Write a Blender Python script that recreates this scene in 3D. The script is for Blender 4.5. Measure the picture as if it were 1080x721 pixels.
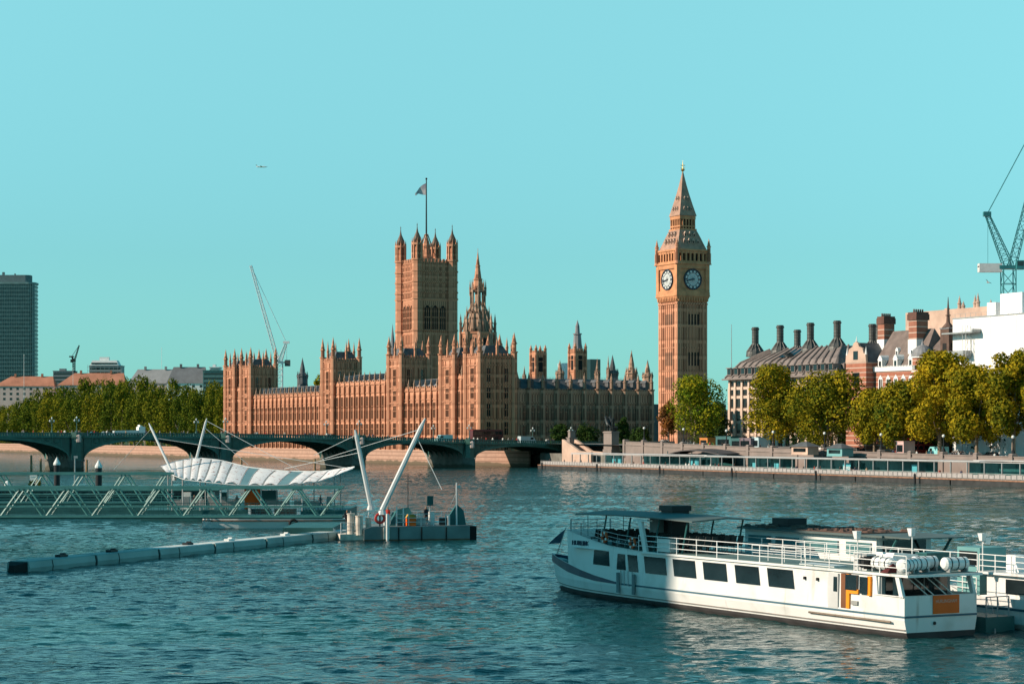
import bpy, math, random
from mathutils import Vector, Matrix
R = math.radians
random.seed(7)
sc = bpy.context.scene
for o in list(bpy.data.objects):
    bpy.data.objects.remove(o)
COL = sc.collection

# ---------------------------------------------------------------- camera, light, exposure
F, H, HZ = 2200.0, 9.9, 460.0          # focal length in photo pixels, eye height, horizon row
cd = bpy.data.cameras.new('camera')
cam = bpy.data.objects.new('camera', cd); COL.objects.link(cam)
cd.sensor_width = 36.0; cd.lens = 36.0 * F / 1080.0
cd.shift_y = (HZ - 360.5) / 1080.0
cd.clip_start = 0.5; cd.clip_end = 30000
cam.location = (0, 0, H); cam.rotation_euler = (R(90), 0, 0)
sc.camera = cam
sc.render.resolution_x, sc.render.resolution_y = 1024, 683

SKY_SAT = 0.6
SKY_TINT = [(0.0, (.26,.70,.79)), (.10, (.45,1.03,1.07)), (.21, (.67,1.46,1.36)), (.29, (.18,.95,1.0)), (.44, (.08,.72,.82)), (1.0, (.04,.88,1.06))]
SH1, SH2 = (92, 146, 108), (40, 72, 74)
SUN_AZ, SUN_EL = 190.0, 27.0            # math angle of the direction towards the sun, elevation
w = bpy.data.worlds.new('World'); sc.world = w; w.use_nodes = True
nt = w.node_tree; bg = nt.nodes['Background']
sky = nt.nodes.new('ShaderNodeTexSky'); sky.sky_type = 'NISHITA'; sky.sun_disc = False
sky.sun_elevation = R(SUN_EL); sky.sun_rotation = R(90.0 - SUN_AZ)
sky.air_density = 1.0; sky.dust_density = 0.0; sky.ozone_density = 1.0
def wn(t, **k):
    n = nt.nodes.new(t)
    for a_, v_ in k.items(): setattr(n, a_, v_)
    return n
cap = wn('ShaderNodeMix', data_type='RGBA', blend_type='DARKEN'); cap.inputs[0].default_value = 1.0; cap.inputs[7].default_value = (9, 9, 9, 1)
hs = wn('ShaderNodeHueSaturation'); hs.inputs['Saturation'].default_value = SKY_SAT
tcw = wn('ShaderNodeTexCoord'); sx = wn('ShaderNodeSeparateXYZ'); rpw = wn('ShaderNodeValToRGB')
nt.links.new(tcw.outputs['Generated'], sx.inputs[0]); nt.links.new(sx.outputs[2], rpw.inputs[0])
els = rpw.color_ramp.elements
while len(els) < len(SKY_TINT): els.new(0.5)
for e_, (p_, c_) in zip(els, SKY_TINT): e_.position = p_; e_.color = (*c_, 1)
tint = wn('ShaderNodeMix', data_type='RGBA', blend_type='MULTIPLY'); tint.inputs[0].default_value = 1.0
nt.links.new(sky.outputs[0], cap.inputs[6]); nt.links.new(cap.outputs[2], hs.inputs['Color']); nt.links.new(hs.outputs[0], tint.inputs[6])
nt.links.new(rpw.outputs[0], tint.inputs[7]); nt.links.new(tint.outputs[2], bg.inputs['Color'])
bg.inputs['Strength'].default_value = 0.0975
ld = bpy.data.lights.new('sun', 'SUN'); ld.energy = 5.0; ld.angle = R(0.5); ld.color = (1.0, 0.83, 0.66)
lo = bpy.data.objects.new('sun', ld); COL.objects.link(lo)
sd = Vector((math.cos(R(SUN_EL)) * math.cos(R(SUN_AZ)), math.cos(R(SUN_EL)) * math.sin(R(SUN_AZ)), math.sin(R(SUN_EL))))
lo.rotation_euler = sd.to_track_quat('Z', 'Y').to_euler(); lo.location = (-200, 0, 150)
sc.view_settings.view_transform = 'Standard'; sc.view_settings.look = 'None'
sc.view_settings.gamma = 1.0; sc.view_settings.exposure = 0.3

# ---------------------------------------------------------------- helpers
def mat(name, col, rough=0.8, var=0.2, scale=0.6, metal=0.0, bump=0.0, spec=0.3, streak=0.0, col2=None, mix=0.5, bscale=None):
    m = bpy.data.materials.new(name); m.use_nodes = True
    n = m.node_tree; N = n.nodes; L = n.links
    b = N['Principled BSDF']
    b.inputs['Roughness'].default_value = rough; b.inputs['Metallic'].default_value = metal
    b.inputs['Specular IOR Level'].default_value = spec
    tc = N.new('ShaderNodeTexCoord')
    tx = N.new('ShaderNodeTexNoise'); tx.inputs['Scale'].default_value = scale; tx.inputs['Detail'].default_value = 6
    mp = N.new('ShaderNodeMapping'); mp.inputs['Scale'].default_value = (1, 1, 1.0 if not streak else 1.0 - streak)
    L.new(tc.outputs['Object'], mp.inputs[0]); L.new(mp.outputs[0], tx.inputs['Vector'])
    rp = N.new('ShaderNodeValToRGB')
    c2 = col2 or tuple(c * (1 - var) for c in col); c1 = tuple(min(1, c * (1 + var)) for c in col) if not col2 else col
    rp.color_ramp.elements[0].position = 0.5 - 0.3 * mix - 0.05; rp.color_ramp.elements[0].color = (*c2, 1)
    rp.color_ramp.elements[1].position = 0.5 + 0.3 * mix + 0.05; rp.color_ramp.elements[1].color = (*c1, 1)
    L.new(tx.outputs[0], rp.inputs[0]); L.new(rp.outputs[0], b.inputs['Base Color'])
    if bump:
        t2 = N.new('ShaderNodeTexNoise'); t2.inputs['Scale'].default_value = bscale or scale * 4; t2.inputs['Detail'].default_value = 4
        L.new(tc.outputs['Object'], t2.inputs['Vector'])
        bp = N.new('ShaderNodeBump'); bp.inputs['Strength'].default_value = bump; bp.inputs['Distance'].default_value = 0.1
        L.new(t2.outputs[0], bp.inputs['Height']); L.new(bp.outputs[0], b.inputs['Normal'])
    return m

def banded(name, c1, c2, period, frac, rough=0.85, axis=2, var=0.15):
    """horizontal bands of two colours (brick and stone courses)"""
    m = mat(name, c1, rough, var)
    n = m.node_tree; N = n.nodes; L = n.links; b = N['Principled BSDF']
    src = b.inputs['Base Color'].links[0].from_socket
    tc = [x for x in N if x.type == 'TEX_COORD'][0]
    sp = N.new('ShaderNodeSeparateXYZ'); L.new(tc.outputs['Object'], sp.inputs[0])
    d = N.new('ShaderNodeMath'); d.operation = 'DIVIDE'; d.inputs[1].default_value = period; L.new(sp.outputs[axis], d.inputs[0])
    f = N.new('ShaderNodeMath'); f.operation = 'FRACT'; L.new(d.outputs[0], f.inputs[0])
    g = N.new('ShaderNodeMath'); g.operation = 'LESS_THAN'; g.inputs[1].default_value = frac; L.new(f.outputs[0], g.inputs[0])
    mx = N.new('ShaderNodeMix'); mx.data_type = 'RGBA'; mx.inputs[7].default_value = (*c2, 1)
    L.new(g.outputs[0], mx.inputs[0]); L.new(src, mx.inputs[6]); L.new(mx.outputs[2], b.inputs['Base Color'])
    return m

def stain(m, col, lo, hi, amount, sc=(1.6, 1.6, .22), below=None):
    """streaks or a tide line of dirt over a material: stretched noise, or everything under a height broken by noise"""
    n = m.node_tree; N = n.nodes; L = n.links; b = N['Principled BSDF']
    src = b.inputs['Base Color'].links[0].from_socket
    tc = [x for x in N if x.type == 'TEX_COORD'][0]
    mp = N.new('ShaderNodeMapping'); mp.inputs['Scale'].default_value = sc; L.new(tc.outputs['Object'], mp.inputs[0])
    tx = N.new('ShaderNodeTexNoise'); tx.inputs['Scale'].default_value = 1.0; tx.inputs['Detail'].default_value = 5; L.new(mp.outputs[0], tx.inputs['Vector'])
    f = tx.outputs[0]
    if below is not None:
        sp = N.new('ShaderNodeSeparateXYZ'); L.new(tc.outputs['Object'], sp.inputs[0])
        q = N.new('ShaderNodeMath'); q.operation = 'SUBTRACT'; q.inputs[0].default_value = below; L.new(sp.outputs[2], q.inputs[1])
        q2 = N.new('ShaderNodeMath'); q2.operation = 'MULTIPLY_ADD'; q2.inputs[1].default_value = .5; L.new(q.outputs[0], q2.inputs[0]); L.new(f, q2.inputs[2]); f = q2.outputs[0]
    mr = N.new('ShaderNodeMapRange'); mr.inputs[1].default_value = lo; mr.inputs[2].default_value = hi; mr.inputs[4].default_value = amount; L.new(f, mr.inputs[0])
    mx = N.new('ShaderNodeMix'); mx.data_type = 'RGBA'; mx.inputs[7].default_value = (*col, 1)
    L.new(mr.outputs[0], mx.inputs[0]); L.new(src, mx.inputs[6]); L.new(mx.outputs[2], b.inputs['Base Color'])
    return m
def tracery(m, k, pv=1.02, ph=5.2):
    """blind panel tracery: recess shade painted as narrow dark grooves between carved upright and level mouldings"""
    n = m.node_tree; N = n.nodes; L = n.links; b = N['Principled BSDF']
    src = b.inputs['Base Color'].links[0].from_socket
    tc = [x for x in N if x.type == 'TEX_COORD'][0]
    sp = N.new('ShaderNodeSeparateXYZ'); L.new(tc.outputs['Object'], sp.inputs[0])
    def mth(op, a, c=None):
        q = N.new('ShaderNodeMath'); q.operation = op
        for i, v in enumerate((a, c)):
            if v is None: continue
            if isinstance(v, (int, float)): q.inputs[i].default_value = v
            else: L.new(v, q.inputs[i])
        return q.outputs[0]
    h = mth('ADD', sp.outputs[0], sp.outputs[1])
    gv = mth('LESS_THAN', mth('FRACT', mth('DIVIDE', h, pv)), .36)
    gz = mth('LESS_THAN', mth('FRACT', mth('DIVIDE', sp.outputs[2], ph)), .16)
    wide = mth('LESS_THAN', mth('FRACT', mth('DIVIDE', sp.outputs[2], ph)), .80)
    g = mth('MAXIMUM', mth('MULTIPLY', gv, wide), mth('MULTIPLY', gz, .3))
    mx = N.new('ShaderNodeMix'); mx.data_type = 'RGBA'; mx.blend_type = 'MULTIPLY'; mx.inputs[7].default_value = (k, k*.92, k*.88, 1)
    L.new(g, mx.inputs[0]); L.new(src, mx.inputs[6]); L.new(mx.outputs[2], b.inputs['Base Color'])
    bp = N.new('ShaderNodeBump'); bp.inputs['Strength'].default_value = .6; bp.inputs['Distance'].default_value = .12; bp.invert = True
    L.new(g, bp.inputs['Height'])
    if b.inputs['Normal'].links: L.new(b.inputs['Normal'].links[0].from_socket, bp.inputs['Normal'])
    L.new(bp.outputs[0], b.inputs['Normal'])
    return m

class MB:
    def __init__(s): s.v, s.f, s.m, s.k = [], [], [], 0
    def mi(s, k): s.k = k; return s
    def add(s, vs, fs):
        b = len(s.v); s.v += [tuple(p) for p in vs]
        for f in fs: s.f.append(tuple(b + i for i in f)); s.m.append(s.k)
        return s
    def box(s, x0, x1, y0, y1, z0, z1):
        if x0 > x1: x0, x1 = x1, x0
        if y0 > y1: y0, y1 = y1, y0
        return s.add([(x0,y0,z0),(x1,y0,z0),(x1,y1,z0),(x0,y1,z0),(x0,y0,z1),(x1,y0,z1),(x1,y1,z1),(x0,y1,z1)],
                     [(0,3,2,1),(4,5,6,7),(0,1,5,4),(1,2,6,5),(2,3,7,6),(3,0,4,7)])
    def hexa(s, lo, hi):
        return s.add(list(lo) + list(hi), [(0,3,2,1),(4,5,6,7),(0,1,5,4),(1,2,6,5),(2,3,7,6),(3,0,4,7)])
    def prism(s, poly, z0, z1):
        n = len(poly)
        return s.add([(x,y,z0) for x,y in poly] + [(x,y,z1) for x,y in poly],
                     [tuple(range(n-1,-1,-1)), tuple(range(n,2*n))] + [(i,(i+1)%n,n+(i+1)%n,n+i) for i in range(n)])
    def ext(s, pts, vec):
        """polygon of 3-D points extruded by a vector"""
        n = len(pts); v = Vector(vec)
        return s.add([tuple(p) for p in pts] + [tuple(Vector(p)+v) for p in pts],
                     [tuple(range(n-1,-1,-1)), tuple(range(n,2*n))] + [(i,(i+1)%n,n+(i+1)%n,n+i) for i in range(n)])
    def frus(s, x, y, z0, z1, r0, r1, n=8, rot=None, cap=True):
        rot = math.pi/n if rot is None else rot
        A = [(x+r0*math.cos(rot+2*math.pi*i/n), y+r0*math.sin(rot+2*math.pi*i/n), z0) for i in range(n)]
        if r1 <= 1e-4:
            s.add(A + [(x,y,z1)], [tuple(range(n-1,-1,-1))] + [(i,(i+1)%n,n) for i in range(n)]); return s
        B = [(x+r1*math.cos(rot+2*math.pi*i/n), y+r1*math.sin(rot+2*math.pi*i/n), z1) for i in range(n)]
        fs = [(i,(i+1)%n,n+(i+1)%n,n+i) for i in range(n)]
        if cap: fs += [tuple(range(n-1,-1,-1)), tuple(range(n,2*n))]
        return s.add(A+B, fs)
    def lathe(s, x, y, prof, n=12, rot=0.0):
        for (r0,z0),(r1,z1) in zip(prof[:-1], prof[1:]):
            if r0 < 1e-4 and r1 < 1e-4: continue
            if r0 < 1e-4: s.frus(x,y,z1,z0,r1,0,n,rot)
            else: s.frus(x,y,z0,z1,r0,r1,n,rot)
        return s
    def tube(s, p, q, r, n=6, r1=None):
        p, q = Vector(p), Vector(q); d = q-p
        if d.length < 1e-6: return s
        d.normalize(); a = d.orthogonal().normalized(); b = d.cross(a); r1 = r if r1 is None else r1
        A = [p + r*(a*math.cos(2*math.pi*i/n+.4)+b*math.sin(2*math.pi*i/n+.4)) for i in range(n)]
        B = [q + r1*(a*math.cos(2*math.pi*i/n+.4)+b*math.sin(2*math.pi*i/n+.4)) for i in range(n)]
        return s.add(A+B, [(i,(i+1)%n,n+(i+1)%n,n+i) for i in range(n)] + [tuple(range(n-1,-1,-1)), tuple(range(n,2*n))])
    def path(s, pts, r, n=6):
        for a, b in zip(pts[:-1], pts[1:]): s.tube(a, b, r, n)
        return s
    def disc(s, c, ax, r, t, n=20):
        c = Vector(c); ax = Vector(ax).normalized()
        return s.tube(c, c + ax*t, r, n)
    def torus(s, c, ax, r, t, n=14, m=6):
        c = Vector(c); ax = Vector(ax).normalized(); a = ax.orthogonal().normalized(); b = ax.cross(a)
        vs = []
        for i in range(n):
            th = 2*math.pi*i/n; d = a*math.cos(th)+b*math.sin(th)
            for j in range(m):
                ph = 2*math.pi*j/m; vs.append(c + d*(r+t*math.cos(ph)) + ax*t*math.sin(ph))
        return s.add(vs, [(i*m+j, ((i+1)%n)*m+j, ((i+1)%n)*m+(j+1)%m, i*m+(j+1)%m) for i in range(n) for j in range(m)])
    def ball(s, c, r, n=10, m=6, sz=1.0):
        x,y,z = c
        return s.lathe(x, y, [(r*math.sin(math.pi*i/m), z - r*sz*math.cos(math.pi*i/m)) for i in range(m+1)], n)
    def build(s, name, mats, parent=None, loc=None, rz=0.0, smooth=False):
        me = bpy.data.meshes.new(name); me.from_pydata(s.v, [], s.f)
        if not isinstance(mats, (list, tuple)): mats = [mats]
        for m in mats: me.materials.append(m)
        if len(mats) > 1: me.polygons.foreach_set('material_index', s.m)
        if smooth: me.polygons.foreach_set('use_smooth', [True]*len(s.f))
        me.update()
        o = bpy.data.objects.new(name, me); COL.objects.link(o)
        if parent is not None: o.parent = parent
        if loc is not None: o.location = loc
        o.rotation_euler.z = rz
        return o

def inst(src, parent=None, loc=None, rz=None):
    """copy of one part (mesh shared)"""
    o = src.copy(); COL.objects.link(o)
    if parent is not None: o.parent = parent
    if loc is not None: o.location = loc
    if rz is not None: o.rotation_euler.z = rz
    return o
def copy_tree(o, parent=None):
    c = o.copy(); COL.objects.link(c)
    if parent is not None: c.parent = parent
    for ch in o.children: copy_tree(ch, c)
    return c
def tag(o, label=None, cat=None, group=None, kind=None):
    if label: o['label'] = label
    if cat: o['category'] = cat
    if group: o['group'] = group
    if kind: o['kind'] = kind
    return o
def thing(name, label, cat, loc=(0,0,0), rz=0.0, group=None):
    o = bpy.data.objects.new(name, None); COL.objects.link(o)
    o.location = loc; o.rotation_euler.z = rz; o.empty_display_size = 0.5
    return tag(o, label, cat, group)
def text_mesh(name, body, size, m, parent, M, depth=0.01):
    """flat lettering as a mesh; M is its 4x4 local matrix"""
    cu = bpy.data.curves.new(name, 'FONT'); cu.body = body; cu.size = size; cu.extrude = depth
    cu.align_x = 'CENTER'; cu.align_y = 'CENTER'; cu.resolution_u = 2
    t = bpy.data.objects.new(name + '_tmp', cu); COL.objects.link(t)
    me = bpy.data.meshes.new_from_object(t); bpy.data.objects.remove(t); bpy.data.curves.remove(cu)
    me.materials.clear(); me.materials.append(m)
    o = bpy.data.objects.new(name, me); COL.objects.link(o); o.parent = parent; o.matrix_local = M
    return o
def P(px, py, d):
    """world point seen at a photo pixel, at a distance"""
    return Vector(((px-540)/F*d, d, H + (HZ-py)/F*d))
def zat(py, d): return H + (HZ-py)/F*d

# ---------------------------------------------------------------- materials
STONE = tracery(mat('honey_stone', (.68,.335,.205), .9, .22, .5, bump=.3, streak=.75, col2=(.49,.215,.125), mix=1.3), .45)
STONE_D = tracery(mat('darker_stone', (.42,.27,.19), .9, .3, .3, bump=.3, streak=.7), .4)  # darker, greyer stone for the north wall, pinnacles and spirelets
STONE_P = mat('pale_pink_stone', (.52,.36,.28), .9, .2, .25, bump=.2)
GILT = mat('gilded_stone', (.56,.25,.12), .7, .25, .5, bump=.2)
LEAD = mat('lead_roof', (.22,.22,.23), .6, .25, .5, streak=.5)
SLATE = mat('slate_roof', (.10,.105,.11), .6, .3, .6)
IRONROOF = mat('cast_iron_roof', (.38,.22,.155), .55, .25, .6)
GLASS = mat('dark_glass', (.010,.015,.017), .06, .4, .8, spec=.6)
DARK = mat('dark_opening', (.02,.02,.02), .9, .2)
WHITE = mat('white_paint', (.80,.80,.78), .35, .05, .5, col2=(.70,.69,.66), mix=1.0, spec=.5)
WHITE_M = mat('white_matt', (.78,.77,.75), .8, .06, .3)
GREEN_IRON = mat('green_painted_iron', (.035,.105,.085), .45, .25, .7, spec=.5)
GREEN_IRON2 = mat('green_painted_parapet', (.045,.14,.115), .45, .25, .7, spec=.5)
GRANITE = mat('pier_granite', (.16,.15,.13), .85, .3, .4, bump=.3)
BLACK = mat('black_paint', (.02,.02,.022), .5, .3, .6)
STEEL = mat('grey_steel', (.35,.36,.36), .45, .2, .6, metal=.3)
TEAL = mat('teal_steel', (.075,.24,.225), .45, .15, .8, spec=.5)
TEAL_D = mat('dark_teal_steel', (.03,.12,.12), .5, .2, .8)
ASPH = mat('asphalt', (.05,.05,.05), .9, .2, .5)
PAVE = mat('paving', (.20,.19,.18), .9, .2, .4)
GRASS = mat('lawn', (.06,.10,.03), .95, .3, .3)
RUST = mat('rusty_steel', (.16,.08,.05), .9, .4, 1.2)
ORANGE = mat('orange_paint', (.92,.13,.008), .5, .08, .8)  # redder copy of the orange, coloured for parts in shade
ORANGE2 = mat('sunlit_orange_paint', (.85,.27,.012), .5, .08, .8)  # sunlit copy of the orange, its lit tone put into the colour
RED = mat('red_paint', (.45,.03,.02), .35, .15, .8, spec=.5)
RUBBER = mat('black_rubber', (.018,.018,.018), .85, .2)
# ================================================================ SETTING: water, banks, roads
def make_water():
    import numpy as np
    def axis(pts):
        out = [pts[0][0]]
        for (a, b, s0, s1) in pts:
            x = a
            while x < b:
                t = (x-a)/(b-a); x += s0*(1-t)+s1*t; out.append(x)
        return np.array(out)
    xs_p = axis([(0, 34, .30, .36), (34, 80, .4, 1.5), (80, 400, 2, 20), (400, 6000, 30, 900)])
    xs = np.concatenate([-xs_p[:0:-1], xs_p])
    ys = np.concatenate([np.array([-3000., -600, -100, 0, 40, 60, 70]), axis([(76, 150, .22, .30), (150, 260, .32, .7), (260, 700, .8, 5), (700, 1600, 6, 40), (1600, 12000, 60, 2500)])])
    X, Y = np.meshgrid(xs, ys)
    rng = np.random.RandomState(3)
    Z = np.zeros_like(X)
    for k in range(44):
        lam = .7 * (1.08 ** k)                        # wavelengths from about 1 to 35 m
        ang = rng.normal(R(78), .55); A = .0130 * lam ** .50 * rng.uniform(.6, 1.2)
        A *= .62 if lam > 2.6 else 1.12
        if lam > 5: A *= .5
        kx, ky = 2*np.pi/lam*np.cos(ang), 2*np.pi/lam*np.sin(ang)
        ph = rng.uniform(0, 6.28)
        # groups: each train swells and fades along and across its own direction
        g = .55 + .45*np.sin(kx*.11*X + ky*.05*Y + rng.uniform(0,6.28)) * np.sin(-ky*.09*X + kx*.07*Y + rng.uniform(0,6.28))
        w_ = np.sin(kx*X + ky*Y + ph + .6*np.sin(-ky*.21*X + kx*.13*Y))
        Z += A*g*(w_ + .25*(w_*w_-.5))
    fade = np.clip((np.abs(X)-80)/80, 0, 1); Z *= 1-fade
    Z *= np.clip(1-(Y-560)/300, 0, 1) * np.clip((Y-60)/20, 0, 1)
    nx, ny = len(xs), len(ys)
    V = np.stack([X, Y, Z], -1).reshape(-1, 3)
    i = np.arange(nx*ny).reshape(ny, nx)
    Fq = np.stack([i[:-1,:-1], i[:-1,1:], i[1:,1:], i[1:,:-1]], -1).reshape(-1, 4)
    me = bpy.data.meshes.new('river_water')
    me.vertices.add(len(V)); me.vertices.foreach_set('co', V.ravel())
    me.loops.add(Fq.size); me.loops.foreach_set('vertex_index', Fq.ravel())
    me.polygons.add(len(Fq)); me.polygons.foreach_set('loop_start', np.arange(0, Fq.size, 4)); 
    me.polygons.foreach_set('use_smooth', np.ones(len(Fq), bool))
    me.update(); me.validate()
    o = bpy.data.objects.new('river_water', me); COL.objects.link(o); o['kind'] = 'structure'
    m = bpy.data.materials.new('river_water'); m.use_nodes = True
    n = m.node_tree; N = n.nodes; L = n.links; b = N['Principled BSDF']
    b.inputs['Base Color'].default_value = (.005,.044,.043,1); b.inputs['Roughness'].default_value = .05
    b.inputs['IOR'].default_value = 1.33; b.inputs['Specular Tint'].default_value = (.48,.95,1,1); b.inputs['Specular IOR Level'].default_value = .36
    tc = N.new('ShaderNodeTexCoord')
    def noise(sx, sy, det, rot=0):
        mp = N.new('ShaderNodeMapping'); mp.inputs['Scale'].default_value = (sx, sy, 1); mp.inputs['Rotation'].default_value = (0,0,R(rot))
        t = N.new('ShaderNodeTexNoise'); t.inputs['Scale'].default_value = 1; t.inputs['Detail'].default_value = det
        L.new(tc.outputs['Object'], mp.inputs[0]); L.new(mp.outputs[0], t.inputs['Vector']); return t.outputs[0]
    a1 = noise(.9, 1.8, 5, 8); a2 = noise(.06, .12, 3, -12)
    # calmer and rougher patches: slicks drifting over the surface
    sl = noise(.012, .05, 4, 14)
    rp = N.new('ShaderNodeMapRange'); rp.inputs['From Min'].default_value = .38; rp.inputs['From Max'].default_value = .62
    rp.inputs['To Min'].default_value = .35; rp.inputs['To Max'].default_value = 1.0; L.new(sl, rp.inputs[0])
    bp = N.new('ShaderNodeBump'); bp.inputs['Distance'].default_value = .36; L.new(a1, bp.inputs['Height']); L.new(rp.outputs[0], bp.inputs['Strength'])
    bp2 = N.new('ShaderNodeBump'); bp2.inputs['Distance'].default_value = 1.0; bp2.inputs['Strength'].default_value = .5
    L.new(a2, bp2.inputs['Height']); L.new(bp.outputs[0], bp2.inputs['Normal']); L.new(bp2.outputs[0], b.inputs['Normal'])
    me.materials.append(m)
make_water()

# pontoon / embankment line: from the bridge towards the camera
L0 = Vector((8.7, 640)); E = Vector((.3612,-.9325)); EN = Vector((.9325,.3612))   # along, inland
def emb(l, off): q = L0 + E*l + EN*off; return q.x, q.y
def l_at(px, off):
    k = (px-540)/F; ax, ay = L0.x+EN.x*off, L0.y+EN.y*off
    return (k*ay-ax)/(E.x-k*E.y)
def zg(l):            # road level along the embankment, rising to the bridge
    pts = [(-60,7.6),(0,7.6),(40,7.2),(110,6.0),(190,4.9),(260,4.3),(700,4.3)]
    for (a,za),(b,zb) in zip(pts[:-1],pts[1:]):
        if l <= b: return za+(zb-za)*max(0,min(1,(l-a)/(b-a)))
    return 4.3

TH = R(28); UX, UY = Vector((math.cos(TH), math.sin(TH))), Vector((-math.sin(TH), math.cos(TH)))
A0 = Vector((-10.1, 715))                                # north-east corner of the palace
def pal(x, y): q = A0 + UX*x + UY*y; return q.x, q.y

def strip(name, rows, m, kind='structure'):
    b = MB(); n = len(rows[0])
    b.add([p for r in rows for p in r], [(j*n+i, j*n+i+1, (j+1)*n+i+1, (j+1)*n+i) for j in range(len(rows)-1) for i in range(n-1)])
    o = b.build(name, m); o['kind'] = kind; return o
edge = []                                                # embankment edge from near to far
for l in (640, 500, 380, 300, 260, 220, 190, 150, 110, 75, 40, 10, -30): edge.append((*emb(l, 14), zg(l)))
near_rows = [edge]
for off in (24, 60, 200, 2500):
    near_rows.append([(*emb(l, off), zg(l)-.0*off) for l in (640, 500, 380, 300, 260, 220, 190, 150, 110, 75, 40, 10, -30)])
strip('embankment_ground', near_rows, PAVE)
road = [[(*emb(l, off), zg(l)+.02) for l in (640, 500, 380, 300, 260, 220, 190, 150, 110, 75, 40, 20)] for off in (30, 46)]
strip('embankment_road', road, ASPH)
# palace bank and the bank upstream, to the horizon
pe = [(5.5,686,4), (*pal(-10,4),4), (*pal(-10, 250), 4), (-250, 1180, 4.5), (-420, 1500, 5), (-900, 2300, 5), (-2400, 4200, 5), (-9000, 11000, 6)]
pi = [(30,695,5), (*pal(40,4),5), (*pal(40, 250), 5), (-190, 1210, 5), (-350, 1540, 5), (-800, 2350, 5), (-2200, 4300, 5), (-8000, 11500, 6)]
pf = [(900,1100,5), (*pal(900, 4), 5), (*pal(900, 250), 5), (900, 1600, 5), (900, 2200, 5), (1500, 3000, 5), (3000, 5500, 5), (6000, 11800, 6)]
strip('palace_bank_ground', [pe, pi, pf], GRASS)
b = MB()
b.add([(-112,-400,4.5),(-118,300,4.5),(-210,560,5),(-560,700,5),(-3000,900,5),(-3000,-400,5)], [(0,1,2,3,4,5)])
o = b.build('east_bank_ground', PAVE); o['kind'] = 'structure'
b = MB(); 
for (x0,y0),(x1,y1) in (((-112,-400),(-118,300)),((-118,300),(-210,560)),((-210,560),(-560,700))):
    b.add([(x0,y0,-1),(x1,y1,-1),(x1,y1,5.4),(x0,y0,5.4),(x0-1,y0,-1),(x1-1,y1,-1),(x1-1,y1,5.4),(x0-1,y0,5.4)], [(0,1,2,3),(7,6,5,4),(3,2,6,7)])
tag(b.build('river_wall', GRANITE), 'dark granite river wall of the bank off to the left', 'wall')

RWALL = banded('banded_river_wall', (.44,.26,.19), (.30,.17,.12), 1.4, .28)
stain(RWALL, (.09,.075,.045), .45, .7, .85, (.3,.3,.3), 1.3)
b = MB()
def wall_run(b, pts, th, z1s, z0=-1.0):
    for i in range(len(pts)-1):
        (x0,y0),(x1,y1) = pts[i], pts[i+1]; d = Vector((x1-x0,y1-y0)).normalized(); nn = Vector((d.y,-d.x))*th
        b.add([(x0,y0,z0),(x1,y1,z0),(x1+nn.x,y1+nn.y,z0),(x0+nn.x,y0+nn.y,z0),(x0,y0,z1s[i]),(x1,y1,z1s[i+1]),(x1+nn.x,y1+nn.y,z1s[i+1]),(x0+nn.x,y0+nn.y,z1s[i])],
              [(0,3,2,1),(4,5,6,7),(0,1,5,4),(1,2,6,5),(2,3,7,6),(3,0,4,7)])
wall_run(b, [(5.5,685), pal(-10,4), pal(-10,250), (-250,1180), (-420,1500), (-900,2300)], .8, [5.1,5.1,5.1,5.4,5.6,5.6])
tag(b.build('river_wall', RWALL), 'pink banded stone river wall below the palace terrace', 'wall')
# ================================================================ PALACE (local X inland, local Y along the river front away from the camera)
def pinn(b, x, y, z0, z1, r, n=4):
    """gothic pinnacle: shaft, cap moulding, crocketed spirelet"""
    h = z1-z0; rot = math.pi/4 if n == 4 else None
    b.frus(x, y, z0, z0+h*.42, r, r, n, rot); b.frus(x, y, z0+h*.42, z0+h*.47, r*1.3, r*1.3, n, rot)
    b.frus(x, y, z0+h*.47, z1, r*.95, 0, n, rot)
    for t in (.6, .74): b.frus(x, y, z0+h*t, z0+h*(t+.03), r*(1.25-t)*1.35, r*(1.25-t)*.9, n, rot)
    return b
def gwindow(name, wd, hs, parent, m1=None):
    """tall mullioned window of several stacked lights on a wall facing -X: glass and stone bars; origin at its foot, centre"""
    b = MB()
    z = 0
    for (z0, z1) in hs:
        b.mi(0).box(-.05, .1, -wd/2, wd/2, z0, z1)
        b.mi(1)
        for k in range(4):
            y = -wd/2 + wd*k/3; b.box(-.28, .05, y-.09, y+.09, z0-.1, z1+.25)
        b.box(-.26, .05, -wd/2-.1, wd/2+.1, z0-.35, z0); b.box(-.26, .05, -wd/2-.1, wd/2+.1, z1-.1, z1+.35)
        zm = z0+(z1-z0)*.55; b.box(-.2, .05, -wd/2, wd/2, zm-.12, zm+.12)
    return b.build(name, [GLASS, m1 or STONE], parent)

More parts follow.
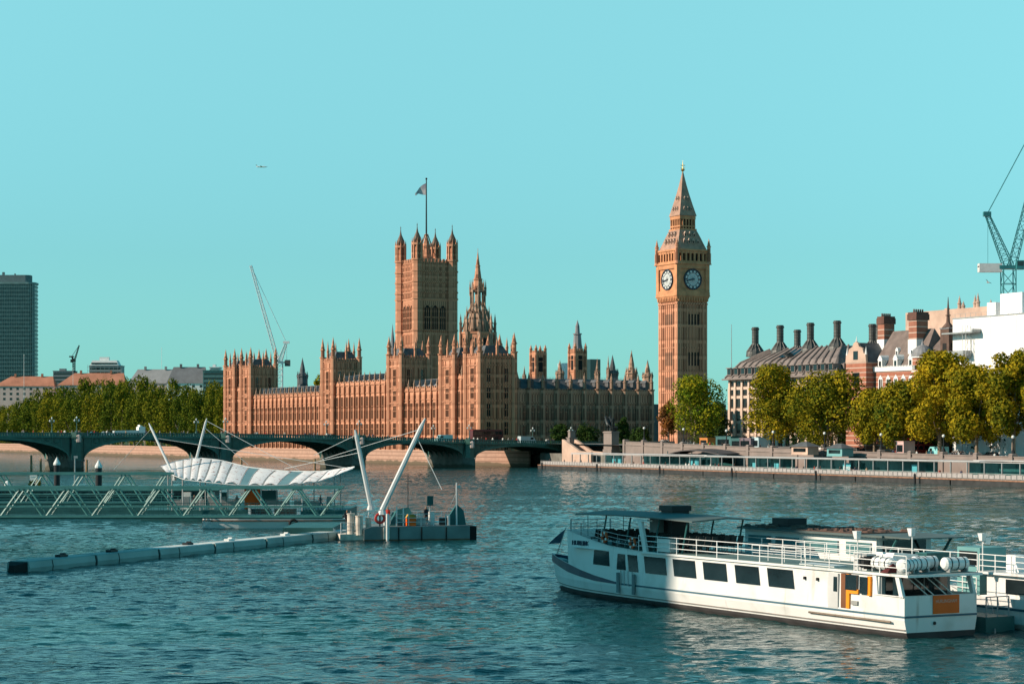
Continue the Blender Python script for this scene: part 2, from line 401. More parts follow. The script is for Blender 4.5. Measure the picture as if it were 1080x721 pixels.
palace = thing('gothic_palace', 'long gothic parliament palace of orange stone with rows of pinnacles behind the bridge', 'palace', (A0.x, A0.y, 0), TH)
BAY = 4.75
pw_s = {}
def wing(y0, y1, hw, hp, first):
    n = max(1, round((y1-y0)/BAY)); st = (y1-y0)/n
    b = MB(); b.box(0, 14, y0, y1, 3.9, hw)
    for z in (9.5, 15.6, hw-3.2): b.box(-.22, 0, y0, y1, z, z+.35)
    b.box(-.35, .3, y0, y1, hw, hw+.35); b.box(-.15, .2, y0, y1, hw+.35, hw+1.1)
    for k in range(n*3): 
        y = y0+(k+.5)*st/3; b.box(-.18, .23, y-.35, y+.35, hw+1.1, hw+1.75)
    b.build('river_wall', STONE, palace)
    b = MB(); e = .6
    b.add([(1.0,y0,hw-.2),(1.0,y1,hw-.2),(7,y1,hw+4.6),(7,y0,hw+4.6),(13.4,y0,hw-.2),(13.4,y1,hw-.2)], [(0,1,2,3),(3,2,5,4),(0,3,4),(1,5,2)])
    k = y0+st/2
    while k < y1: b.box(3.2, 6.2, k-.15, k+.15, hw+1.8, hw+4.3); k += st
    b.build('wing_roof', LEAD, palace)
    for k in range(n+1):
        y = y0+k*st
        if (k == 0 or k == n): continue
        if 'b' not in pw_s:
            q = MB(); q.box(-.75, 0, -.42, .42, 3.9, hw-.5); q.box(-.6, .1, -.35, .35, hw-.5, hw+1.2)
            pw_s['b'] = {}
        if hw not in pw_s['b']:
            q = MB(); q.box(-.75, 0, -.42, .42, 3.9, hw-.6); q.box(-.58, .1, -.34, .34, hw-.6, hw+1.0)
            q.box(-.85, 0, -.5, .5, 9.4, 9.9); q.box(-.85, 0, -.5, .5, 15.5, 16.0)
            pw_s['b'][hw] = q.build('buttress', STONE, palace, (0, y, 0))
            q = MB(); pinn(q, -.2, 0, hw+1.0, hp, .42); pw_s['b'][hw, 1] = q.build('pinnacle', STONE_D, pw_s['b'][hw])
        else:
            bb = inst(pw_s['b'][hw], palace, (0, y, 0)); inst(pw_s['b'][hw, 1], bb)
    for k in range(n):
        y = y0+(k+.5)*st
        if ('w', hw) not in pw_s: pw_s['w', hw] = gwindow('window', 2.3, [(5.2, 8.6), (10.3, 14.8), (16.6, hw-4.2)], palace); pw_s['w', hw].location = (0, y, 0)
        else: inst(pw_s['w', hw], palace, (0, y, 0))

def river_tower(y0, y1, wx, hp, ht, mat_=STONE):
    """square river-front tower with corner turrets"""
    b = MB(); b.box(-1.0, wx, y0, y1, 3.9, hp)
    for z in (9.5, 15.6, 22.0, 27.5, hp-3.4, hp-.5): b.box(-1.25, wx+.25, y0-.25, y1+.25, z, z+.4)
    yc = (y0+y1)/2
    for k in range(9):                                    # merlons round the top
        t = (k+.5)/9
        y = y0+(y1-y0)*t; b.box(-1.15, -.75, y-.3, y+.3, hp, hp+.9); b.box(wx-.2, wx+.15, y-.3, y+.3, hp, hp+.9)
        x = -1+(wx+1)*t; b.box(x-.35, x+.35, y0-.15, y0+.25, hp, hp+.9); b.box(x-.35, x+.35, y1-.25, y1+.15, hp, hp+.9)
    for x in [-1+(wx+1)*k/6 for k in range(1, 6)]:        # panel ribs on the north and south faces
        b.box(x-.18, x+.18, y0-.35, y0, 4, hp-1); b.box(x-.18, x+.18, y1, y1+.35, 4, hp-1)
    for y in [y0+(y1-y0)*k/6 for k in (1, 2, 4, 5)]: b.box(-1.25, -1, y-.15, y+.15, 4, hp-1)
    t = b.build('river_tower', mat_, palace)
    b = MB(); b.frus((wx-1)/2, yc, hp-.3, hp+3.6, 7.6, 4.6, 4, math.pi/4)
    for k in range(-3, 4): b.box((wx-1)/2-.05+k*1.6, (wx-1)/2+.05+k*1.6, yc-.05, yc+.05, hp+3.5, hp+4.6)
    b.build('tower_roof', SLATE, t)
    q = MB(); r = 1.05
    q.frus(0, 0, 3.9, hp+1.2, r, r, 8); q.frus(0, 0, hp+1.2, hp+1.6, r*1.25, r*1.25, 8); q.frus(0, 0, hp+1.6, hp+4.2, r*.72, r*.72, 8)
    q.frus(0, 0, hp+4.2, hp+4.6, r*1.0, r*1.0, 8); q.frus(0, 0, hp+4.6, ht, r*.8, 0, 8)
    tur = q.build('corner_turret', mat_, t, (-1, y0, 0))
    for x, y in ((-1, y1), (wx, y0), (wx, y1)): inst(tur, t, (x, y, 0))
    q = MB(); pinn(q, 0, 0, hp+.2, ht-1.5, .5); pn = q.build('pinnacle', mat_, t, (-1, yc, 0))
    for x, y in ((wx, yc), ((wx-1)/2, y0), ((wx-1)/2, y1)): inst(pn, t, (x, y, 0))
    wn = gwindow('window', 2.6, [(5.2, 8.8), (10.4, 15.0), (16.8, 21.2), (23, 26.8), (28.6, hp-4.2)], t); wn.location = (-1, yc, 0)
    for x in (wx*.25-.5, wx*.72): 
        o = inst(wn, t, (x, y0, 0), R(90))
HN, HT = 37.6, 46.0
river_tower(0, 10.8, 12.3, HN, HT); river_tower(19.6, 30.2, 12.3, HN, HT)
river_tower(63.7, 74.6, 10.3, 39.0, 47.5); river_tower(127.7, 138.3, 10.3, 40.0, 49.5)
river_tower(218.7, 230, 10.5, 40.0, 49.0); river_tower(238.6, 250, 10.5, 40.0, 49.0)
wing(10.8, 19.6, 30.0, 35.0, 1); wing(30.2, 63.7, 26.3, 31.0, 1); wing(74.6, 127.7, 29.6, 35.0, 1)
wing(138.3, 218.7, 26.3, 31.0, 1); wing(230, 238.6, 30.0, 35.0, 1)
b = MB(); b.box(-9.4, 0, 4, 250, 3.4, 4.0); b.build('terrace', STONE_P, palace)
b = MB(); b.box(14.2, 120, 30, 245, 3.9, 22); b.build('inner_roofs', SLATE, palace)
# north front: broad shaded wall with deep bays
b = MB(); b.box(13.3, 69, 2.0, 16, 4, 25.4)
for z in (9.0, 14.5, 21.5, 24.6): b.box(13.4, 69.2, 1.75, 2.0, z, z+.4)
b.box(13.4, 69.2, 1.8, 2.2, 25.4, 26.5)
b.build('north_wall', STONE_D, palace)
b = MB(); b.add([(13.4,2.6,25.2),(69.3,2.6,25.2),(69.3,9,30.2),(13.4,9,30.2),(13.4,15.6,25.2),(69.3,15.6,25.2)], [(0,1,2,3),(3,2,5,4),(0,3,4),(1,5,2)])
for k in range(11): x = 16+k*5.2; b.box(x, x+1.1, 4.2, 6.5, 26.4, 29.0); b.add([(x-.2,4.0,29),(x+1.3,4.0,29),(x+1.3,7.5,29),(x-.2,7.5,29),(x+.55,4.0,30),(x+.55,8.2,30)], [(0,1,4),(1,2,5,4),(2,3,5),(3,0,4,5)])
for k in range(90): x = 14+k*.61; b.box(x, x+.08, 8.95, 9.05, 30.1, 30.9)
b.build('north_roof', SLATE, palace)
NBX = [13.4+k*5.56 for k in range(11)]
for i, x in enumerate(NBX):
    if i == 0:
        q = MB(); q.frus(0, 1.6, 4, 26.2, .95, .95, 8); q.frus(0, 1.6, 15, 15.6, 1.15, 1.15, 8); q.frus(0, 1.6, 26.2, 26.7, 1.2, 1.2, 8)
        nb = q.build('north_turret', STONE_D, palace, (x+1, 0, 0))
        q = MB(); pinn(q, 0, 1.6, 26.7, 32.4, .62, 8); npn = q.build('pinnacle', STONE_D, nb)
    else: c = inst(nb, palace, (x, 0, 0)); inst(npn, c)
for i in range(10):
    xm = (NBX[i]+NBX[i+1])/2
    for dx in (-1.15, 1.15):
        if i == 0 and dx < 0:
            nw = gwindow('north_window', 1.5, [(4.6, 8.2), (9.9, 13.6), (15.4, 20.8)], palace, STONE_D); nw.location = (xm+dx, 2.0, 0); nw.rotation_euler.z = R(90)
        else: inst(nw, palace, (xm+dx, 2.0, 0), R(90))
q = MB(); q.box(13.5, 69, 1.2, 1.7, 4, 9.5)
q.build('north_arcade', STONE_D, palace)

def from_world(px, d, org=A0):
    """local palace coordinates of a spot seen at a photo column at a distance"""
    q = Vector(((px-540)/F*d, d)) - org
    return q.dot(UX), q.dot(UY)
def spirelet(px, d, ytop, ybase, wpx, m=STONE_D, lead=False):
    x, y = from_world(px, d); z1, z0 = zat(ytop, d), zat(ybase, d); r = wpx/2*d/F; h = z1-z0
    b = MB(); b.box(x-r*.8, x+r*.8, y-r*.8, y+r*.8, 18, z0)
    b.mi(0); b.frus(x, y, z0, z0+h*.28, r, r, 8); b.frus(x, y, z0+h*.28, z0+h*.32, r*1.15, r*1.15, 8)
    b.mi(1); b.frus(x, y, z0+h*.32, z0+h*.42, r, r*.55, 8); b.frus(x, y, z0+h*.42, z0+h*.52, r*.5, r*.5, 8); b.frus(x, y, z0+h*.52, z1, r*.52, 0, 8)
    b.mi(0)
    for k in range(8):
        a = math.pi/8+k*math.pi/4; pinn(b, x+r*.95*math.cos(a), y+r*.95*math.sin(a), z0+h*.2, z0+h*.5, r*.13)
    return b.build('roof_spirelet', [m, LEAD if lead else m], palace)
spirelet(319, 905, 376.5, 405, 11, SLATE, False); spirelet(414, 842, 341, 400, 12, LEAD, True)
spirelet(590.5, 775, 379, 400, 9); spirelet(630, 785, 377, 402, 6); spirelet(646, 770, 373.7, 402, 12, SLATE); spirelet(666, 775, 368.5, 404, 12); spirelet(683, 770, 379, 404, 11)
spirelet(641.5, 768, 374, 398, 4); spirelet(553, 760, 385, 402, 4); spirelet(541, 740, 352, 372, 5, STONE_D)
# small glass and white roof blocks seen above the north roof
b = MB(); x, y = from_world(622, 900); b.box(x-2, x+3, y-4, y+4, 20, zat(379, 900)); b.build('roof_block', GLASS, palace)
b = MB(); x, y = from_world(597, 860); b.box(x-2.2, x+2.2, y-3, y+3, 20, zat(383, 860)); b.build('roof_block', WHITE_M, palace)

# ---- great square tower with the flag
d_ = 950; cx = (440-540)/F*d_
vt = thing('palace_tower', 'massive square gothic tower with four turrets, flying a flag from its roof', 'tower', (cx, d_, 0), TH)
W = 17.8; zp = zat(275.5, d_)
b = MB(); b.box(0, W, 0, W, 4, zp)
zs = [zat(y, d_+5) for y in (374, 349, 316, 309, 298, 287)]
for z in zs: b.box(-.35, W+.35, -.35, W+.35, z, z+.6)
for s in range(2):                                        # panelled ribs, blind arcades and merlons on the two visible faces and their opposites
    for k in range(1, 12):
        t = W*k/12
        for z0, z1 in ((20, zs[1]-1.2), (zs[2]+.8, zs[3]-.3), (zs[3]+.8, zs[4]-.5), (zs[4]+.9, zs[5]-.4), (zs[5]+.8, zp-.6)):
            if 3 < k < 9 and z0 == 20 and s == 0: pass
            b.box(-.3, 0, t-.22, t+.22, z0, z1); b.box(t-.22, t+.22, -.3, 0, z0, z1); b.box(W, W+.3, t-.22, t+.22, z0, z1); b.box(t-.22, t+.22, W, W+.3, z0, z1)
    break
for k in range(10):
    t = W*(k+.5)/10
    for bx in ((-.2,.4,t-.55,t+.55),(W-.4,W+.2,t-.55,t+.55),(t-.55,t+.55,-.2,.4),(t-.55,t+.55,W-.4,W+.2)): b.box(*bx, zp, zp+1.5)
b.build('tower_body', STONE, vt)
z0, z1 = zat(347, d_), zat(321, d_)
q = MB(); q.mi(0).ext([(-.12,-1.45,z0),(-.12,1.45,z0),(-.12,1.45,z1-1.5),(-.12,.9,z1-.5),(-.12,0,z1),(-.12,-.9,z1-.5),(-.12,-1.45,z1-1.5)], (.14,0,0))
q.mi(1)
for y in (-1.6, -.5, .5, 1.6): q.box(-.45, 0, y-.14, y+.14, z0, z1-1.2)
q.box(-.5, 0, -1.8, 1.8, z0-.6, z0); q.box(-.3, 0, -1.5, 1.5, (z0+z1)/2-.2, (z0+z1)/2+.2)
q.ext([(-.5,-1.9,z1-1.6),(-.5,-1.0,z1-.2),(-.5,0,z1+.5),(-.5,1.0,z1-.2),(-.5,1.9,z1-1.6),(-.5,1.5,z1-1.6),(-.5,.8,z1-.6),(-.5,0,z1-.1),(-.5,-.8,z1-.6),(-.5,-1.5,z1-1.6)], (.5,0,0))
vw = q.build('tall_window', [DARK, STONE], vt, (0, W*.28, 0))
for t in (.5, .72): inst(vw, vt, (0, W*t, 0))
for t in (.28, .5, .72): inst(vw, vt, (W*t, 0, 0), R(90))
zt, zc = zat(234.5, d_), zat(256, d_)
q = MB(); r = 2.45
q.frus(0,0,4,zp+.5,r,r,8)
for z in zs: q.frus(0,0,z,z+.7,r*1.13,r*1.13,8)
q.frus(0,0,zp+.5,zp+1.3,r*1.15,r*1.15,8)
for k in range(8):
    a = k*math.pi/4+math.pi/8; x, y = r*.86*math.cos(a), r*.86*math.sin(a)
    q.box(x-.4, x+.4, y-.4, y+.4, zp+1.3, zc-1.0); pinn(q, x*1.1, y*1.1, zc-1.2, zc+2.6, .3)
q.frus(0,0,zp+1.3,zc-1,r*.45,r*.45,8)
q.frus(0,0,zc-1,zc,r*1.08,r*1.08,8); 
vtur = q.build('corner_turret', STONE, vt, (0,0,0))
q = MB(); q.lathe(0,0,[(r*.62,zc),(r*.78,zc+1.2),(r*.74,zc+2.2),(r*.48,zc+3.6),(r*.22,zc+5),(r*.1,zc+6.5),(.12,zt-1.2),(.3,zt-1.0),(.12,zt-.7),(.0,zt)],8)
vcap = q.build('turret_cap', mat('dark_turret_cap',(.13,.085,.06),.6,.2,1), vtur)
for x, y in ((W,0),(0,W),(W,W)): c = inst(vtur, vt, (x,y,0)); inst(vcap, c)
b = MB(); b.frus(W/2,W/2,zp,zp+2.2,W*.56,W*.3,4,math.pi/4); b.frus(W/2,W/2,zp+2.2,zp+7.5,W*.15,W*.10,8); b.frus(W/2,W/2,zp+7.5,zp+13,W*.11,.4,8)
for k in range(4):
    a = k*math.pi/2+math.pi/4; b.tube((W/2+5.5*math.cos(a),W/2+5.5*math.sin(a),zp),(W/2+.6*math.cos(a),W/2+.6*math.sin(a),zp+13.5),.28)
b.build('crown_roof', STONE, vt)
zf = zat(188, d_+18)
q = MB(); q.tube((W/2,W/2,zp+8),(W/2,W/2,zf-1.5),.42,8,.24); q.ball((W/2,W/2,zf-1),.5)
fp = q.build('flagpole', BLACK, vt)
FLAG = mat('flag_cloth', (.03,.05,.16), .8, .1, .25, col2=(.55,.5,.5), mix=.4)
q = MB(); vs = []
nu = 10                                                   # drooping flag blown out to the left
for i in range(nu+1):
    t = i/nu; dx = -5.6*t**.9; wv = .5*math.sin(5*t)
    for j in range(5):
        s = j/4; top = zf-3.0-4.8*t**1.15; bot = top-(4.6*(1-t)**.8*(.45+.55*abs(math.cos(2.2*t)))+.9)
        vs.append((W/2+dx*math.cos(-TH)-wv*.5, W/2+dx*math.sin(-TH)+wv, top+(bot-top)*s))
q.add(vs, [(i*5+j,i*5+j+1,(i+1)*5+j+1,(i+1)*5+j) for i in range(nu) for j in range(4)])
q.build('flag', FLAG, fp, smooth=True)

# ---- octagonal central spire
d_ = 848; cx = (504-540)/F*d_; k_ = d_/F
ct = thing('central_spire', 'slender stone spire on an octagonal lantern rising beside the great square tower', 'tower', (cx, d_, 0), TH)
Z = lambda y: zat(y, d_)
b = MB(); b.frus(0,0,18,Z(352),6.6,6.6,8); b.frus(0,0,Z(352),Z(350),7.0,7.0,8)
for k in range(8):
    a = k*math.pi/4; 
    for da in (-.25,.25):
        x, y = 6.1*math.cos(a+da), 6.1*math.sin(a+da); b.tube((x,y,22),(x,y,Z(353)),.3,5)
b.build('spire_base', STONE, ct)
q = MB(); q.box(6.0,6.14,-1.3,1.3,Z(374),Z(357)); q.box(6.0,6.25,-.12,.12,Z(374),Z(356))
wn = q.build('lantern_window', DARK, ct)
for k in range(1,8): inst(wn, ct, (0,0,0), k*math.pi/4)
q = MB(); q.tube((7.0,0,26),(7.0,0,Z(350)),.75,4); pinn(q, 7.0, 0, Z(350), Z(330), .7, 4); q.tube((7,0,Z(352)),(3.6,0,Z(326)),.28,4)
pn = q.build('flying_pinnacle', STONE_D, ct, rz=math.pi/8)
for k in range(1,8): inst(pn, ct, (0,0,0), k*math.pi/4+math.pi/8)
b = MB(); b.frus(0,0,Z(350),Z(330),4.6,3.3,8); b.frus(0,0,Z(330),Z(328.5),3.7,3.7,8)
for k in range(8):
    a = k*math.pi/4+math.pi/8; x, y = 2.9*math.cos(a), 2.9*math.sin(a)
    b.tube((x,y,Z(329)),(x,y,Z(308)),.36,5); pinn(b, x*1.1, y*1.1, Z(312), Z(294), .34)
b.frus(0,0,Z(329),Z(308),1.2,1.2,8); b.frus(0,0,Z(308),Z(306),3.1,3.1,8)
for k in range(8):
    a = k*math.pi/4; x, y = 4.9*math.cos(a), 4.9*math.sin(a); pinn(b, x, y, Z(350), Z(322), .38); b.tube((x,y,Z(336)),(2.6*math.cos(a),2.6*math.sin(a),Z(318)),.2,4)
b.build('lantern', STONE_D, ct)
b = MB(); b.frus(0,0,Z(306),Z(294),2.3,1.6,8); b.frus(0,0,Z(295),Z(294),1.9,1.9,8); b.frus(0,0,Z(294),Z(266),1.5,.12,8); b.frus(0,0,Z(281),Z(280),1.05,1.05,8); b.tube((0,0,Z(267)),(0,0,Z(262)),.1)
b.build('spire', STONE, ct)

# ---- two smaller towers behind the north front
def small_tower(px, d, yt, yb, wpx, label, spire_top=None):
    k = d/F; Wd = wpx*k/(math.sin(TH)+math.cos(TH)); Z = lambda y: zat(y, d)
    t = thing('stone_tower', label, 'tower', ((px-540)*k, d, 0), TH)
    b = MB(); h = Wd/2; b.box(-h,h,-h,h,18,Z(yt))
    for y in (yt+1.5, yt+10, yt+22): b.box(-h-.2,h+.2,-h-.2,h+.2,Z(y),Z(y)+.35)
    for i in range(5):
        u = -h+(i+.5)*2*h/5; b.box(u-.3,u+.3,-h-.1,-h+.2,Z(yt),Z(yt)+.8); b.box(-h-.1,-h+.2,u-.3,u+.3,Z(yt),Z(yt)+.8)
    b.build('tower_body', STONE, t)
    q = MB(); q.frus(0,0,18,Z(yt),.62,.62,8); pinn(q,0,0,Z(yt),Z(yt-9),.55,8); tu = q.build('corner_turret', STONE, t, (-h,-h,0))
    for x, y in ((h,-h),(-h,h),(h,h)): inst(tu, t, (x,y,0))
    q = MB(); q.box(-h-.06,-h+.1,-.9,.9,Z(yt+20),Z(yt+5)); q.box(-h-.2,-h,-.1,.1,Z(yt+20),Z(yt+5)); wn = q.build('window', DARK, t)
    inst(wn, t, (0,0,0), R(90)); inst(wn, t, (0,0,0), R(180)); inst(wn, t, (0,0,0), R(270))
    if spire_top:
        b = MB(); zz = Z(yt); ht = Z(spire_top)-zz
        b.frus(0,0,zz,zz+ht*.18,h*.95,h*.78,8); b.frus(0,0,zz+ht*.18,zz+ht*.52,h*.75,h*.6,8); b.frus(0,0,zz+ht*.52,zz+ht*.56,h*.75,h*.75,8)
        b.frus(0,0,zz+ht*.56,zz+ht*.78,h*.42,h*.34,8); b.frus(0,0,zz+ht*.78,zz+ht,h*.36,0,8)
        b.build('spire', LEAD, t)
small_tower(567.5, 790, 372, 398, 15, 'short square stone tower with four pinnacles behind the shaded palace front')
small_tower(609, 800, 370, 398, 17, 'square stone tower topped by a stepped grey lead spire behind the shaded palace front', 337)
# ================================================================ CLOCK TOWER
d_ = 685; k_ = d_/F
W = 11.7
cxp, cyp = (714.4-540)*k_, d_                              # near (lit/shaded) corner of the shaft
ctr = Vector((cxp, cyp)) + UX*W/2 + UY*W/2
bt = thing('clock_tower', 'tall orange stone clock tower with two visible clock dials and a pointed spire', 'clock tower', (ctr.x, ctr.y, 0), TH)
dz = d_+8
Z = lambda y: zat(y, dz)
h = W/2
b = MB(); b.box(-h+.25,h-.25,-h+.25,h-.25,4,Z(318))
for sx in (-1,1):
    for sy in (-1,1): b.box(sx*h,sx*(h-1.7),sy*h,sy*(h-1.7),4,Z(316))
for k in range(1,7):                                       # vertical panel ribs on all four faces
    u = -h+1.7+(W-3.4)*k/7-.0
    for sx in (-1,1):
        b.box(sx*(h-.27),sx*(h-.02),u-.2,u+.2,6,Z(321)); b.box(u-.2,u+.2,sx*(h-.27),sx*(h-.02),6,Z(321))
for y in (440, 415, 392, 368, 345): b.box(-h+.1,h-.1,-h+.1,h-.1,Z(y),Z(y)+.5)
b.box(-h-.15,h+.15,-h-.15,h+.15,Z(322),Z(320.5))
b.build('shaft', STONE, bt)
q = MB(); n_ = 0
q.box(-.02,.12,-.32,.32,0,Z(372)-Z(386)); q.box(-.02,.12,-.32,.32,Z(345)-Z(386)+.0,Z(332)-Z(386)); q.box(-.02,.12,-.32,.32,Z(411)-Z(386)-0,Z(398)-Z(386))
sl = None
for a in range(4):
    for k in (2,3,4,5):
        u = -h+1.7+(W-3.4)*(k-.5)/7
        p = Vector((-(h-.22), u, Z(386))); p.rotate(Matrix.Rotation(a*math.pi/2,3,'Z'))
        if sl is None: sl = q.build('slit_window', DARK, bt, p, a*math.pi/2)
        else: inst(sl, bt, p, a*math.pi/2)
# corbel and clock stage
hc = 6.42
b = MB(); b.hexa([(-h,-h,Z(319)),(h,-h,Z(319)),(h,h,Z(319)),(-h,h,Z(319))],[(-hc,-hc,Z(313.5)),(hc,-hc,Z(313.5)),(hc,hc,Z(313.5)),(-hc,hc,Z(313.5))])
for k in range(12):
    u = -h+.4+(2*h-.8)*k/11
    for s in (-1,1): b.box(s*(h+.05),s*(hc-.02),u-.22,u+.22,Z(318.5),Z(314)); b.box(u-.22,u+.22,s*(h+.05),s*(hc-.02),Z(318.5),Z(314))
b.box(-hc-.15,hc+.15,-hc-.15,hc+.15,Z(313.5),Z(312.3))
b.box(-hc+.5,hc-.5,-hc+.5,hc-.5,Z(312.3),Z(280))
for sx in (-1,1):
    for sy in (-1,1): b.box(sx*hc,sx*(hc-1.55),sy*hc,sy*(hc-1.55),Z(312.3),Z(279))
b.box(-hc-.2,hc+.2,-hc-.2,hc+.2,Z(280),Z(278.3)); b.box(-hc-.05,hc+.05,-hc-.05,hc+.05,Z(312.3)-.02,Z(309))
for s in (-1,1):                                           # square surround of each dial
    b.box(s*(hc-.5),s*(hc-.1),-hc+1.5,hc-1.5,Z(284.6),Z(280)); b.box(-hc+1.5,hc-1.5,s*(hc-.5),s*(hc-.1),Z(284.6),Z(280))
    b.box(s*(hc-.5),s*(hc-.1),-hc+1.5,hc-1.5,Z(309),Z(307)); b.box(-hc+1.5,hc-1.5,s*(hc-.5),s*(hc-.1),Z(309),Z(307))
b.build('clock_stage', GILT, bt)
OPAL = mat('opal_dial', (.62,.64,.63), .5, .04, 2.0); DIALB = mat('dial_ironwork', (.02,.035,.06), .5, .2)
zc = Z(295.8)
q = MB(); q.mi(0).disc((-(hc-.34),0,0),(-1,0,0),3.25,.08,40)
q.mi(1).torus((-(hc-.22),0,0),(1,0,0),3.3,.2,40,6); q.torus((-(hc-.20),0,0),(1,0,0),2.15,.07,32,5); q.torus((-(hc-.20),0,0),(1,0,0),3.0,.06,32,5)
for k in range(12):                                        # numeral bars
    a = k*math.pi/6; n2 = 1 if k % 3 else 2
    for j in range(n2+1):
        aa = a+(j-n2/2)*.07; c, s = math.cos(aa), math.sin(aa)
        q.tube((-(hc-.17),2.28*s,2.28*c),(-(hc-.17),2.92*s,2.92*c),.065,4)
for k in range(24):
    a = k*math.pi/12; q.tube((-(hc-.22),.3*math.sin(a),.3*math.cos(a)),(-(hc-.22),2.1*math.sin(a),2.1*math.cos(a)),.018,3)
dial = q.build('clock_face', [OPAL, DIALB], bt, (0,0,zc))
def hand(name, ang, ln, wd, off):
    # facing -X the viewer sees +Y to the left, so clockwise angles turn towards -Y
    q = MB(); c, s = math.cos(ang), -math.sin(ang); x = -(hc-off)
    pc, ps = -s, c
    q.ext([(x, -.6*s-wd*pc*.7, -.6*c-wd*ps*.7*-1*-1),(x, ln*s, ln*c),(x, -.6*s+wd*pc*.7, -.6*c+wd*ps*.7)], (-.06,0,0)); q.tube((x, -.5*s,-.5*c),(x, ln*.92*s, ln*.92*c), wd*.55, 4)
    return q.build(name, DIALB, dial)
ha, ma = R(261), R(256)
hh = hand('hour_hand', ha, 1.9, .34, .13); mh = hand('minute_hand', ma, 2.95, .24, .05)
for a in (1,2,3):
    c = inst(dial, bt, (0,0,zc), a*math.pi/2); inst(hh, c); inst(mh, c)
# belfry arcade
hb = 6.1
b = MB(); b.box(-hb+.9,hb-.9,-hb+.9,hb-.9,Z(278.3),Z(265)); b.box(-hb-.05,hb+.05,-hb-.05,hb+.05,Z(278.3),Z(276.6))
b.mi(1).box(-hb+.86,hb-.86,-hb+.86,hb-.86,Z(276),Z(267.5)); b.mi(0)
for k in range(8):
    u = -hb+.35+(2*hb-.7)*k/7
    for s in (-1,1): b.box(s*hb,s*(hb-.75),u-.3,u+.3,Z(276.6),Z(266)); b.box(u-.3,u+.3,s*hb,s*(hb-.75),Z(276.6),Z(266))
for k in range(7):
    u = -hb+.35+(2*hb-.7)*(k+.5)/7
    for s in (-1,1): b.box(s*(hb-.1),s*(hb-.6),u-.6,u+.6,Z(268.6),Z(266)); b.box(u-.6,u+.6,s*(hb-.1),s*(hb-.6),Z(268.6),Z(266))
b.box(-hb-.2,hb+.2,-hb-.2,hb+.2,Z(266),Z(264.2))
b.build('belfry', [GILT, DARK], bt)
q = MB(); q.frus(0,0,Z(280),Z(268),.75,.75,8); q.frus(0,0,Z(280),Z(279),.95,.95,8); pinn(q,0,0,Z(268),Z(252),.6,8)
pn = q.build('corner_pinnacle', STONE, bt, (-hc+.2,-hc+.2,0))
for x, y in ((1,-1),(-1,1),(1,1)): inst(pn, bt, (x*(hc-.2),y*(hc-.2),0))
# lower roof, concave, with two rows of lucarnes
prof = [(5.75,264.2),(5.0,258),(4.35,252),(3.75,247),(3.3,243.5)]
b = MB()
for (r0,y0),(r1,y1) in zip(prof[:-1],prof[1:]): b.hexa([(-r0,-r0,Z(y0)),(r0,-r0,Z(y0)),(r0,r0,Z(y0)),(-r0,r0,Z(y0))],[(-r1,-r1,Z(y1)),(r1,-r1,Z(y1)),(r1,r1,Z(y1)),(-r1,r1,Z(y1))])
lr = b.build('lower_roof', IRONROOF, bt)
q = MB(); q.mi(0).box(-.5,.5,-.36,.36,-.2,.75); q.add([(-.6,-.45,.7),(-.6,.45,.7),(-.6,0,1.5),(.9,0,1.5),(.9,-.45,.7),(.9,.45,.7)],[(0,1,2),(0,2,3,4),(1,5,3,2)])
q.mi(1).box(-.53,-.45,-.22,.22,-.05,.7)
lu = None
for (r,y,us) in ((4.75,257.5,(-2.6,-.87,.87,2.6)),(3.95,250,(-1.8,0,1.8))):
    for a in range(4):
        for u in us:
            p = Vector((-r,u,Z(y))); p.rotate(Matrix.Rotation(a*math.pi/2,3,'Z'))
            if lu is None: lu = q.build('lucarne', [STONE_P,DARK], lr, p, a*math.pi/2)
            else: inst(lu, lr, p, a*math.pi/2)
# lantern
hl = 3.0
b = MB(); b.mi(0).box(-hl-.35,hl+.35,-hl-.35,hl+.35,Z(243.5),Z(242)); b.mi(1).box(-hl+.6,hl-.6,-hl+.6,hl-.6,Z(242),Z(229)); b.mi(0)
for k in range(6):
    u = -hl+.2+(2*hl-.4)*k/5
    for s in (-1,1): b.box(s*hl,s*(hl-.5),u-.2,u+.2,Z(242),Z(230)); b.box(u-.2,u+.2,s*hl,s*(hl-.5),Z(242),Z(230))
for s in (-1,1):
    b.box(s*(hl+.05),s*(hl-.45),-hl,hl,Z(240),Z(238.6)); b.box(-hl,hl,s*(hl+.05),s*(hl-.45),Z(240),Z(238.6))
b.box(-hl-.1,hl+.1,-hl-.1,hl+.1,Z(232),Z(228.3))
b.build('lantern', [GILT,DARK], bt)
prof = [(3.35,228.3),(3.1,225.5),(2.35,216),(1.55,205),(.95,196),(.5,188),(.16,182)]
b = MB()
for (r0,y0),(r1,y1) in zip(prof[:-1],prof[1:]): b.hexa([(-r0,-r0,Z(y0)),(r0,-r0,Z(y0)),(r0,r0,Z(y0)),(-r0,r0,Z(y0))],[(-r1,-r1,Z(y1)),(r1,-r1,Z(y1)),(r1,r1,Z(y1)),(-r1,r1,Z(y1))])
sp = b.build('spire', IRONROOF, bt)
for (r,y,us) in ((2.75,222,(-1.3,0,1.3)),(1.9,211,(-.6,.6))):
    for a in range(4):
        for u in us:
            p = Vector((-r,u,Z(y))); p.rotate(Matrix.Rotation(a*math.pi/2,3,'Z')); l_ = inst(lu, sp, p, a*math.pi/2); l_.scale = (.7,.7,.7)
q = MB(); q.lathe(0,0,[(.16,Z(182)),(.2,Z(181)),(.75,Z(179.5)),(.2,Z(178)),(.12,Z(174)),(.0,Z(168.5))],8); q.tube((-.9,0,Z(174.5)),(.9,0,Z(174.5)),.09); q.tube((0,-.9,Z(174.5)),(0,.9,Z(174.5)),.09)
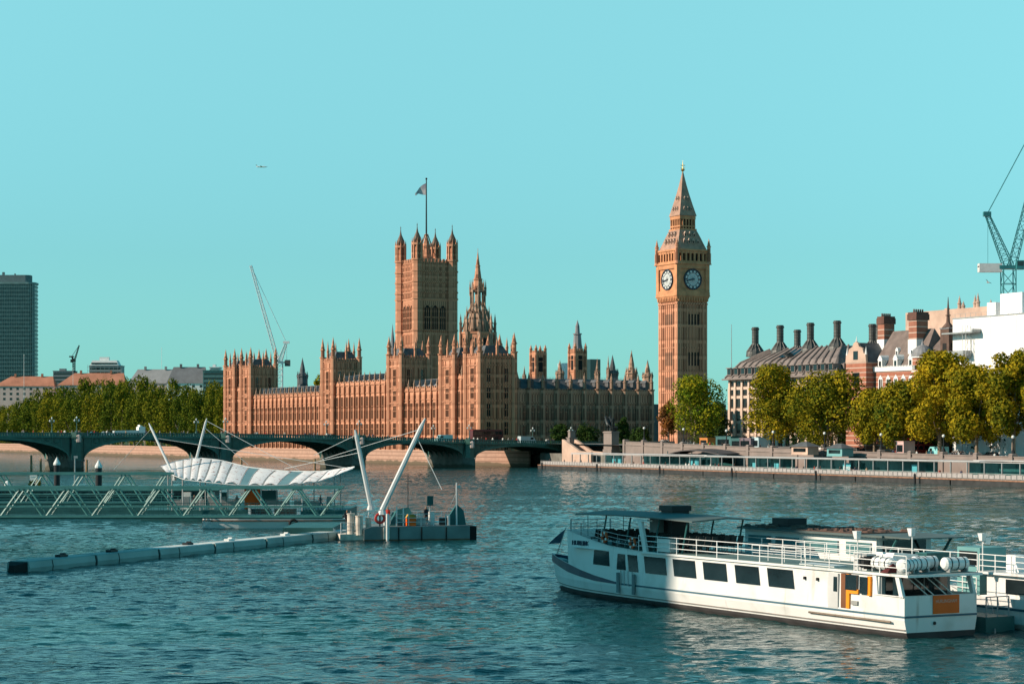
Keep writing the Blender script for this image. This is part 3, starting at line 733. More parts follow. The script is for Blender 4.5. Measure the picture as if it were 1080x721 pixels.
for a in range(4): q.tube((.5*math.cos(a*1.57),.5*math.sin(a*1.57),Z(179)),(.9*math.cos(a*1.57),.9*math.sin(a*1.57),Z(176.5)),.06)
q.build('finial', mat('gilt_metal',(.75,.45,.12),.35,.1,1,metal=.8), bt)
# ================================================================ BRIDGE
BQ = Vector((-125.2, 600)); BW = 26.0
br = thing('arched_bridge', 'long dark green iron arch bridge on stone piers crossing the river', 'bridge', (BQ.x, BQ.y, 0), TH)
stain(GRANITE, (.05,.05,.03), .45, .7, .8, (.3,.3,.3), 1.2)
PIERS = [-92, -46, 0, 45.2, 88.6, 126.5, 163.5]
CROWN = [8.9, 9.0, 8.9, 8.5, 7.7, 6.7]
def interp(pts, x):
    if x <= pts[0][0]: return pts[0][1]
    for (a,za),(b_,zb) in zip(pts[:-1],pts[1:]):
        if x <= b_: return za+(zb-za)*(x-a)/(b_-a)
    return pts[-1][1]
def ztop(s): return interp([(-140,11.0),(-46,11.1),(0,11.0),(45,10.8),(88.6,10.2),(126.5,9.0),(163.5,8.3),(260,8.0)], s)
def bw(x, y): q = BQ + UX*x + UY*y; return q.x, q.y
PW = 2.1
for i in range(len(PIERS)-1):
    s0, s1 = PIERS[i]+PW, PIERS[i+1]-PW; zs, zc = 3.0, CROWN[i]; N_ = 28
    ar = []
    for k in range(N_+1):
        a = math.pi*(1-k/N_); ar.append(((s0+s1)/2+(s1-s0)/2*math.cos(a), zs+(zc-zs)*math.sin(a)**.9 if 0<k<N_ else zs))
    b = MB()
    def arch_plate(y, th, drop):                           # a plate between arch and deck
        for (xa,za),(xb,zb) in zip(ar[:-1],ar[1:]):
            ta, tb = ztop(xa)-drop, ztop(xb)-drop
            b.hexa([(xa,y,za),(xb,y,zb),(xb,y+th,zb),(xa,y+th,za)],[(xa,y,max(ta,za+.1)),(xb,y,max(tb,zb+.1)),(xb,y+th,max(tb,zb+.1)),(xa,y+th,max(ta,za+.1))])
    b.mi(0); arch_plate(0, .35, 1.25); arch_plate(BW-.35, .35, 1.25)
    for k in range(1, 7): arch_plate(BW*k/7, .3, 2.0)
    for (xa,za),(xb,zb) in zip(ar[:-1],ar[1:]):            # deck slab
        b.hexa([(xa,.35,ztop(xa)-1.9),(xb,.35,ztop(xb)-1.9),(xb,BW-.35,ztop(xb)-1.9),(xa,BW-.35,ztop(xa)-1.9)],[(xa,.35,ztop(xa)-1.2),(xb,.35,ztop(xb)-1.2),(xb,BW-.35,ztop(xb)-1.2),(xa,BW-.35,ztop(xa)-1.2)])
    b.mi(1)
    for y0, y1 in ((-.28, .0), (BW, BW+.28)):              # moulded arch ring
        for (xa,za),(xb,zb) in zip(ar[:-1],ar[1:]):
            b.hexa([(xa,y0,za-.02),(xb,y0,zb-.02),(xb,y1,zb-.02),(xa,y1,za-.02)],[(xa,y0,za+.62),(xb,y0,zb+.62),(xb,y1,zb+.62),(xa,y1,za+.62)])
    b.build('arch_span', [GREEN_IRON, GREEN_IRON2], br)
    q = MB()                                               # spandrel tracery: rings and bars of the near face
    for t in (.06,.12,.19,.81,.88,.94):
        x = s0+(s1-s0)*t; za = interp(ar, x)+.6; zb = ztop(x)-1.3
        if zb-za > .5: q.box(x-.1,x+.1,-.14,0,za,zb)
    for t in (.09,.155,.845,.91):
        x = s0+(s1-s0)*t; za = interp(ar, x)+.6; zb = ztop(x)-1.3; r = min(1.0,(zb-za)*.33)
        if r > .25: q.torus((x,-.07,zb-r-.1),(0,1,0),r,.09,12,4)
    q.build('spandrel_tracery', GREEN_IRON2, br)
for i, s in enumerate(PIERS):
    b = MB()
    b.mi(0).prism([(s-PW,0),(s,-4.2),(s+PW,0),(s+PW,BW),(s,BW+4.2),(s-PW,BW)], -1.5, 3.0)
    b.prism([(s-PW-.25,0),(s,-4.7),(s+PW+.25,0),(s+PW+.25,BW),(s,BW+4.7),(s-PW-.25,BW)], 2.7, 3.2)
    b.box(s-PW+.2,s+PW-.2,.5,BW-.5,3.2,ztop(s)-1.3)
    b.mi(1)
    for y in (-.3, BW+.3):
        b.frus(s,y,3.2,ztop(s)-1.6,1.9,1.75,8); b.frus(s,y,ztop(s)-1.6,ztop(s)-1.2,2.1,2.2,8); b.frus(s,y,ztop(s)-1.2,ztop(s)+.1,1.8,1.8,8)
    b.build('bridge_pier', [GRANITE, GREEN_IRON], br)
    q = MB(); q.frus(s,-1.9,ztop(s)-2.7,ztop(s)-.9,.75,.75,6); q.frus(s,-1.9,ztop(s)-.9,ztop(s)-.4,.75,.1,6)
    q.build('carved_shield', mat('pale_shield',(.55,.42,.38),.8,.15,1) if i == 0 else bpy.data.materials['pale_shield'], br)
XS = [-140+ i*4 for i in range(82)]
for y0, y1, nm in ((-.15,.2,0),(BW-.2,BW+.15,1)):
    b = MB()
    for xa, xb in zip(XS[:-1], XS[1:]):
        za, zb = ztop(xa), ztop(xb)
        def bar(l0, l1, e):
            b.hexa([(xa,y0-e,za-l0),(xb,y0-e,zb-l0),(xb,y1+e,zb-l0),(xa,y1+e,za-l0)],[(xa,y0-e,za-l1),(xb,y0-e,zb-l1),(xb,y1+e,zb-l1),(xa,y1+e,za-l1)])
        bar(1.5,1.2,.35); bar(1.2,1.0,.1); bar(.16,.0,.12)
        for k in range(5):
            x = xa+(k+.5)*.8; z = ztop(x); b.box(x-.24,x+.24,y0+.1,y1-.1,z-1.0,z-.16)
    b.build('parapet', GREEN_IRON2, br)
b = MB()
for xa, xb in zip(XS[:-1], XS[1:]):
    za, zb = ztop(xa)-1.15, ztop(xb)-1.15
    for y0, y1, e, k in ((.4,BW-.4,0,0),(.4,4.4,.13,1),(BW-4.4,BW-.4,.13,1)):
        b.mi(k).hexa([(xa,y0,za-.3),(xb,y0,zb-.3),(xb,y1,zb-.3),(xa,y1,za-.3)],[(xa,y0,za+.04+e),(xb,y0,zb+.04+e),(xb,y1,zb+.04+e),(xa,y1,za+.04+e)])
b.build('roadway', [ASPH, PAVE], br)
b = MB(); s = PIERS[-1]; b.box(s+1,s+14,.5,BW-.5,-1,ztop(s)-1.4); b.build('abutment', GRANITE, br)

# triple-globe lamps on the piers and along the parapet
LAMPG = mat('lamp_globe', (.75,.75,.72), .3, .05, 1)
def make_lamp(label):
    t = thing('street_lamp', label, 'lamp', (0,0,0), TH, 'lamps on the bridge parapet')
    q = MB(); q.lathe(0,0,[(.34,0),(.3,.5),(.14,.7),(.1,3.2),(.16,3.3),(.06,4.1)],8)
    for a in (0, math.pi): q.path([(0,0,2.9),(.45*math.cos(a),0,3.0),(.62*math.cos(a),0,3.3)],.05,5)
    post = q.build('post', GREEN_IRON2, t)
    q = MB(); q.lathe(0,0,[(.1,-.1),(.22,.05),(.25,.32),(.12,.5),(.0,.62)],8); g = q.build('lantern', LAMPG, t, (0,0,4.1))
    for a in (0, math.pi): inst(g, t, (.62*math.cos(a),0,3.3))
    return t
lamp0 = None
for i, s in enumerate([-46,0,45.2,88.6,126.5,163.5]):
    for far in (0, 1):
        l_ = make_lamp('green three-globe lamp on the near parapet of the bridge') if lamp0 is None else copy_tree(lamp0)
        lamp0 = lamp0 or l_
        x, y = bw(s, BW+.0 if far else .02); l_.location = (x, y, ztop(s)); 
        if far: l_['label'] = 'green three-globe lamp on the far parapet of the bridge, behind the traffic'; l_['group'] = 'lamps on the far parapet'

# ---------------------------------------------------------------- people (small figures, each one continuous body)
def skin_body(name, joints, edges, radii):
    me = bpy.data.meshes.new(name); me.from_pydata([Vector(j) for j in joints], edges, [])
    o = bpy.data.objects.new(name+'_tmp', me); COL.objects.link(o)
    md = o.modifiers.new('s','SKIN'); md.use_smooth_shade = True
    lay = me.skin_vertices[0] if len(me.skin_vertices) else None
    if lay is None:
        me.attributes  # keep
    for i, r in enumerate(radii):
        if lay: lay.data[i].radius = (r, r); lay.data[i].use_root = (i == 0)
    sb = o.modifiers.new('b','SUBSURF'); sb.levels = 1; sb.render_levels = 1
    dg = bpy.context.evaluated_depsgraph_get(); ev = o.evaluated_get(dg)
    out = bpy.data.meshes.new_from_object(ev); bpy.data.objects.remove(o); bpy.data.meshes.remove(me)
    return out
def person_mesh(name, stride=.0, arm=.0):
    J = [(0,0,.95),(0,0,1.2),(0,0,1.42),(0,0,1.5),(0,.02,1.62),(0,.02,1.72),
         (-.1,0,.9),(-.1,.5*stride,.5),(-.1,.35*stride-.25*abs(stride),.07),(-.1,.35*stride-.25*abs(stride)+.15,.04),
         (.1,0,.9),(.1,-.15*stride,.5),(.1,-.6*stride,.09),(.1,-.6*stride+.14,.05),
         (-.19,0,1.4),(-.24,-.3*stride-.03,1.13),(-.22,-.3*stride+.1+arm,.88+arm),(.19,0,1.4),(.24,.3*stride-.03,1.13),(.22,.3*stride+.1+arm,.88+arm)]
    Ed = [(0,1),(1,2),(2,3),(3,4),(4,5),(0,6),(6,7),(7,8),(8,9),(0,10),(10,11),(11,12),(12,13),(2,14),(14,15),(15,16),(2,17),(17,18),(18,19)]
    Rr = [.15,.15,.15,.06,.1,.085,.095,.07,.05,.04,.095,.07,.05,.04,.07,.05,.035,.07,.05,.035]
    return skin_body(name, J, Ed, Rr)
SKIN = mat('skin_and_hair', (.30,.17,.11), .7, .3, 6)
CLOTH = [mat('dark_cloth',(.02,.022,.03),.9,.2,3), mat('navy_cloth',(.03,.04,.09),.9,.2,3), mat('grey_cloth',(.2,.2,.2),.9,.2,3), mat('white_cloth',(.7,.69,.66),.9,.1,3),
         mat('red_cloth',(.4,.04,.03),.9,.2,3), mat('tan_cloth',(.35,.25,.16),.9,.2,3), mat('denim_cloth',(.06,.09,.16),.9,.2,3)]
_pm = {}
def person_obj(top, leg, pose, loc, rz, label, group, sc_=1.0):
    key = (top, leg, pose)
    if key not in _pm:
        me = person_mesh('person', *[(0,.0),(.55,0.),(0,.22)][pose])
        for m in (SKIN, CLOTH[top], CLOTH[leg]): me.materials.append(m)
        for p in me.polygons: z = p.center.z; p.material_index = 0 if z > 1.5 else (1 if z > .88 else 2)
        _pm[key] = me
    o = bpy.data.objects.new('person', _pm[key]); COL.objects.link(o)
    o.location = loc; o.rotation_euler.z = rz; o.scale = (sc_,)*3
    return tag(o, label, 'person', group)
rnd = random.Random(11)
CN = ['dark','navy','grey','white','red','tan','denim']
for k in range(105):
    s = rnd.uniform(-60, 160); y = rnd.uniform(.7, 2.6)
    if k < 6: s = [5.5, 128.6, 130.0, 131.4, 139, 141][k]; y = 1
    top = rnd.choice([0,0,1,2,2,3,4,5]) if k >= 6 else [4,3,3,0,3,2][k]
    x, yy = bw(s, y)
    person_obj(top, rnd.choice([0,1,6]), 1 if k % 3 else 0, (x, yy, ztop(s)-1.0), TH+rnd.choice([-1,1])*math.pi/2, 'pedestrian in a %s top walking along the near footway of the bridge' % CN[top], 'pedestrians in %s tops on the bridge' % CN[top], rnd.uniform(.96,1.08))

# ---------------------------------------------------------------- road vehicles
TYRE = RUBBER
def vehicle(name, label, cat, prof, width, wheels, windows, m, loc, rz, glass_band=None, extra=None, group=None):
    """side profile (x,z) extruded across; windows: list of (x0,x1,z0,z1) on both sides; front/back panes given as quads"""
    t = thing(name, label, cat, loc, rz, group)
    b = MB(); b.ext([(x,-width/2,z) for x,z in prof], (0,width,0)); b.build('body', m, t)
    for (x0,x1,z0,z1) in windows:
        for s in (-1,1): q = MB(); q.box(x0,x1,s*(width/2-.02),s*(width/2+.015),z0,z1); q.build('side_window', GLASS, t)
    if extra: extra(t)
    w0 = None
    for x, r in wheels:
        for s in (-1, 1):
            if w0 is None or abs(w0['r_']-r) > .01:
                q = MB(); q.tube((0,-.12,0),(0,.12,0),r,14); w0 = q.build('wheel', TYRE, t); w0['r_'] = r
                q = MB(); q.tube((0,-.135,0),(0,.135,0),r*.55,10); rim = q.build('rim', STEEL, w0)
                w0.location = (x, s*(width/2-.12), r)
            else:
                c = inst(w0, t, (x, s*(width/2-.12), r)); inst(rim, c)
    return t
def front_panes(quads, m=None):
    def f(t):
        for (x0,z0,x1,z1,hw) in quads:
            q = MB(); e = .02 if x0 >= 0 else -.02
            q.add([(x0+e,-hw,z0),(x0+e,hw,z0),(x1+e,hw*.92,z1),(x1+e,-hw*.92,z1),(x0-e,-hw,z0),(x0-e,hw,z0),(x1-e,hw*.92,z1),(x1-e,-hw*.92,z1)],[(0,1,2,3),(7,6,5,4),(0,4,5,1),(1,5,6,2),(2,6,7,3),(3,7,4,0)])
            q.build('windscreen', m or GLASS, t)
    return f
CARP = [(-2.1,.35),(2.1,.35),(2.15,.75),(1.9,.92),(1.0,1.0),(.45,1.45),(-1.1,1.47),(-1.8,1.0),(-2.12,.95)]
def car(label, m, loc, rz, group=None):
    return vehicle('parked_car', label, 'car', CARP, 1.75, [(-1.3,.32),(1.3,.32)], [(-1.35,-.35,1.02,1.38),(-.25,.6,1.02,1.38)], m, loc, rz, extra=front_panes([(1.0,1.02,.5,1.42,.72),(-1.78,1.04,-1.18,1.42,.72)]), group=group)
VANP = [(-2.7,.4),(2.6,.4),(2.7,.95),(2.2,1.25),(1.6,2.1),(1.3,2.25),(-2.65,2.3)]
def van(label, m, loc, rz, sc_=1.0):
    t = vehicle('van', label, 'van', VANP, 2.0, [(-1.7,.36),(1.7,.36)], [(.6,1.6,1.35,1.95)], m, loc, rz, extra=front_panes([(2.2,1.3,1.62,2.05,.85)])); t.scale = (sc_,)*3; return t
SILVER = mat('silver_paint',(.55,.57,.58),.3,.08,.6,metal=.3); TEALP = mat('teal_paint',(.06,.28,.27),.35,.1,.6); DKRED = mat('dark_red_paint',(.10,.012,.012),.35,.15,.6,spec=.5)
def on_bridge(px, y):
    k = (px-540)/F; ax, ay = BQ.x+UY.x*y, BQ.y+UY.y*y
    s = (k*ay-ax)/(UX.x-k*UX.y); q = bw(s, y); return q[0], q[1], ztop(s)-1.1
def bus_extra(t):
    q = MB(); q.box(5.49,5.53,-1.1,1.1,1.2,2.3); q.build('windscreen', GLASS, t); q = MB(); q.box(5.49,5.53,-1.1,1.1,2.75,3.9); q.build('windscreen', GLASS, t)
    q = MB(); q.box(-5.5,5.5,-1.22,1.22,4.3,4.42); q.build('roof', mat('bus_roof',(.42,.10,.09),.5,.1,.6), t)
    for x in (-4.9,): 
        q = MB(); q.box(-5.52,-5.48,-.2,.2,1.0,1.5); q.build('rear_light', RED, t)
BUSP = [(-5.5,.4),(5.4,.4),(5.5,1.0),(5.5,4.0),(5.2,4.3),(-5.3,4.3),(-5.5,4.0)]
vehicle('double_decker_bus', 'dark red double-decker bus with two rows of black windows crossing the bridge', 'bus', BUSP, 2.5, [(-3.4,.48),(3.2,.48)],
        [(-5.2+i*1.5,-5.2+i*1.5+1.35,2.75,3.75) for i in range(7)]+[(-5.2+i*1.5,-5.2+i*1.5+1.35,1.2,2.2) for i in range(6)], DKRED, on_bridge(513,8), TH, extra=bus_extra)
van('teal and white van driving on the bridge left of the dark red bus', mat('pale_teal_paint',(.35,.62,.62),.3,.1,.5), on_bridge(468,7), TH+math.pi, 1.02)
van('light grey van on the bridge just right of the dark red bus', SILVER, on_bridge(556,8), TH, 1.1)
def lorry_extra(t):
    q = MB(); q.box(2.6,4.6,-1.2,1.2,.6,2.9); q.ext([(3.0,-1.1,2.9),(4.2,-1.1,2.9),(3.0,-1.1,3.5)],(0,2.2,0)); cabn = q.build('cab', WHITE, t)
    q = MB(); q.box(4.59,4.63,-1.0,1.0,1.7,2.6); q.box(4.55,4.6,-.9,.9,1.75,2.5); q.build('cab_window', GLASS, cabn)
vehicle('lorry', 'silver flatbed lorry with a raised white cab on the left part of the bridge', 'lorry', [(-4.6,.7),(2.5,.7),(2.5,1.9),(-4.6,1.75)], 2.4, [(-3.4,.45),(-2.3,.45),(3.4,.45)], [], SILVER, on_bridge(136,7), TH, extra=lorry_extra)
car('white car ahead of the silver lorry on the bridge', WHITE, on_bridge(113,7), TH)
car('dark car at the tail of the short line of traffic left of the lorry', BLACK, on_bridge(101,7), TH)
car('black taxi-like car crossing the bridge in front of the orange palace', BLACK, on_bridge(350,8), TH)
# ================================================================ EMBANKMENT AND PASSENGER PIER
ER = math.atan2(-E.y, -E.x)                               # rotation of a frame whose X runs along the pier, away from the camera
EPINK = mat('pink_granite_wall', (.30,.235,.21), .9, .25, .35, bump=.2, col2=(.18,.15,.135), mix=1.2)
ls = [l_at(660,14), 75, 110, 150, 190, 220, 260, 300, 380, 500]
b = MB()
pts = [emb(l, 14) for l in ls]
for (x0,y0),(x1,y1),la,lb in zip(pts[:-1],pts[1:],ls[:-1],ls[1:]):
    n_ = EN
    def slab(z0a,z0b,z1a,z1b,o0,o1):
        b.hexa([(x0+n_.x*o0,y0+n_.y*o0,z0a),(x1+n_.x*o0,y1+n_.y*o0,z0b),(x1+n_.x*o1,y1+n_.y*o1,z0b),(x0+n_.x*o1,y0+n_.y*o1,z0a)],[(x0+n_.x*o0,y0+n_.y*o0,z1a),(x1+n_.x*o0,y1+n_.y*o0,z1b),(x1+n_.x*o1,y1+n_.y*o1,z1b),(x0+n_.x*o1,y0+n_.y*o1,z1a)])
    za, zb = zg(la), zg(lb)
    slab(-1,-1,za+.05,zb+.05,-.6,1.2); slab(za+.05,zb+.05,za+.3,zb+.3,-.8,.3); slab(za+.3,zb+.3,za+1.0,zb+1.0,-.5,.1); slab(za+1.0,zb+1.0,za+1.2,zb+1.2,-.65,.25)
x_ = Vector(emb(ls[0], 14)); 
l = ls[0]+.3
while l < 480:
    x, y = emb(l, 13.8); z = zg(l); b.frus(x, y, z-3.5, z+1.45, .95, .95, 4, math.pi/4+ER); b.frus(x, y, z+1.45, z+1.75, 1.1, .7, 4, math.pi/4+ER); l += 13
# end return beside the bridge stairs
x0, y0 = emb(ls[0], 13.5); x1, y1 = emb(ls[0], 30); d = Vector((E.x,E.y))*.8; z = zg(ls[0])
b.hexa([(x0,y0,-1),(x1,y1,-1),(x1-d.x,y1-d.y,-1),(x0-d.x,y0-d.y,-1)],[(x0,y0,z+1.2),(x1,y1,z+1.2),(x1-d.x,y1-d.y,z+1.2),(x0-d.x,y0-d.y,z+1.2)])
tag(b.build('embankment_wall', EPINK), 'long pinkish granite embankment wall with a parapet behind the floating pier', 'wall')

# stairs and pylon at the bridge end
d_ = 655
sw = thing('bridge_stair', 'pale stone stair wall sloping down from a square pylon at the end of the bridge', 'stair', (P(603,0,d_).x, d_, 0), ER)
b = MB(); b.box(-1.2,1.2,-1.2,1.2,-1,zat(462,d_)); b.box(-1.4,1.4,-1.4,1.4,zat(462,d_),zat(461,d_)); b.box(-.9,.9,-.9,.9,zat(461,d_),zat(455,d_)); b.box(-1.05,1.05,-1.05,1.05,zat(455,d_),zat(454,d_))
b.build('pylon', EPINK, sw)
b = MB(); z0, z1 = zat(463,d_), zat(475,d_)
b.ext([(-1.2,-1,-1),(-1.2,-1,z0),(-3,-1,z0-.3),(-15,-1,z1),(-24,-1,z1-.3),(-24,-1,-1)],(0,.8,0)); b.ext([(-1.2,3,-1),(-1.2,3,z0),(-3,3,z0-.3),(-15,3,z1),(-24,3,z1-.3),(-24,3,-1)],(0,.8,0))
b.build('stair_wall', STONE_P, sw)
q = MB()
for k in range(22): q.box(-3-k*.55,-2.4-k*.55,-.2,3,-1,z0-1.2-k*.16)
q.build('steps', EPINK, sw)
# fill bank under the bridge end, dark
b = MB(); q0 = Vector(emb(ls[0],14)); 
b.prism([tuple(emb(ls[0],14)), tuple(emb(ls[0],60)), tuple(emb(-35,60)), tuple(emb(-35,14))], -1, 4.5)
tag(b.build('quay_block', GRANITE), 'dark stone quay below the bridge end behind the pale stair', 'wall')

# charioteer statue on its plinth
d_ = 628; kx = d_/F
st = thing('statue', 'dark bronze chariot statue with rearing horses on a pale stone plinth near the bridge end', 'statue', (P(645,0,d_).x, d_+2, 0), ER)
b = MB(); z1 = zat(454.5,d_); b.box(-3.0,3.0,-1.2,1.2,4,z1); b.box(-3.2,3.2,-1.4,1.4,z1-.5,z1-.15); b.box(-3.2,3.2,-1.4,1.4,4,6)
b.build('plinth', EPINK, st)
BRONZE = mat('dark_bronze', (.035,.04,.04), .45, .4, 2, metal=.6)
b = MB()
b.lathe(-1.6,0,[(1.1,z1),(1.3,z1+1.2),(.7,z1+1.3)],10)
for y in (-.75, 0, .75): pass
b.torus((-1.6,-1.0,z1+.8),(0,1,0),.75,.1,14,5); b.torus((-1.6,1.0,z1+.8),(0,1,0),.75,.1,14,5); b.tube((-1.6,-1,z1+.8),(-1.6,1,z1+.8),.08)
b.build('chariot', BRONZE, st)
me = person_mesh('queen_figure', 0, .25); me.materials.append(BRONZE)
o = bpy.data.objects.new('queen_figure', me); COL.objects.link(o); o.parent = st; o.location = (-1.5,0,z1+.8); o.scale = (2.0,2.0,2.0); o.rotation_euler.z = R(-90)
q = MB(); q.tube((-1.3,.5,z1+1.4),(-.9,.5,z1+5.4),.08); q.build('spear', BRONZE, o.parent)
hm = skin_body('rearing_horse', [(0,0,1.25),(.45,0,1.6),(.85,0,2.0),(1.15,0,2.5),(1.5,0,2.45),(1.7,0,2.25),(.95,-.2,1.6),(1.4,-.2,1.75),(1.5,-.2,1.4),(.95,.2,1.6),(1.3,.2,1.55),(1.35,.2,1.2),(-.15,-.2,.85),(.05,-.2,.5),(-.15,-.2,.05),(-.15,.2,.85),(.0,.2,.5),(-.2,.2,.05),(-.4,0,1.1),(-.7,0,.7)],
    [(0,1),(1,2),(2,3),(3,4),(4,5),(2,6),(6,7),(7,8),(2,9),(9,10),(10,11),(0,12),(12,13),(13,14),(0,15),(15,16),(16,17),(0,18),(18,19)],
    [.4,.38,.3,.2,.16,.1,.14,.09,.06,.14,.09,.06,.2,.1,.07,.2,.1,.07,.1,.05])
hm.materials.append(BRONZE)
for y in (-.7,.7):
    o = bpy.data.objects.new('horse', hm); COL.objects.link(o); o.parent = st; o.location = (.5,y,z1); o.scale = (1.75,)*3

# ---- floating passenger pier
LP0, LP1 = -2, 300
pw = thing('floating_pier', 'long floating passenger pier with a thin flat roof along the embankment', 'pier', (*emb(0,0), 0), ER)   # local X = -l, local -Y = towards land
def lx(l): return -l
HULLM = mat('pier_hull', (.04,.04,.04), .8, .4, .5); RAILP = mat('pale_rail_panel', (.36,.33,.32), .7, .15, 2)
b = MB(); b.mi(0)
l = LP0
while l < LP1:
    b.box(lx(l), lx(min(l+38,LP1)-.5), -7, 0, -.6, 1.0); l += 38
b.mi(1).box(lx(LP0),lx(LP1),-7.1,.12,1.0,1.25)
b.build('pontoon_hull', [HULLM, mat('orange_fender', (.26,.13,.08), .8, .4, .8)], pw)
DECKM = mat('pier_deck', (.25,.24,.22), .9, .2)
b = MB(); b.box(lx(LP0+1),lx(LP1),-6.8,-.1,1.25,1.32); b.build('deck', DECKM, pw)
b = MB(); l = LP0+2
while l < LP1-1:
    b.box(lx(l),lx(l+.08),-.2,-.1,1.3,2.45)
    b.box(lx(l+.15),lx(l+1.75),-.17,-.13,1.45,2.3 if int(l*7)%5 else 2.2); l += 1.9
b.box(lx(LP0+2),lx(LP1),-.22,-.08,2.4,2.47)
b.build('railing', RAILP, pw)
ROOFM = mat('pale_roof_sheet', (.45,.44,.44), .5, .12, .3)
b = MB(); lr0 = l_at(604, 1)
b.box(lx(lr0),lx(113),-6.2,-.4,4.9,5.1); b.box(lx(112),lx(236),-6.2,-.2,4.75,4.95); b.box(lx(232),lx(LP1),-6.4,-1.4,4.95,5.12)
b.box(lx(lr0),lx(LP1),-.7,-.35,4.62,4.75)
b.build('pier_roof', ROOFM, pw)
l = lr0+.5; pst = None
while l < LP1:
    if pst is None: q = MB(); q.box(-.12,.12,-.75,-.5,1.3,4.75); pst = q.build('roof_post', STEEL, pw, (lx(l),0,0))
    else: inst(pst, pw, (lx(l),0,0))
    l += 6.1
TGL = mat('teal_glass', (.02,.09,.09), .1, .3, .4, spec=.6)
SIGN = mat('cyan_sign', (.08,.36,.42), .5, .15, .6)
b = MB()
for (a, c) in ((40,52),(66,112),(128,152),(158,176),(180,214),(226,248)): b.box(lx(a),lx(c),-4.6,-4.4,1.3,4.75)
b.build('glass_screen', TGL, pw)
for px in (644, 650, 725, 731, 792, 815, 889, 960):
    l = l_at(px,-.5+2); q = MB(); q.box(lx(l-1.1 if px != 889 else l-1.7),lx(l+1.1 if px != 889 else l+1.7),-2.6,-2.5,1.4,3.9 if px not in (792,815) else 3.4); sg = q.build('sign_panel', SIGN, pw)
    if px == 889: text_mesh('sign_lettering', 'goyo', 1.5, WHITE_M, sg, Matrix.Translation((lx(l),-2.44,2.9)) @ Matrix.Rotation(R(180),4,'Z') @ Matrix.Rotation(R(90),4,'X'), .01)
for l in [LP0+6+i*42 for i in range(7)]:
    x, y = emb(l, -1.1); q = MB(); q.lathe(x, y, [(.26,-2),(.26,1.9),(.0,2.2)], 8)
    tag(q.build('mooring_pile', BLACK), 'black mooring pile standing against the river side of the floating pier', 'mooring post', 'mooring piles along the floating pier')
# raised boarding canopy behind the pier
d_ = 560
cn = thing('boat_shelter', 'dark canopy with a curved eave between the pier roof and the embankment wall', 'shelter', (*emb(l_at(735,9),9),0), ER)
b = MB(); 
cv = [(-19+i*1.9, 6.6-.006*(abs(-19+i*1.9+2))**2*(.6 if i<10 else 1)) for i in range(21)]
for (xa,za),(xb,zb) in zip(cv[:-1],cv[1:]): b.hexa([(xa,-3,za-.25),(xb,-3,zb-.25),(xb,3,zb-.55),(xa,3,za-.55)],[(xa,-3,za),(xb,-3,zb),(xb,3,zb-.3),(xa,3,za-.3)])
b.build('canopy_roof', mat('dark_canopy',(.07,.06,.06),.7,.2), cn)
b = MB()
for x in (-15,-8,0,8,15): b.tube((x,1.5,1),(x,1.5,5.9),.12)
b.box(-17,17,-2.8,-2.6,1,5.2)
b.build('canopy_frame', TGL, cn)
# people waiting on the pier and walking on the embankment
for k in range(34):
    l = rnd.uniform(2, 230); top = rnd.choice([0,0,1,2,3,4,5]); x, y = emb(l, rnd.uniform(.9,2.2))
    person_obj(top, rnd.choice([0,1,6]), rnd.choice([0,1,2]), (x,y,1.3), rnd.uniform(0,6.28), 'person in a %s top waiting at the rail of the floating pier' % CN[top], 'people in %s tops waiting on the pier' % CN[top])
for k in range(44):
    l = rnd.uniform(50, 245); top = rnd.choice([0,0,1,2,3,3,4,5]); x, y = emb(l, rnd.uniform(16.5,22))
    person_obj(top, rnd.choice([0,1,6]), 1, (x,y,zg(l)+.03), rnd.uniform(0,6.28), 'person in a %s top on the embankment walk beside the trees' % CN[top], 'people in %s tops on the embankment' % CN[top])
# kiosks, hoarding, vehicles on the embankment
def kiosk(px, off, wd, ht, m, label, roof=True, dp=3.0):
    l = l_at(px, off); t = thing('kiosk', label, 'kiosk', (*emb(l,off), zg(l)), ER)
    b = MB(); b.box(-wd/2,wd/2,-dp/2,dp/2,0,ht); b.box(-wd/2-.05,wd/2+.05,dp/2,dp/2+.06,0,.3); b.build('walls', m, t)
    q = MB(); q.box(-wd*.38,wd*.38,dp/2,dp/2+.04,ht*.35,ht*.8); q.build('counter_window', GLASS, t)
    q = MB()
    if roof: q.hexa([(-wd/2-.5,-dp/2-.5,ht),(wd/2+.5,-dp/2-.5,ht),(wd/2+.5,dp/2+.5,ht),(-wd/2-.5,dp/2+.5,ht)],[(-wd*.15,-.2,ht+1.1),(wd*.15,-.2,ht+1.1),(wd*.15,.2,ht+1.1),(-wd*.15,.2,ht+1.1)])
    else: q.box(-wd/2-.1,wd/2+.1,-dp/2-.1,dp/2+.1,ht,ht+.15)
    q.build('roof', SLATE if roof else m, t)
    return t
HOARD = mat('teal_hoarding',(.05,.13,.13),.6,.2,.5)
kiosk(768,20,9,3.4,HOARD,'dark teal site hut behind the embankment parapet, left of the mauve one',False); kiosk(781,20,5.5,3.0,HOARD,'dark teal low cabin between the long site hut and the mauve screen',False)
kiosk(791,20,6.5,3.2,mat('mauve_hoarding',(.17,.13,.15),.7,.2),'mauve panelled screen box on the embankment below the first tall tree',False)
kiosk(802,21,3.5,3.4,mat('pale_blue_hoarding',(.45,.58,.62),.6,.1),'pale blue upright box at the foot of the first tall tree',False)
kiosk(849,9,8,2.0,STONE_P,'pale kiosk with a dark hipped roof, left of its teal twin by the pier'); kiosk(886,9,7,1.9,mat('pale_teal_wall',(.15,.34,.35),.6,.1),'pale teal kiosk with a dark hipped roof behind the pier roof')
kiosk(955,19,3.2,3.6,mat('pink_panel',(.6,.38,.35),.7,.1),'tall pink and white booth standing among the tree trunks',False)
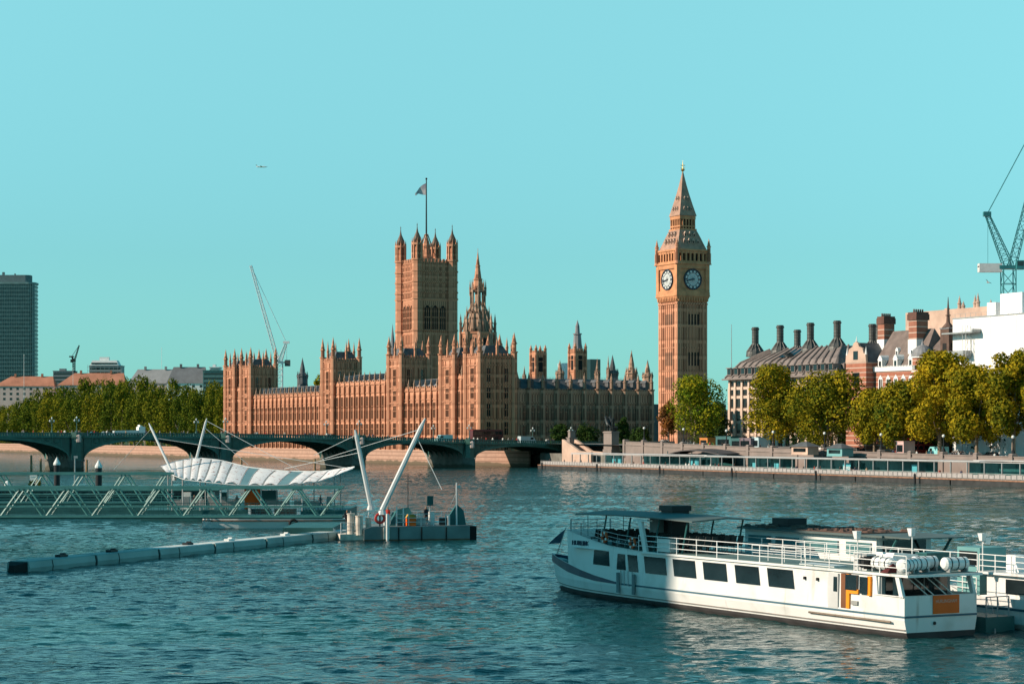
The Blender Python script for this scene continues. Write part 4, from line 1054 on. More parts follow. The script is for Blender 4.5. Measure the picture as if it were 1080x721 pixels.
van('teal and white van parked under the yellow trees on the embankment', mat('van_teal',(.25,.6,.62),.3,.1), (*emb(l_at(989,26),26), zg(l_at(989,26))), ER, 1.1)
car('yellow-green marked car parked beside the orange awning', mat('lime_paint',(.42,.55,.06),.4,.2), (*emb(l_at(747,22),22), zg(l_at(747,22))), ER)
t = kiosk(747,25,5,2.6,mat('orange_awning',(.55,.20,.05),.7,.2),'stall with an orange awning beside the big tree at the clock tower',False)
l = l_at(931,27)
def bx(t):
    q = MB(); q.box(5.0,5.03,-1,1,1.2,2.4); q.build('windscreen', GLASS, t)
vehicle('double_decker_bus', 'bright red bus half hidden among the tree trunks on the embankment', 'bus', [(-5,.4),(5,.4),(5,4.2),(-5,4.2)], 2.5, [(-3,.48),(3,.48)], [(-4.8+i*1.6,-4.8+i*1.6+1.3,2.7,3.6) for i in range(6)]+[(-4.8+i*1.6,-4.8+i*1.6+1.3,1.3,2.2) for i in range(6)], RED, (*emb(l,36), zg(l)), ER+R(90), extra=bx)
for px, off, m, lb in ((840,34,BLACK,'black car parked on the embankment road behind the second tall tree'),(858,34,SILVER,'silver car parked on the embankment road behind the pale kiosk'),(868,34,WHITE,'white car in the row of cars behind the twin kiosks'),(905,34,BLACK,'black car nearest the red bus on the embankment road'),(700,30,WHITE,'white car near the trunk of the tree at the clock tower'),(723,30,SILVER,'silver car below the tree at the clock tower'),(1010,34,SILVER,'silver car in shade right of the teal van'),(1045,34,BLACK,'dark car under the rightmost trees')):
    l = l_at(px,off); car(lb, m, (*emb(l,off), zg(l)+.02), ER, 'cars on the embankment road')
# embankment lamps
lm = thing('street_lamp', 'black embankment lamp with a pale globe on the river parapet', 'lamp', (0,0,0), 0, 'lamps along the embankment parapet')
q = MB(); q.lathe(0,0,[(.5,0),(.4,.5),(.16,.9),(.1,3.0),(.18,3.15)],8); q.build('post', BLACK, lm); q = MB(); q.ball((0,0,3.5),.36,8,6); q.build('globe', LAMPG, lm)
first = True
for i in range(9):
    l = ls[0]+.3+13*(2*i+1)
    o = lm if first else copy_tree(lm); first = False
    x, y = emb(l,13.8); o.location = (x,y,zg(l)+1.7)
# ================================================================ BUILDINGS ON THE RIGHT
def frame_at(px, d): return ((px-540)/F*d, d, 0)
# ---- office building with tall dark chimneys
d0 = 591; oz = 5
ph = thing('office_building', 'grey roofed office building with pale stone columns and tall dark round chimneys', 'building', frame_at(881,d0), TH)
LEN, DEP = 55.0, 42.0; ez = zat(394.5,d0); rz_ = zat(364,d0+12)
PALE = mat('pale_column_stone', (.58,.43,.34), .85, .12, .4); BRZ = mat('bronze_panel', (.07,.06,.05), .5, .3, .6, metal=.4)
PROOF = mat('bronze_grey_roof', (.21,.17,.155), .6, .25, .5, streak=.3)
b = MB(); b.box(.9,DEP-.9,.9,LEN-.9,oz-1,ez-.3); b.build('core_wall', BRZ, ph)
NB_ = 15; fz = [oz+.2, oz+5.5, oz+9.3, oz+13.1, oz+16.9, ez-2.9]
q = MB(); y = LEN/NB_
for z0, z1 in zip(fz, fz[1:]+[ez-.4]): q.mi(0).box(.82,.92,.6,y-.6,z0+.9,z1-.5); q.mi(2).box(.74,.92,.45,y-.45,z1-.5,z1+.35); q.mi(1); q.box(.7,.9,y/2-.08,y/2+.08,z0+.9,z1-.5)
wn_ = q.build('window', [GLASS, BRZ, PALE], ph)
for k in range(1, NB_): inst(wn_, ph, (0,k*y,0))
for k in range(10): inst(wn_, ph, (1.5+k*3.9+3.8,0,0), R(90))
q = MB(); q.box(.4,.9,-.55,.55,oz-1,ez-2.6); q.box(.5,.9,-.45,.45,ez-2.6,ez-.2); q.box(.3,.6,-.65,.65,oz+5.0,oz+5.6)
col_ = q.build('column', PALE, ph, (0,0.62,0))
for k in range(1, NB_+1): inst(col_, ph, (0,min(k*y,LEN-.62),0))
for k in range(11): inst(col_, ph, (.62+k*4.0,0,0), R(90))
b = MB(); e = 1.1; A_ = [(-e,-e),(DEP+e,-e),(DEP+e,LEN+e),(-e,LEN+e)]; i1, i2 = 3.2, 9.5; zm = ez+(rz_-ez)*.55
def ring(i): return [(i,i),(DEP-i,i),(DEP-i,LEN-i),(i,LEN-i)]
b.hexa([(x,y_,ez-.4) for x,y_ in A_],[(x,y_,ez) for x,y_ in A_])
b.hexa([(x,y_,ez) for x,y_ in ring(-.6)],[(x,y_,zm) for x,y_ in ring(i1)]); b.hexa([(x,y_,zm) for x,y_ in ring(i1)],[(x,y_,rz_) for x,y_ in ring(i2)])
for k in range(NB_+1):                                   # ducts climbing the roof as ribs
    yy = k*LEN/NB_; yt = i2+(LEN-2*i2)*k/NB_; ym = i1+(LEN-2*i1)*k/NB_
    b.tube((-.6,yy,ez+.2),(i1-.1,ym,zm+.2),.34,5); b.tube((i1-.1,ym,zm+.2),(i2,yt,rz_+.2),.3,5)
    if k <= 10:
        xx = k*DEP/10; xt = i2+(DEP-2*i2)*k/10; xm = i1+(DEP-2*i1)*k/10
        b.tube((xx,-.6,ez+.2),(xm,i1-.1,zm+.2),.34,5); b.tube((xm,i1-.1,zm+.2),(xt,i2,rz_+.2),.3,5)
rf = b.build('roof', PROOF, ph)
q = MB(); q.mi(0).box(-.3,2.6,-1.1,1.1,ez+1.0,ez+3.1); q.mi(1).box(-.36,-.28,-.85,.85,ez+1.3,ez+2.9); q.mi(0).box(-.7,-.3,-1.3,1.3,ez+3.1,ez+3.35)
dm = q.build('dormer', [PROOF, GLASS], rf, (0,y*.5,0))
for k in range(1, NB_): inst(dm, rf, (0,y*(k+.5),0))
for k in range(9): inst(dm, rf, (4+k*4.2,0,0), R(90))
q = MB(); q.add([(4.2,26,zm+1.0),(4.2,33,zm+1.0),(8.6,32.5,rz_-.6),(8.6,26.5,rz_-.6),(3.9,26,zm+1.15),(3.9,33,zm+1.15),(8.3,32.5,rz_-.4),(8.3,26.5,rz_-.4)],[(4,5,6,7),(0,1,5,4),(3,2,6,7)]); q.build('skylight', GLASS, rf)
CHIM = mat('dark_bronze_chimney', (.085,.085,.08), .5, .3, .7, metal=.3)
q = MB(); zc0 = rz_-.6; s_ = d0/F
q.lathe(0,0,[(2.9,zc0-1.2),(2.8,zc0-.2),(2.7,zc0+.3),(2.2,zc0+1.1),(1.5,zc0+1.9),(1.15,zc0+2.5),(1.08,zc0+2.8)],12)
for k in range(12): a = k*math.pi/6; q.tube((2.75*math.cos(a),2.75*math.sin(a),zc0+.3),(1.1*math.cos(a),1.1*math.sin(a),zc0+2.7),.1,4)
cs = q.build('chimney', CHIM, ph)
q = MB(); q.lathe(0,0,[(1.05,zc0+2.8),(1.05,zc0+7.0),(1.25,zc0+7.1),(1.25,zc0+7.5),(1.05,zc0+7.6),(1.05,zc0+7.9),(.85,zc0+7.9),(.85,zc0+7.3)],12)
for k in range(4): q.torus((0,0,zc0+3.4+k*.95),(0,0,1),1.06,.06,12,4)
cp = q.build('flue', CHIM, cs)
def local_of(px, depth_x):                                 # Y on the building for a photo column and inland depth
    k = (px-540)/F; ox, oy = ph.location.x+UX.x*depth_x, ph.location.y+UX.y*depth_x
    return (k*oy-ox)/(UY.x-k*UY.y)
fst = True
for px, dx in ((883,9.8),(854.8,9.8),(822.8,9.8),(796.6,9.8),(841,30),(920,30),(927,34)):
    yy = local_of(px, dx)
    if fst: cs.location = (dx,yy,0); fst = False
    else: c = inst(cs, ph, (dx,yy,0)); inst(cp, c)
b = MB(); x_, y_, z_ = frame_at(771.5, 640); b.tube((x_,y_,20),(x_,y_,zat(342,640)),.16,6,.08)
tag(b.build('flagpole', STEEL), 'thin bare flagpole rising left of the grey roofed office building', 'flagpole')
# low block between the clock tower and the office building
b = MB(); 
sb_ = thing('stone_block', 'distant pale brown block glimpsed between the clock tower tree and the office building', 'building', frame_at(762,700), TH)
b = MB(); b.box(-4,30,0,30,4,zat(432,700)); b.build('walls', STONE_P, sb_)
q = MB()
for k in range(5): q.box(-4.05,-3.95,2+k*5.5,5+k*5.5,9,13)
q.build('window_row', GLASS, sb_)

# ---- red brick building with white stone bands
BRICK = banded('banded_red_brick', (.36,.135,.085), (.50,.37,.30), 1.25, .2)
BRICKC = banded('banded_chimney_brick', (.32,.13,.085), (.50,.38,.31), 1.5, .17)
d0 = 520
ns = thing('brick_building', 'red brick building with white stone bands, steep slate roof and two big striped chimneys', 'building', ((975-540)/F*d0, d0, 0), TH)
ez = zat(391,530); rz2 = zat(350,545)
b = MB(); b.box(0,13,2,20.1,4,ez); b.build('main_wall', BRICK, ns)
b = MB(); b.box(-.35,13.3,1.6,20.1,ez,ez+.5); b.box(-.35,-.15,1.6,20.1,ez+.5,ez+1.1)
for k in range(30): b.box(-.35,-.15,1.8+k*.62,2.05+k*.62,ez+1.0,ez+1.35)
b.build('balustrade', WHITE_M, ns)
b = MB(); b.add([(.2,1.6,ez+.5),(.2,22,ez+.5),(6.5,20.5,rz2),(6.5,4,rz2),(12.8,1.6,ez+.5),(12.8,22,ez+.5)],[(0,1,2,3),(3,2,5,4),(0,3,4),(1,5,2)])
nrf = b.build('slate_roof', mat('brown_slate',(.17,.13,.115),.75,.25,.5), ns)
q = MB(); q.mi(0).box(-.25,2.4,-.8,.8,ez+.4,ez+2.9); q.ext([(-.3,-1.0,ez+2.9),(-.3,1.0,ez+2.9),(-.3,.55,ez+3.7),(-.3,0,ez+4.2),(-.3,-.55,ez+3.7)],(2.9,0,0)); q.mi(1).box(-.3,-.24,-.45,.45,ez+.9,ez+2.6)
dmr = q.build('dormer', [WHITE_M, GLASS], nrf, (0,5.2,0))
for yy in (11.2,17.4): inst(dmr, nrf, (0,yy,0))
for yy in (8,14): c = inst(dmr, nrf, (2.6,yy,ez*.4+3.0)); c.scale = (.62,.62,.62)
q = MB(); q.mi(0).box(-.06,.1,-.6,.6,ez-5.4,ez-2); q.mi(1).box(-.14,.06,-.85,.85,ez-5.8,ez-5.4); q.box(-.14,.06,-.85,-.6,ez-5.4,ez-2); q.box(-.14,.06,.6,.85,ez-5.4,ez-2); q.ext([(-.14,-.95,ez-2),(-.14,.95,ez-2),(-.14,0,ez-.9)],(.2,0,0)); q.box(-.1,.04,-.06,.06,ez-5.4,ez-2)
wn_ = q.build('window', [GLASS, WHITE_M], ns, (0,5.2,0))
for yy in (8.2,11.2,14.3,17.4): inst(wn_, ns, (0,yy,0))
for yy in (5.2,8.2,11.2,14.3,17.4): inst(wn_, ns, (0,yy,-7))
# gabled bay
gz = zat(375,545); ga = zat(361,545)
b = MB(); b.box(-2.6,12,20.1,28.6,4,gz-2); b.build('gable_wall', BRICK, ns)
b = MB(); b.ext([(-2.7,20.0,gz-2),(-2.7,28.7,gz-2),(-2.7,28.4,gz),(-2.7,27.6,gz+.4),(-2.7,27.2,gz+1.6),(-2.7,25.7,gz+2.2),(-2.7,25.3,ga-.4),(-2.7,24.35,ga),(-2.7,23.4,ga-.4),(-2.7,23.0,gz+2.2),(-2.7,21.5,gz+1.6),(-2.7,21.1,gz+.4),(-2.7,20.3,gz)],(.6,0,0))
b.mi(1).frus(-2.4,24.35,ga,ga+1.6,.22,0,6)
for yy in (20.4,28.3): b.frus(-2.4,yy,gz,gz+2.2,.35,0,6)
b.mi(2).box(-2.78,-2.68,23.4,25.3,gz-1.2,gz+1.0); b.box(-2.68,-2.62,22.9,25.8,gz-8,gz-4.6)
b.build('shaped_gable', [STONE_P, WHITE_M, GLASS], ns)
b = MB(); b.add([(-2.1,20.1,gz-2),(-2.1,28.6,gz-2),(-2.1,24.35,gz+3.2),(11,20.1,gz-2),(11,28.6,gz-2),(11,24.35,gz+3.2)],[(0,2,5,3),(1,4,5,2),(0,1,2),(3,5,4)]); b.build('gable_roof', SLATE, ns)
# chimneys
def n_local(px, dx):
    k = (px-540)/F; ox, oy = ns.location.x+UX.x*dx, ns.location.y+UX.y*dx
    return (k*oy-ox)/(UY.x-k*UY.y)
for px, dx, top, wy, wx in ((934.5,6.5,333,1.45,1.8),(968.5,4.5,328.5,1.7,1.95)):
    yy = n_local(px, dx); dd = d0+yy*.88+dx*.47; zt = zat(top,dd)
    b = MB(); b.mi(1).box(dx-wx,dx+wx,yy-wy,yy+wy,ez,zat(358,dd)); b.mi(0).box(dx-wx*.93,dx+wx*.93,yy-wy*.93,yy+wy*.93,zat(358,dd),zt-.7)
    b.mi(2).box(dx-wx*1.08,dx+wx*1.08,yy-wy*1.08,yy+wy*1.08,zt-2.2,zt-.7); b.box(dx-wx*1.0,dx+wx*1.0,yy-wy*1.0,yy+wy*1.0,zt-.7,zt-.2)
    for i in range(5): b.frus(dx-wx*.7+i*wx*.35,yy,zt-.2,zt+.6,.25,.2,6)
    b.build('chimney', [BRICKC, WHITE_M, mat('dark_chimney_brick',(.13,.065,.05),.9,.2) if top == 333 else bpy.data.materials['dark_chimney_brick']], ns)
# round corner turret and the far wing with its dark end tower
yy = n_local(973, 2); tz = zat(377,522)
b = MB(); b.mi(0).frus(2,yy,4,tz,2.6,2.6,16); b.mi(1).frus(2,yy,tz,tz+.3,2.85,2.85,16); b.frus(2,yy,zat(392,522),zat(391,522),2.8,2.8,16)
b.mi(2).frus(2,yy,zat(389.5,522),zat(385,522),2.64,2.64,16)
b.mi(1)
for k in range(8): a = k*math.pi/4; b.box(2+2.62*math.cos(a)-.12,2+2.62*math.cos(a)+.12,yy+2.62*math.sin(a)-.12,yy+2.62*math.sin(a)+.12,zat(389.5,522),zat(385,522))
tr = b.build('corner_turret', [BRICK, WHITE_M, GLASS], ns)
b = MB(); b.lathe(2,yy,[(2.9,tz+.3),(2.75,tz+1.2),(2.2,tz+2.2),(1.3,tz+2.9),(.4,tz+3.3),(.12,tz+4.2),(0,tz+5)],16); b.build('turret_dome', LEAD, tr)
b = MB(); b.box(3,16,-10.5,2,4,zat(372,515)); b.build('far_wing_wall', BRICK, ns)
zr = zat(348,515); ze = zat(372,515)
b = MB(); b.add([(2.8,-10.5,ze),(2.8,3,ze),(9.5,3,zr),(9.5,-10.5,zr),(16.2,-10.5,ze),(16.2,3,ze)],[(0,1,2,3),(3,2,5,4),(0,3,4),(1,5,2)]); b.build('far_wing_roof', bpy.data.materials['brown_slate'], ns)
dd = 505; kx = dd/F
et = thing('gable_tower', 'dark narrow brick tower with a sharp finial left of the white wrapped building', 'tower', (P(1000,0,dd).x, dd, 0), TH)
b = MB(); b.mi(0).box(-1.1,1.1,-1.6,1.6,4,zat(346,dd)); b.mi(1).box(-1.25,1.25,-1.75,1.75,zat(347,dd),zat(345.5,dd)); b.mi(0).frus(0,0,zat(345.5,dd),zat(340,dd),1.6,.5,8); b.frus(0,0,zat(340,dd),zat(313,dd),.5,.06,6); b.frus(0,0,zat(333,dd),zat(332,dd),.65,.65,6)
b.build('tower_body', [mat('sooty_brick',(.12,.075,.06),.9,.3), LEAD], et)
q = MB(); q.box(-1.16,-1.08,-.7,.7,zat(370,dd),zat(362,dd)); q.box(-.6,.6,-1.66,-1.58,zat(370,dd),zat(362,dd)); q.build('arched_window', DARK, et)

# ---- white wrapped building
d0 = 462
wb = thing('wrapped_building', 'large building wrapped in plain white sheeting for building works', 'building', ((1135-540)/F*d0, d0, 0), R(26))
zt = zat(333,488)
WRAP = mat('white_sheeting', (.80,.79,.78), .7, .04, .12, bump=.25, bscale=.25)
b = MB(); b.box(0,40,-12,43.5,4,zt); 
for k in range(12): b.box(-.06,0,-12+k*4.6,-11.9+k*4.6,6,zt)
b.build('sheeting', WRAP, wb)
b = MB(); b.box(-.15,.1,-12,43.6,zt-.1,zt+.15)
for k in range(29): b.box(-.02,.04,-12+k*1.95,-11.94+k*1.95,zt,zt+1.1)
b.box(-.02,.04,-12,43.5,zt+1.05,zt+1.1); b.build('roof_rail', STEEL, wb)
def w_local(px, dx):
    k = (px-540)/F; an = R(26); ox, oy = wb.location.x+math.cos(an)*dx, wb.location.y+math.sin(an)*dx
    return (k*oy-ox)/(-math.sin(an)-k*math.cos(an))
for px0, px1, top in ((1055,1078,309),(1041,1050,319)):
    dx = 4; y1, y0 = w_local(px0,dx), w_local(px1,dx); zz = zat(top, d0+ (y0+y1)/2*.9+2)
    q = MB(); q.box(dx,dx+9,y0,y1,zt,zz); q.box(dx-.05,dx,y0+.3,y0+.4,zt,zz); q.build('roof_box', WRAP, wb)
# scaffold mast with platforms on the sheeting
y0 = w_local(1021,-1); dd = d0+y0*.9
b = MB(); 
for sx in (-2.2,-.6):
    for sy in (-.6,.6): b.tube((sx,y0+sy,4),(sx,y0+sy,zat(343,dd)),.07,4)
for k in range(16): 
    z = 6+k*1.9
    b.tube((-2.2,y0-.6,z),(-.6,y0+.6,z+1.9),.05,4); b.tube((-2.2,y0-.6,z),(-.6,y0-.6,z),.05,4)
b.box(-2.6,0,y0-3.6,y0+8,zat(351.5,dd),zat(350,dd)); b.box(-2.6,0,y0-3.6,y0-3.5,zat(351,dd),zat(347.5,dd)); b.box(-2.6,0,y0-.2,y0+6,zat(375,dd),zat(369.5,dd))
b.build('scaffold_hoist', STEEL, wb)
# brick building with spires behind
sb2 = thing('spired_building', 'pinkish building with slim stone spires showing above the white wrapped building', 'building', ((1120-540)/F*560, 560, 0), TH)
b = MB(); b.box(0,25,-20,66,4,zat(326,600)); b.build('walls', STONE_P, sb2)
for px, top in ((1012,311),(1016,317),(1028.5,310),(1031.5,308),(1045,315),(999,327)):
    k = (px-540)/F; an = TH; dx = 1; ox, oy = sb2.location.x+UX.x*dx, sb2.location.y+UX.y*dx
    yy = (k*oy-ox)/(UY.x-k*UY.y); dd = 560+yy*.88
    q = MB(); q.box(dx-.55,dx+.55,yy-.55,yy+.55,20,zat(325,dd)); pinn(q, dx, yy, zat(327,dd), zat(top,dd), .55, 8); q.build('stone_spire', STONE_P, sb2)

# ---- cranes
def lattice(b, p, q, w0, w1, n, r=.06, rb=.04):
    """four-chord lattice boom"""
    p, q = Vector(p), Vector(q); d = (q-p).normalized(); a = Vector((0,0,1)).cross(d)
    if a.length < .05: a = Vector((1,0,0))
    a.normalize(); c = d.cross(a)
    rings = []
    for i in range(n+1):
        t = i/n; m = p.lerp(q,t); w = w0+(w1-w0)*t; rings.append([m+a*sx*w/2+c*sy*w/2 for sx,sy in ((-1,-1),(1,-1),(1,1),(-1,1))])
    for r0, r1 in zip(rings[:-1], rings[1:]):
        for k in range(4): b.tube(r0[k], r1[k], r, 4); b.tube(r0[k], r1[(k+1)%4], rb, 4); b.tube(r0[k], r0[(k+1)%4], rb, 4)
CRT = mat('teal_crane_paint', (.03,.16,.17), .45, .2, .5); CRW = mat('white_crane_paint', (.82,.82,.82), .5, .1, .5)
def crane(label, px, d, ym0, ym1, wpx, apex, tip, cw, m, mcw, cab, scale_r=1.0, pend=None):
    """luffing tower crane: mast, slewing platform, back mast, jib, counterweight, ropes; everything at its own distance"""
    t = thing('tower_crane', label, 'crane', (P(px,0,d).x, d, 0)); k = d/F; X = lambda x: (x-px)*k; Z = lambda y: zat(y,d); w_ = wpx*k; r = scale_r
    b = MB(); zb = Z(ym1); lattice(b,(0,0,Z(ym0)-12),(0,0,zb),w_,w_,max(4,int((zb-Z(ym0)+12)/w_)),.13*r,.08*r); b.build('mast', m, t)
    b = MB(); x0, x1, y0, y1 = cw; b.box(X(px)-w_*.8,X(px)+w_*.8,-1.2,1.2,zb,zb+.9); b.box(min(X(x0),0),max(X(x1),0),-.9,.9,zb+.5,zb+.8); b.build('slewing_platform', m, t)
    b = MB(); b.box(X(x0),X(x1),-1.1,1.1,Z(y1),Z(y0)); b.build('counterweight', mcw, t)
    b = MB(); cx = X(cab); b.box(cx-.9,cx+.9,-2.3,-.9,zb-.2,zb+2.0); cb_ = b.build('cab', m, t); q = MB(); q.box(cx-.7,cx+.7,-2.34,-2.28,zb+.7,zb+1.7); q.build('cab_window', GLASS, cb_)
    b = MB(); lattice(b,(0,0,zb+.8),(X(apex[0]),0,Z(apex[1])),w_*.75,w_*.3,10,.11*r,.06*r); b.box(X(apex[0])-.9*r,X(apex[0])+.9*r,-.6,.6,Z(apex[1])-.5,Z(apex[1])+.6); b.build('back_mast', m, t)
    b = MB(); ln = (Vector((X(tip[0]),0,Z(tip[1])))-Vector((w_*.3,0,zb+.8))).length; lattice(b,(w_*.3 if tip[0]>px else -w_*.3,0,zb+.8),(X(tip[0]),0,Z(tip[1])),w_*.6,w_*.35,max(8,int(ln/2.2)),.1*r,.06*r); b.build('jib', m, t)
    b = MB(); b.tube((X(apex[0]),-.3,Z(apex[1])),(X(tip[0]),-.3,Z(tip[1])),.07*r,4); b.tube((X(apex[0]),.3,Z(apex[1])),(X(tip[0]),.3,Z(tip[1])),.07*r,4)
    b.tube((X(apex[0])+.2,0,Z(apex[1])),(X(apex[0])+.2,0,zb+.9),.06*r,4); b.build('pendant_ropes', m, t)
    return t
crane('teal lattice tower crane standing above the white wrapped building, its jib leaving the picture', 1063.5, 505, 308, 284, 13, (1041,226), (1118,82), (1032,1056,278,287), CRT, mat('pale_ballast',(.62,.58,.56),.7,.1), 1074)
t = crane('tall white tower crane with a raised jib far behind the palace wing', 295, 1020, 400, 383, 6, (302,361), (264.5,280), (300.5,306,379.5,386), CRW, mat('dark_ballast',(.08,.09,.09),.7,.1), 292, 1.7)
# gull
def bird(label, px, py, d, span, m, rz=0, flap=.35):
    me = skin_body('bird', [(0,-.16,0),(0,0,.01),(0,.16,.02),(0,.25,.05),(0,-.3,-.01),(-.22,.04,flap*.5),(-.5,-.04,flap*.45),(.22,.04,flap*.5),(.5,-.04,flap*.45)],
        [(1,0),(1,2),(2,3),(0,4),(1,5),(5,6),(1,7),(7,8)], [.06,.08,.06,.045,.03,.045,.012,.045,.012]); me.materials.append(m)
    o = bpy.data.objects.new('bird', me); COL.objects.link(o); o.location = P(px,py,d); o.scale = (span,)*3; o.rotation_euler = (0,.5,rz); return tag(o, label, 'bird')
bird('gull with spread wings flying below the teal crane platform', 1042, 298, 300, 1.25, mat('gull_feathers',(.35,.33,.32),.8,.3,3), .5)
# airliner far away, a tiny speck
pl = thing('airliner', 'tiny distant airliner high in the sky above and left of the palace', 'airplane', P(276,176,6000), R(8))
AL = mat('airliner_paint', (.85,.92,.92), .5, .1)
b = MB(); b.lathe(0,0,[(.1,-16),(1.2,-14),(1.9,-10),(1.9,8),(1.2,13),(.2,17)],10); o = b.build('fuselage', AL, pl); o.rotation_euler = (0,R(90),0)
b = MB(); b.hexa([(-3,0,-.3),(3,0,-.3),(-3,17,.7),(-5,17,.7)],[(-3,0,.3),(3,0,.3),(-3,17,1),(-5,17,1)]); b.hexa([(-3,0,-.3),(3,0,-.3),(-3,-17,.7),(-5,-17,.7)],[(-3,0,.3),(3,0,.3),(-3,-17,1),(-5,-17,1)]); b.build('wing', AL, pl)
b = MB(); b.hexa([(-15,-.2,1),(-11,-.2,1),(-11,.2,1),(-15,.2,1)],[(-17,-.15,6.5),(-14.5,-.15,6.5),(-14.5,.15,6.5),(-17,.15,6.5)]); b.build('tail_fin', AL, pl)
# ================================================================ TREES
import numpy as np
def leaf_mat(name, a, bcol, c):
    m = bpy.data.materials.new(name); m.use_nodes = True
    n = m.node_tree; N = n.nodes; L = n.links; N.remove(N['Principled BSDF']); out = N['Material Output']
    tc = N.new('ShaderNodeTexCoord'); tx = N.new('ShaderNodeTexNoise'); tx.inputs['Scale'].default_value = .22; tx.inputs['Detail'].default_value = 3
    L.new(tc.outputs['Object'], tx.inputs['Vector'])
    ge = N.new('ShaderNodeNewGeometry'); oi = N.new('ShaderNodeObjectInfo')
    m1 = N.new('ShaderNodeMath'); m1.operation = 'MULTIPLY_ADD'; m1.inputs[1].default_value = .30; L.new(ge.outputs['Random Per Island'], m1.inputs[0])
    m2 = N.new('ShaderNodeMath'); m2.operation = 'MULTIPLY_ADD'; m2.inputs[1].default_value = .25; m2.inputs[2].default_value = -.26; L.new(oi.outputs['Random'], m2.inputs[0])
    m3 = N.new('ShaderNodeMath'); m3.operation = 'ADD'; L.new(tx.outputs[0], m3.inputs[0]); L.new(m2.outputs[0], m3.inputs[1]); L.new(m3.outputs[0], m1.inputs[2])
    rp = N.new('ShaderNodeValToRGB'); e = rp.color_ramp.elements; e[0].position = .2; e[0].color = (*a,1); e[1].position = .85; e[1].color = (*c,1); k = e.new(.5); k.color = (*bcol,1)
    L.new(m1.outputs[0], rp.inputs[0])
    df = N.new('ShaderNodeBsdfDiffuse'); tr = N.new('ShaderNodeBsdfTranslucent'); mx = N.new('ShaderNodeMixShader'); mx.inputs[0].default_value = .15
    L.new(rp.outputs[0], df.inputs[0]); L.new(rp.outputs[0], tr.inputs[0]); L.new(df.outputs[0], mx.inputs[1]); L.new(tr.outputs[0], mx.inputs[2]); L.new(mx.outputs[0], out.inputs[0])
    return m
BARK = mat('plane_bark', (.24,.18,.13), .9, .35, 1.2, bump=.3)
LEAF_A = leaf_mat('autumn_plane_leaves', (.045,.083,.013), (.20,.175,.013), (.50,.335,.018))
LEAF_G = leaf_mat('green_leaves', (.045,.105,.012), (.14,.19,.015), (.34,.27,.015))
LEAF_R = leaf_mat('reddish_leaves', (.12,.07,.02), (.28,.10,.03), (.38,.17,.03))
LEAF_F = leaf_mat('far_leaves', (.042,.08,.012), (.13,.145,.014), (.30,.235,.017))
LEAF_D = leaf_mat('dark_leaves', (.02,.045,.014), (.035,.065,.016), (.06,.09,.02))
def crown_mesh(name, wd, ht, n, leaf, m, seed, blobs=16, low=.0):
    """leaf clumps spread over many uneven lobes; origin at the foot of the crown"""
    r = np.random.RandomState(seed); C = []
    for i in range(blobs):
        t = (i+.5)/blobs; z = ht*(low+(1-low)*t)*.92+ht*.06; env = math.sin(math.pi*min(1,max(0,(.12+.86*(z/ht)))))**.55
        a = i*2.4+r.uniform(-.5,.5); rr = wd/2*env*r.uniform(.45,.78); br = wd*r.uniform(.13,.26)*(.75+.35*env)
        C.append((rr*math.cos(a), rr*math.sin(a), min(z,ht-br*.8), br))
    for i in range(max(3,blobs//4)): C.append((r.normal(0,wd*.06), r.normal(0,wd*.06), ht*r.uniform(.3,.85), wd*r.uniform(.22,.3)))
    C = np.array(C); wts = C[:,3]**2; idx = r.choice(len(C), n, p=wts/wts.sum())
    d = r.normal(size=(n,3)); d /= np.linalg.norm(d,axis=1)[:,None]
    rad = C[idx,3]*(1-np.abs(r.normal(0,.2,n))+.04)*(1+.16*np.sin(d[:,0]*9+idx)*np.sin(d[:,2]*8+idx*2))
    p = C[idx,:3]+d*rad[:,None]*np.array([1,1,.95]); p += r.normal(0,leaf*.25,(n,3))
    nrm = d*1.3+r.normal(0,.6,(n,3)); nrm /= np.linalg.norm(nrm,axis=1)[:,None]
    u = np.cross(nrm, r.normal(size=(n,3))); u /= np.linalg.norm(u,axis=1)[:,None]; v = np.cross(nrm,u)
    s = leaf*r.uniform(.55,1.25,n)[:,None]; w2 = s*r.uniform(.55,.9,n)[:,None]
    V = np.stack([p-u*s, p-v*w2+nrm*s*.12, p+u*s, p+v*w2-nrm*s*.1],1).reshape(-1,3)
    me = bpy.data.meshes.new(name); me.vertices.add(4*n); me.vertices.foreach_set('co', V.ravel()); me.loops.add(4*n); me.loops.foreach_set('vertex_index', np.arange(4*n))
    me.polygons.add(n); me.polygons.foreach_set('loop_start', np.arange(0,4*n,4)); me.update(); me.materials.append(m); return me, C
_tm = {}
def tree(label, x, y, z, H_, wd, m, seed, trunk=.22, n=6500, leaf=.36, group=None, name='plane_tree', blobs=16, lean=0):
    ht = H_*(1-trunk); key = (seed, m.name, round(wd/ht,1))
    t = thing(name, label, 'tree', (x,y,z), rnd.uniform(0,6.28), group)
    me, C = crown_mesh('crown', wd, ht, n, leaf, m, seed, blobs)
    o = bpy.data.objects.new('crown', me); COL.objects.link(o); o.parent = t; o.location = (0,0,H_*trunk)
    b = MB(); r0 = max(.22,H_*.02); top = Vector((wd*.04*lean,0,H_*trunk+ht*.25)); b.tube((0,0,-.5),(0,0,H_*trunk*.3),r0*1.35,8,r0); b.tube((0,0,H_*trunk*.3),top,r0,8,r0*.7)
    rr = random.Random(seed)
    for c in list(C[::2])[:9]: 
        e = Vector((c[0],c[1],c[2]+H_*trunk)); st_ = top.lerp(Vector((0,0,H_*trunk*.8)),rr.random()); mid = st_.lerp(e,.5)+Vector((0,0,.06*H_)); b.tube(st_,mid,r0*.5,5,r0*.33); b.tube(mid,e,r0*.33,5,r0*.1)
    b.build('trunk', BARK, t)
    return t
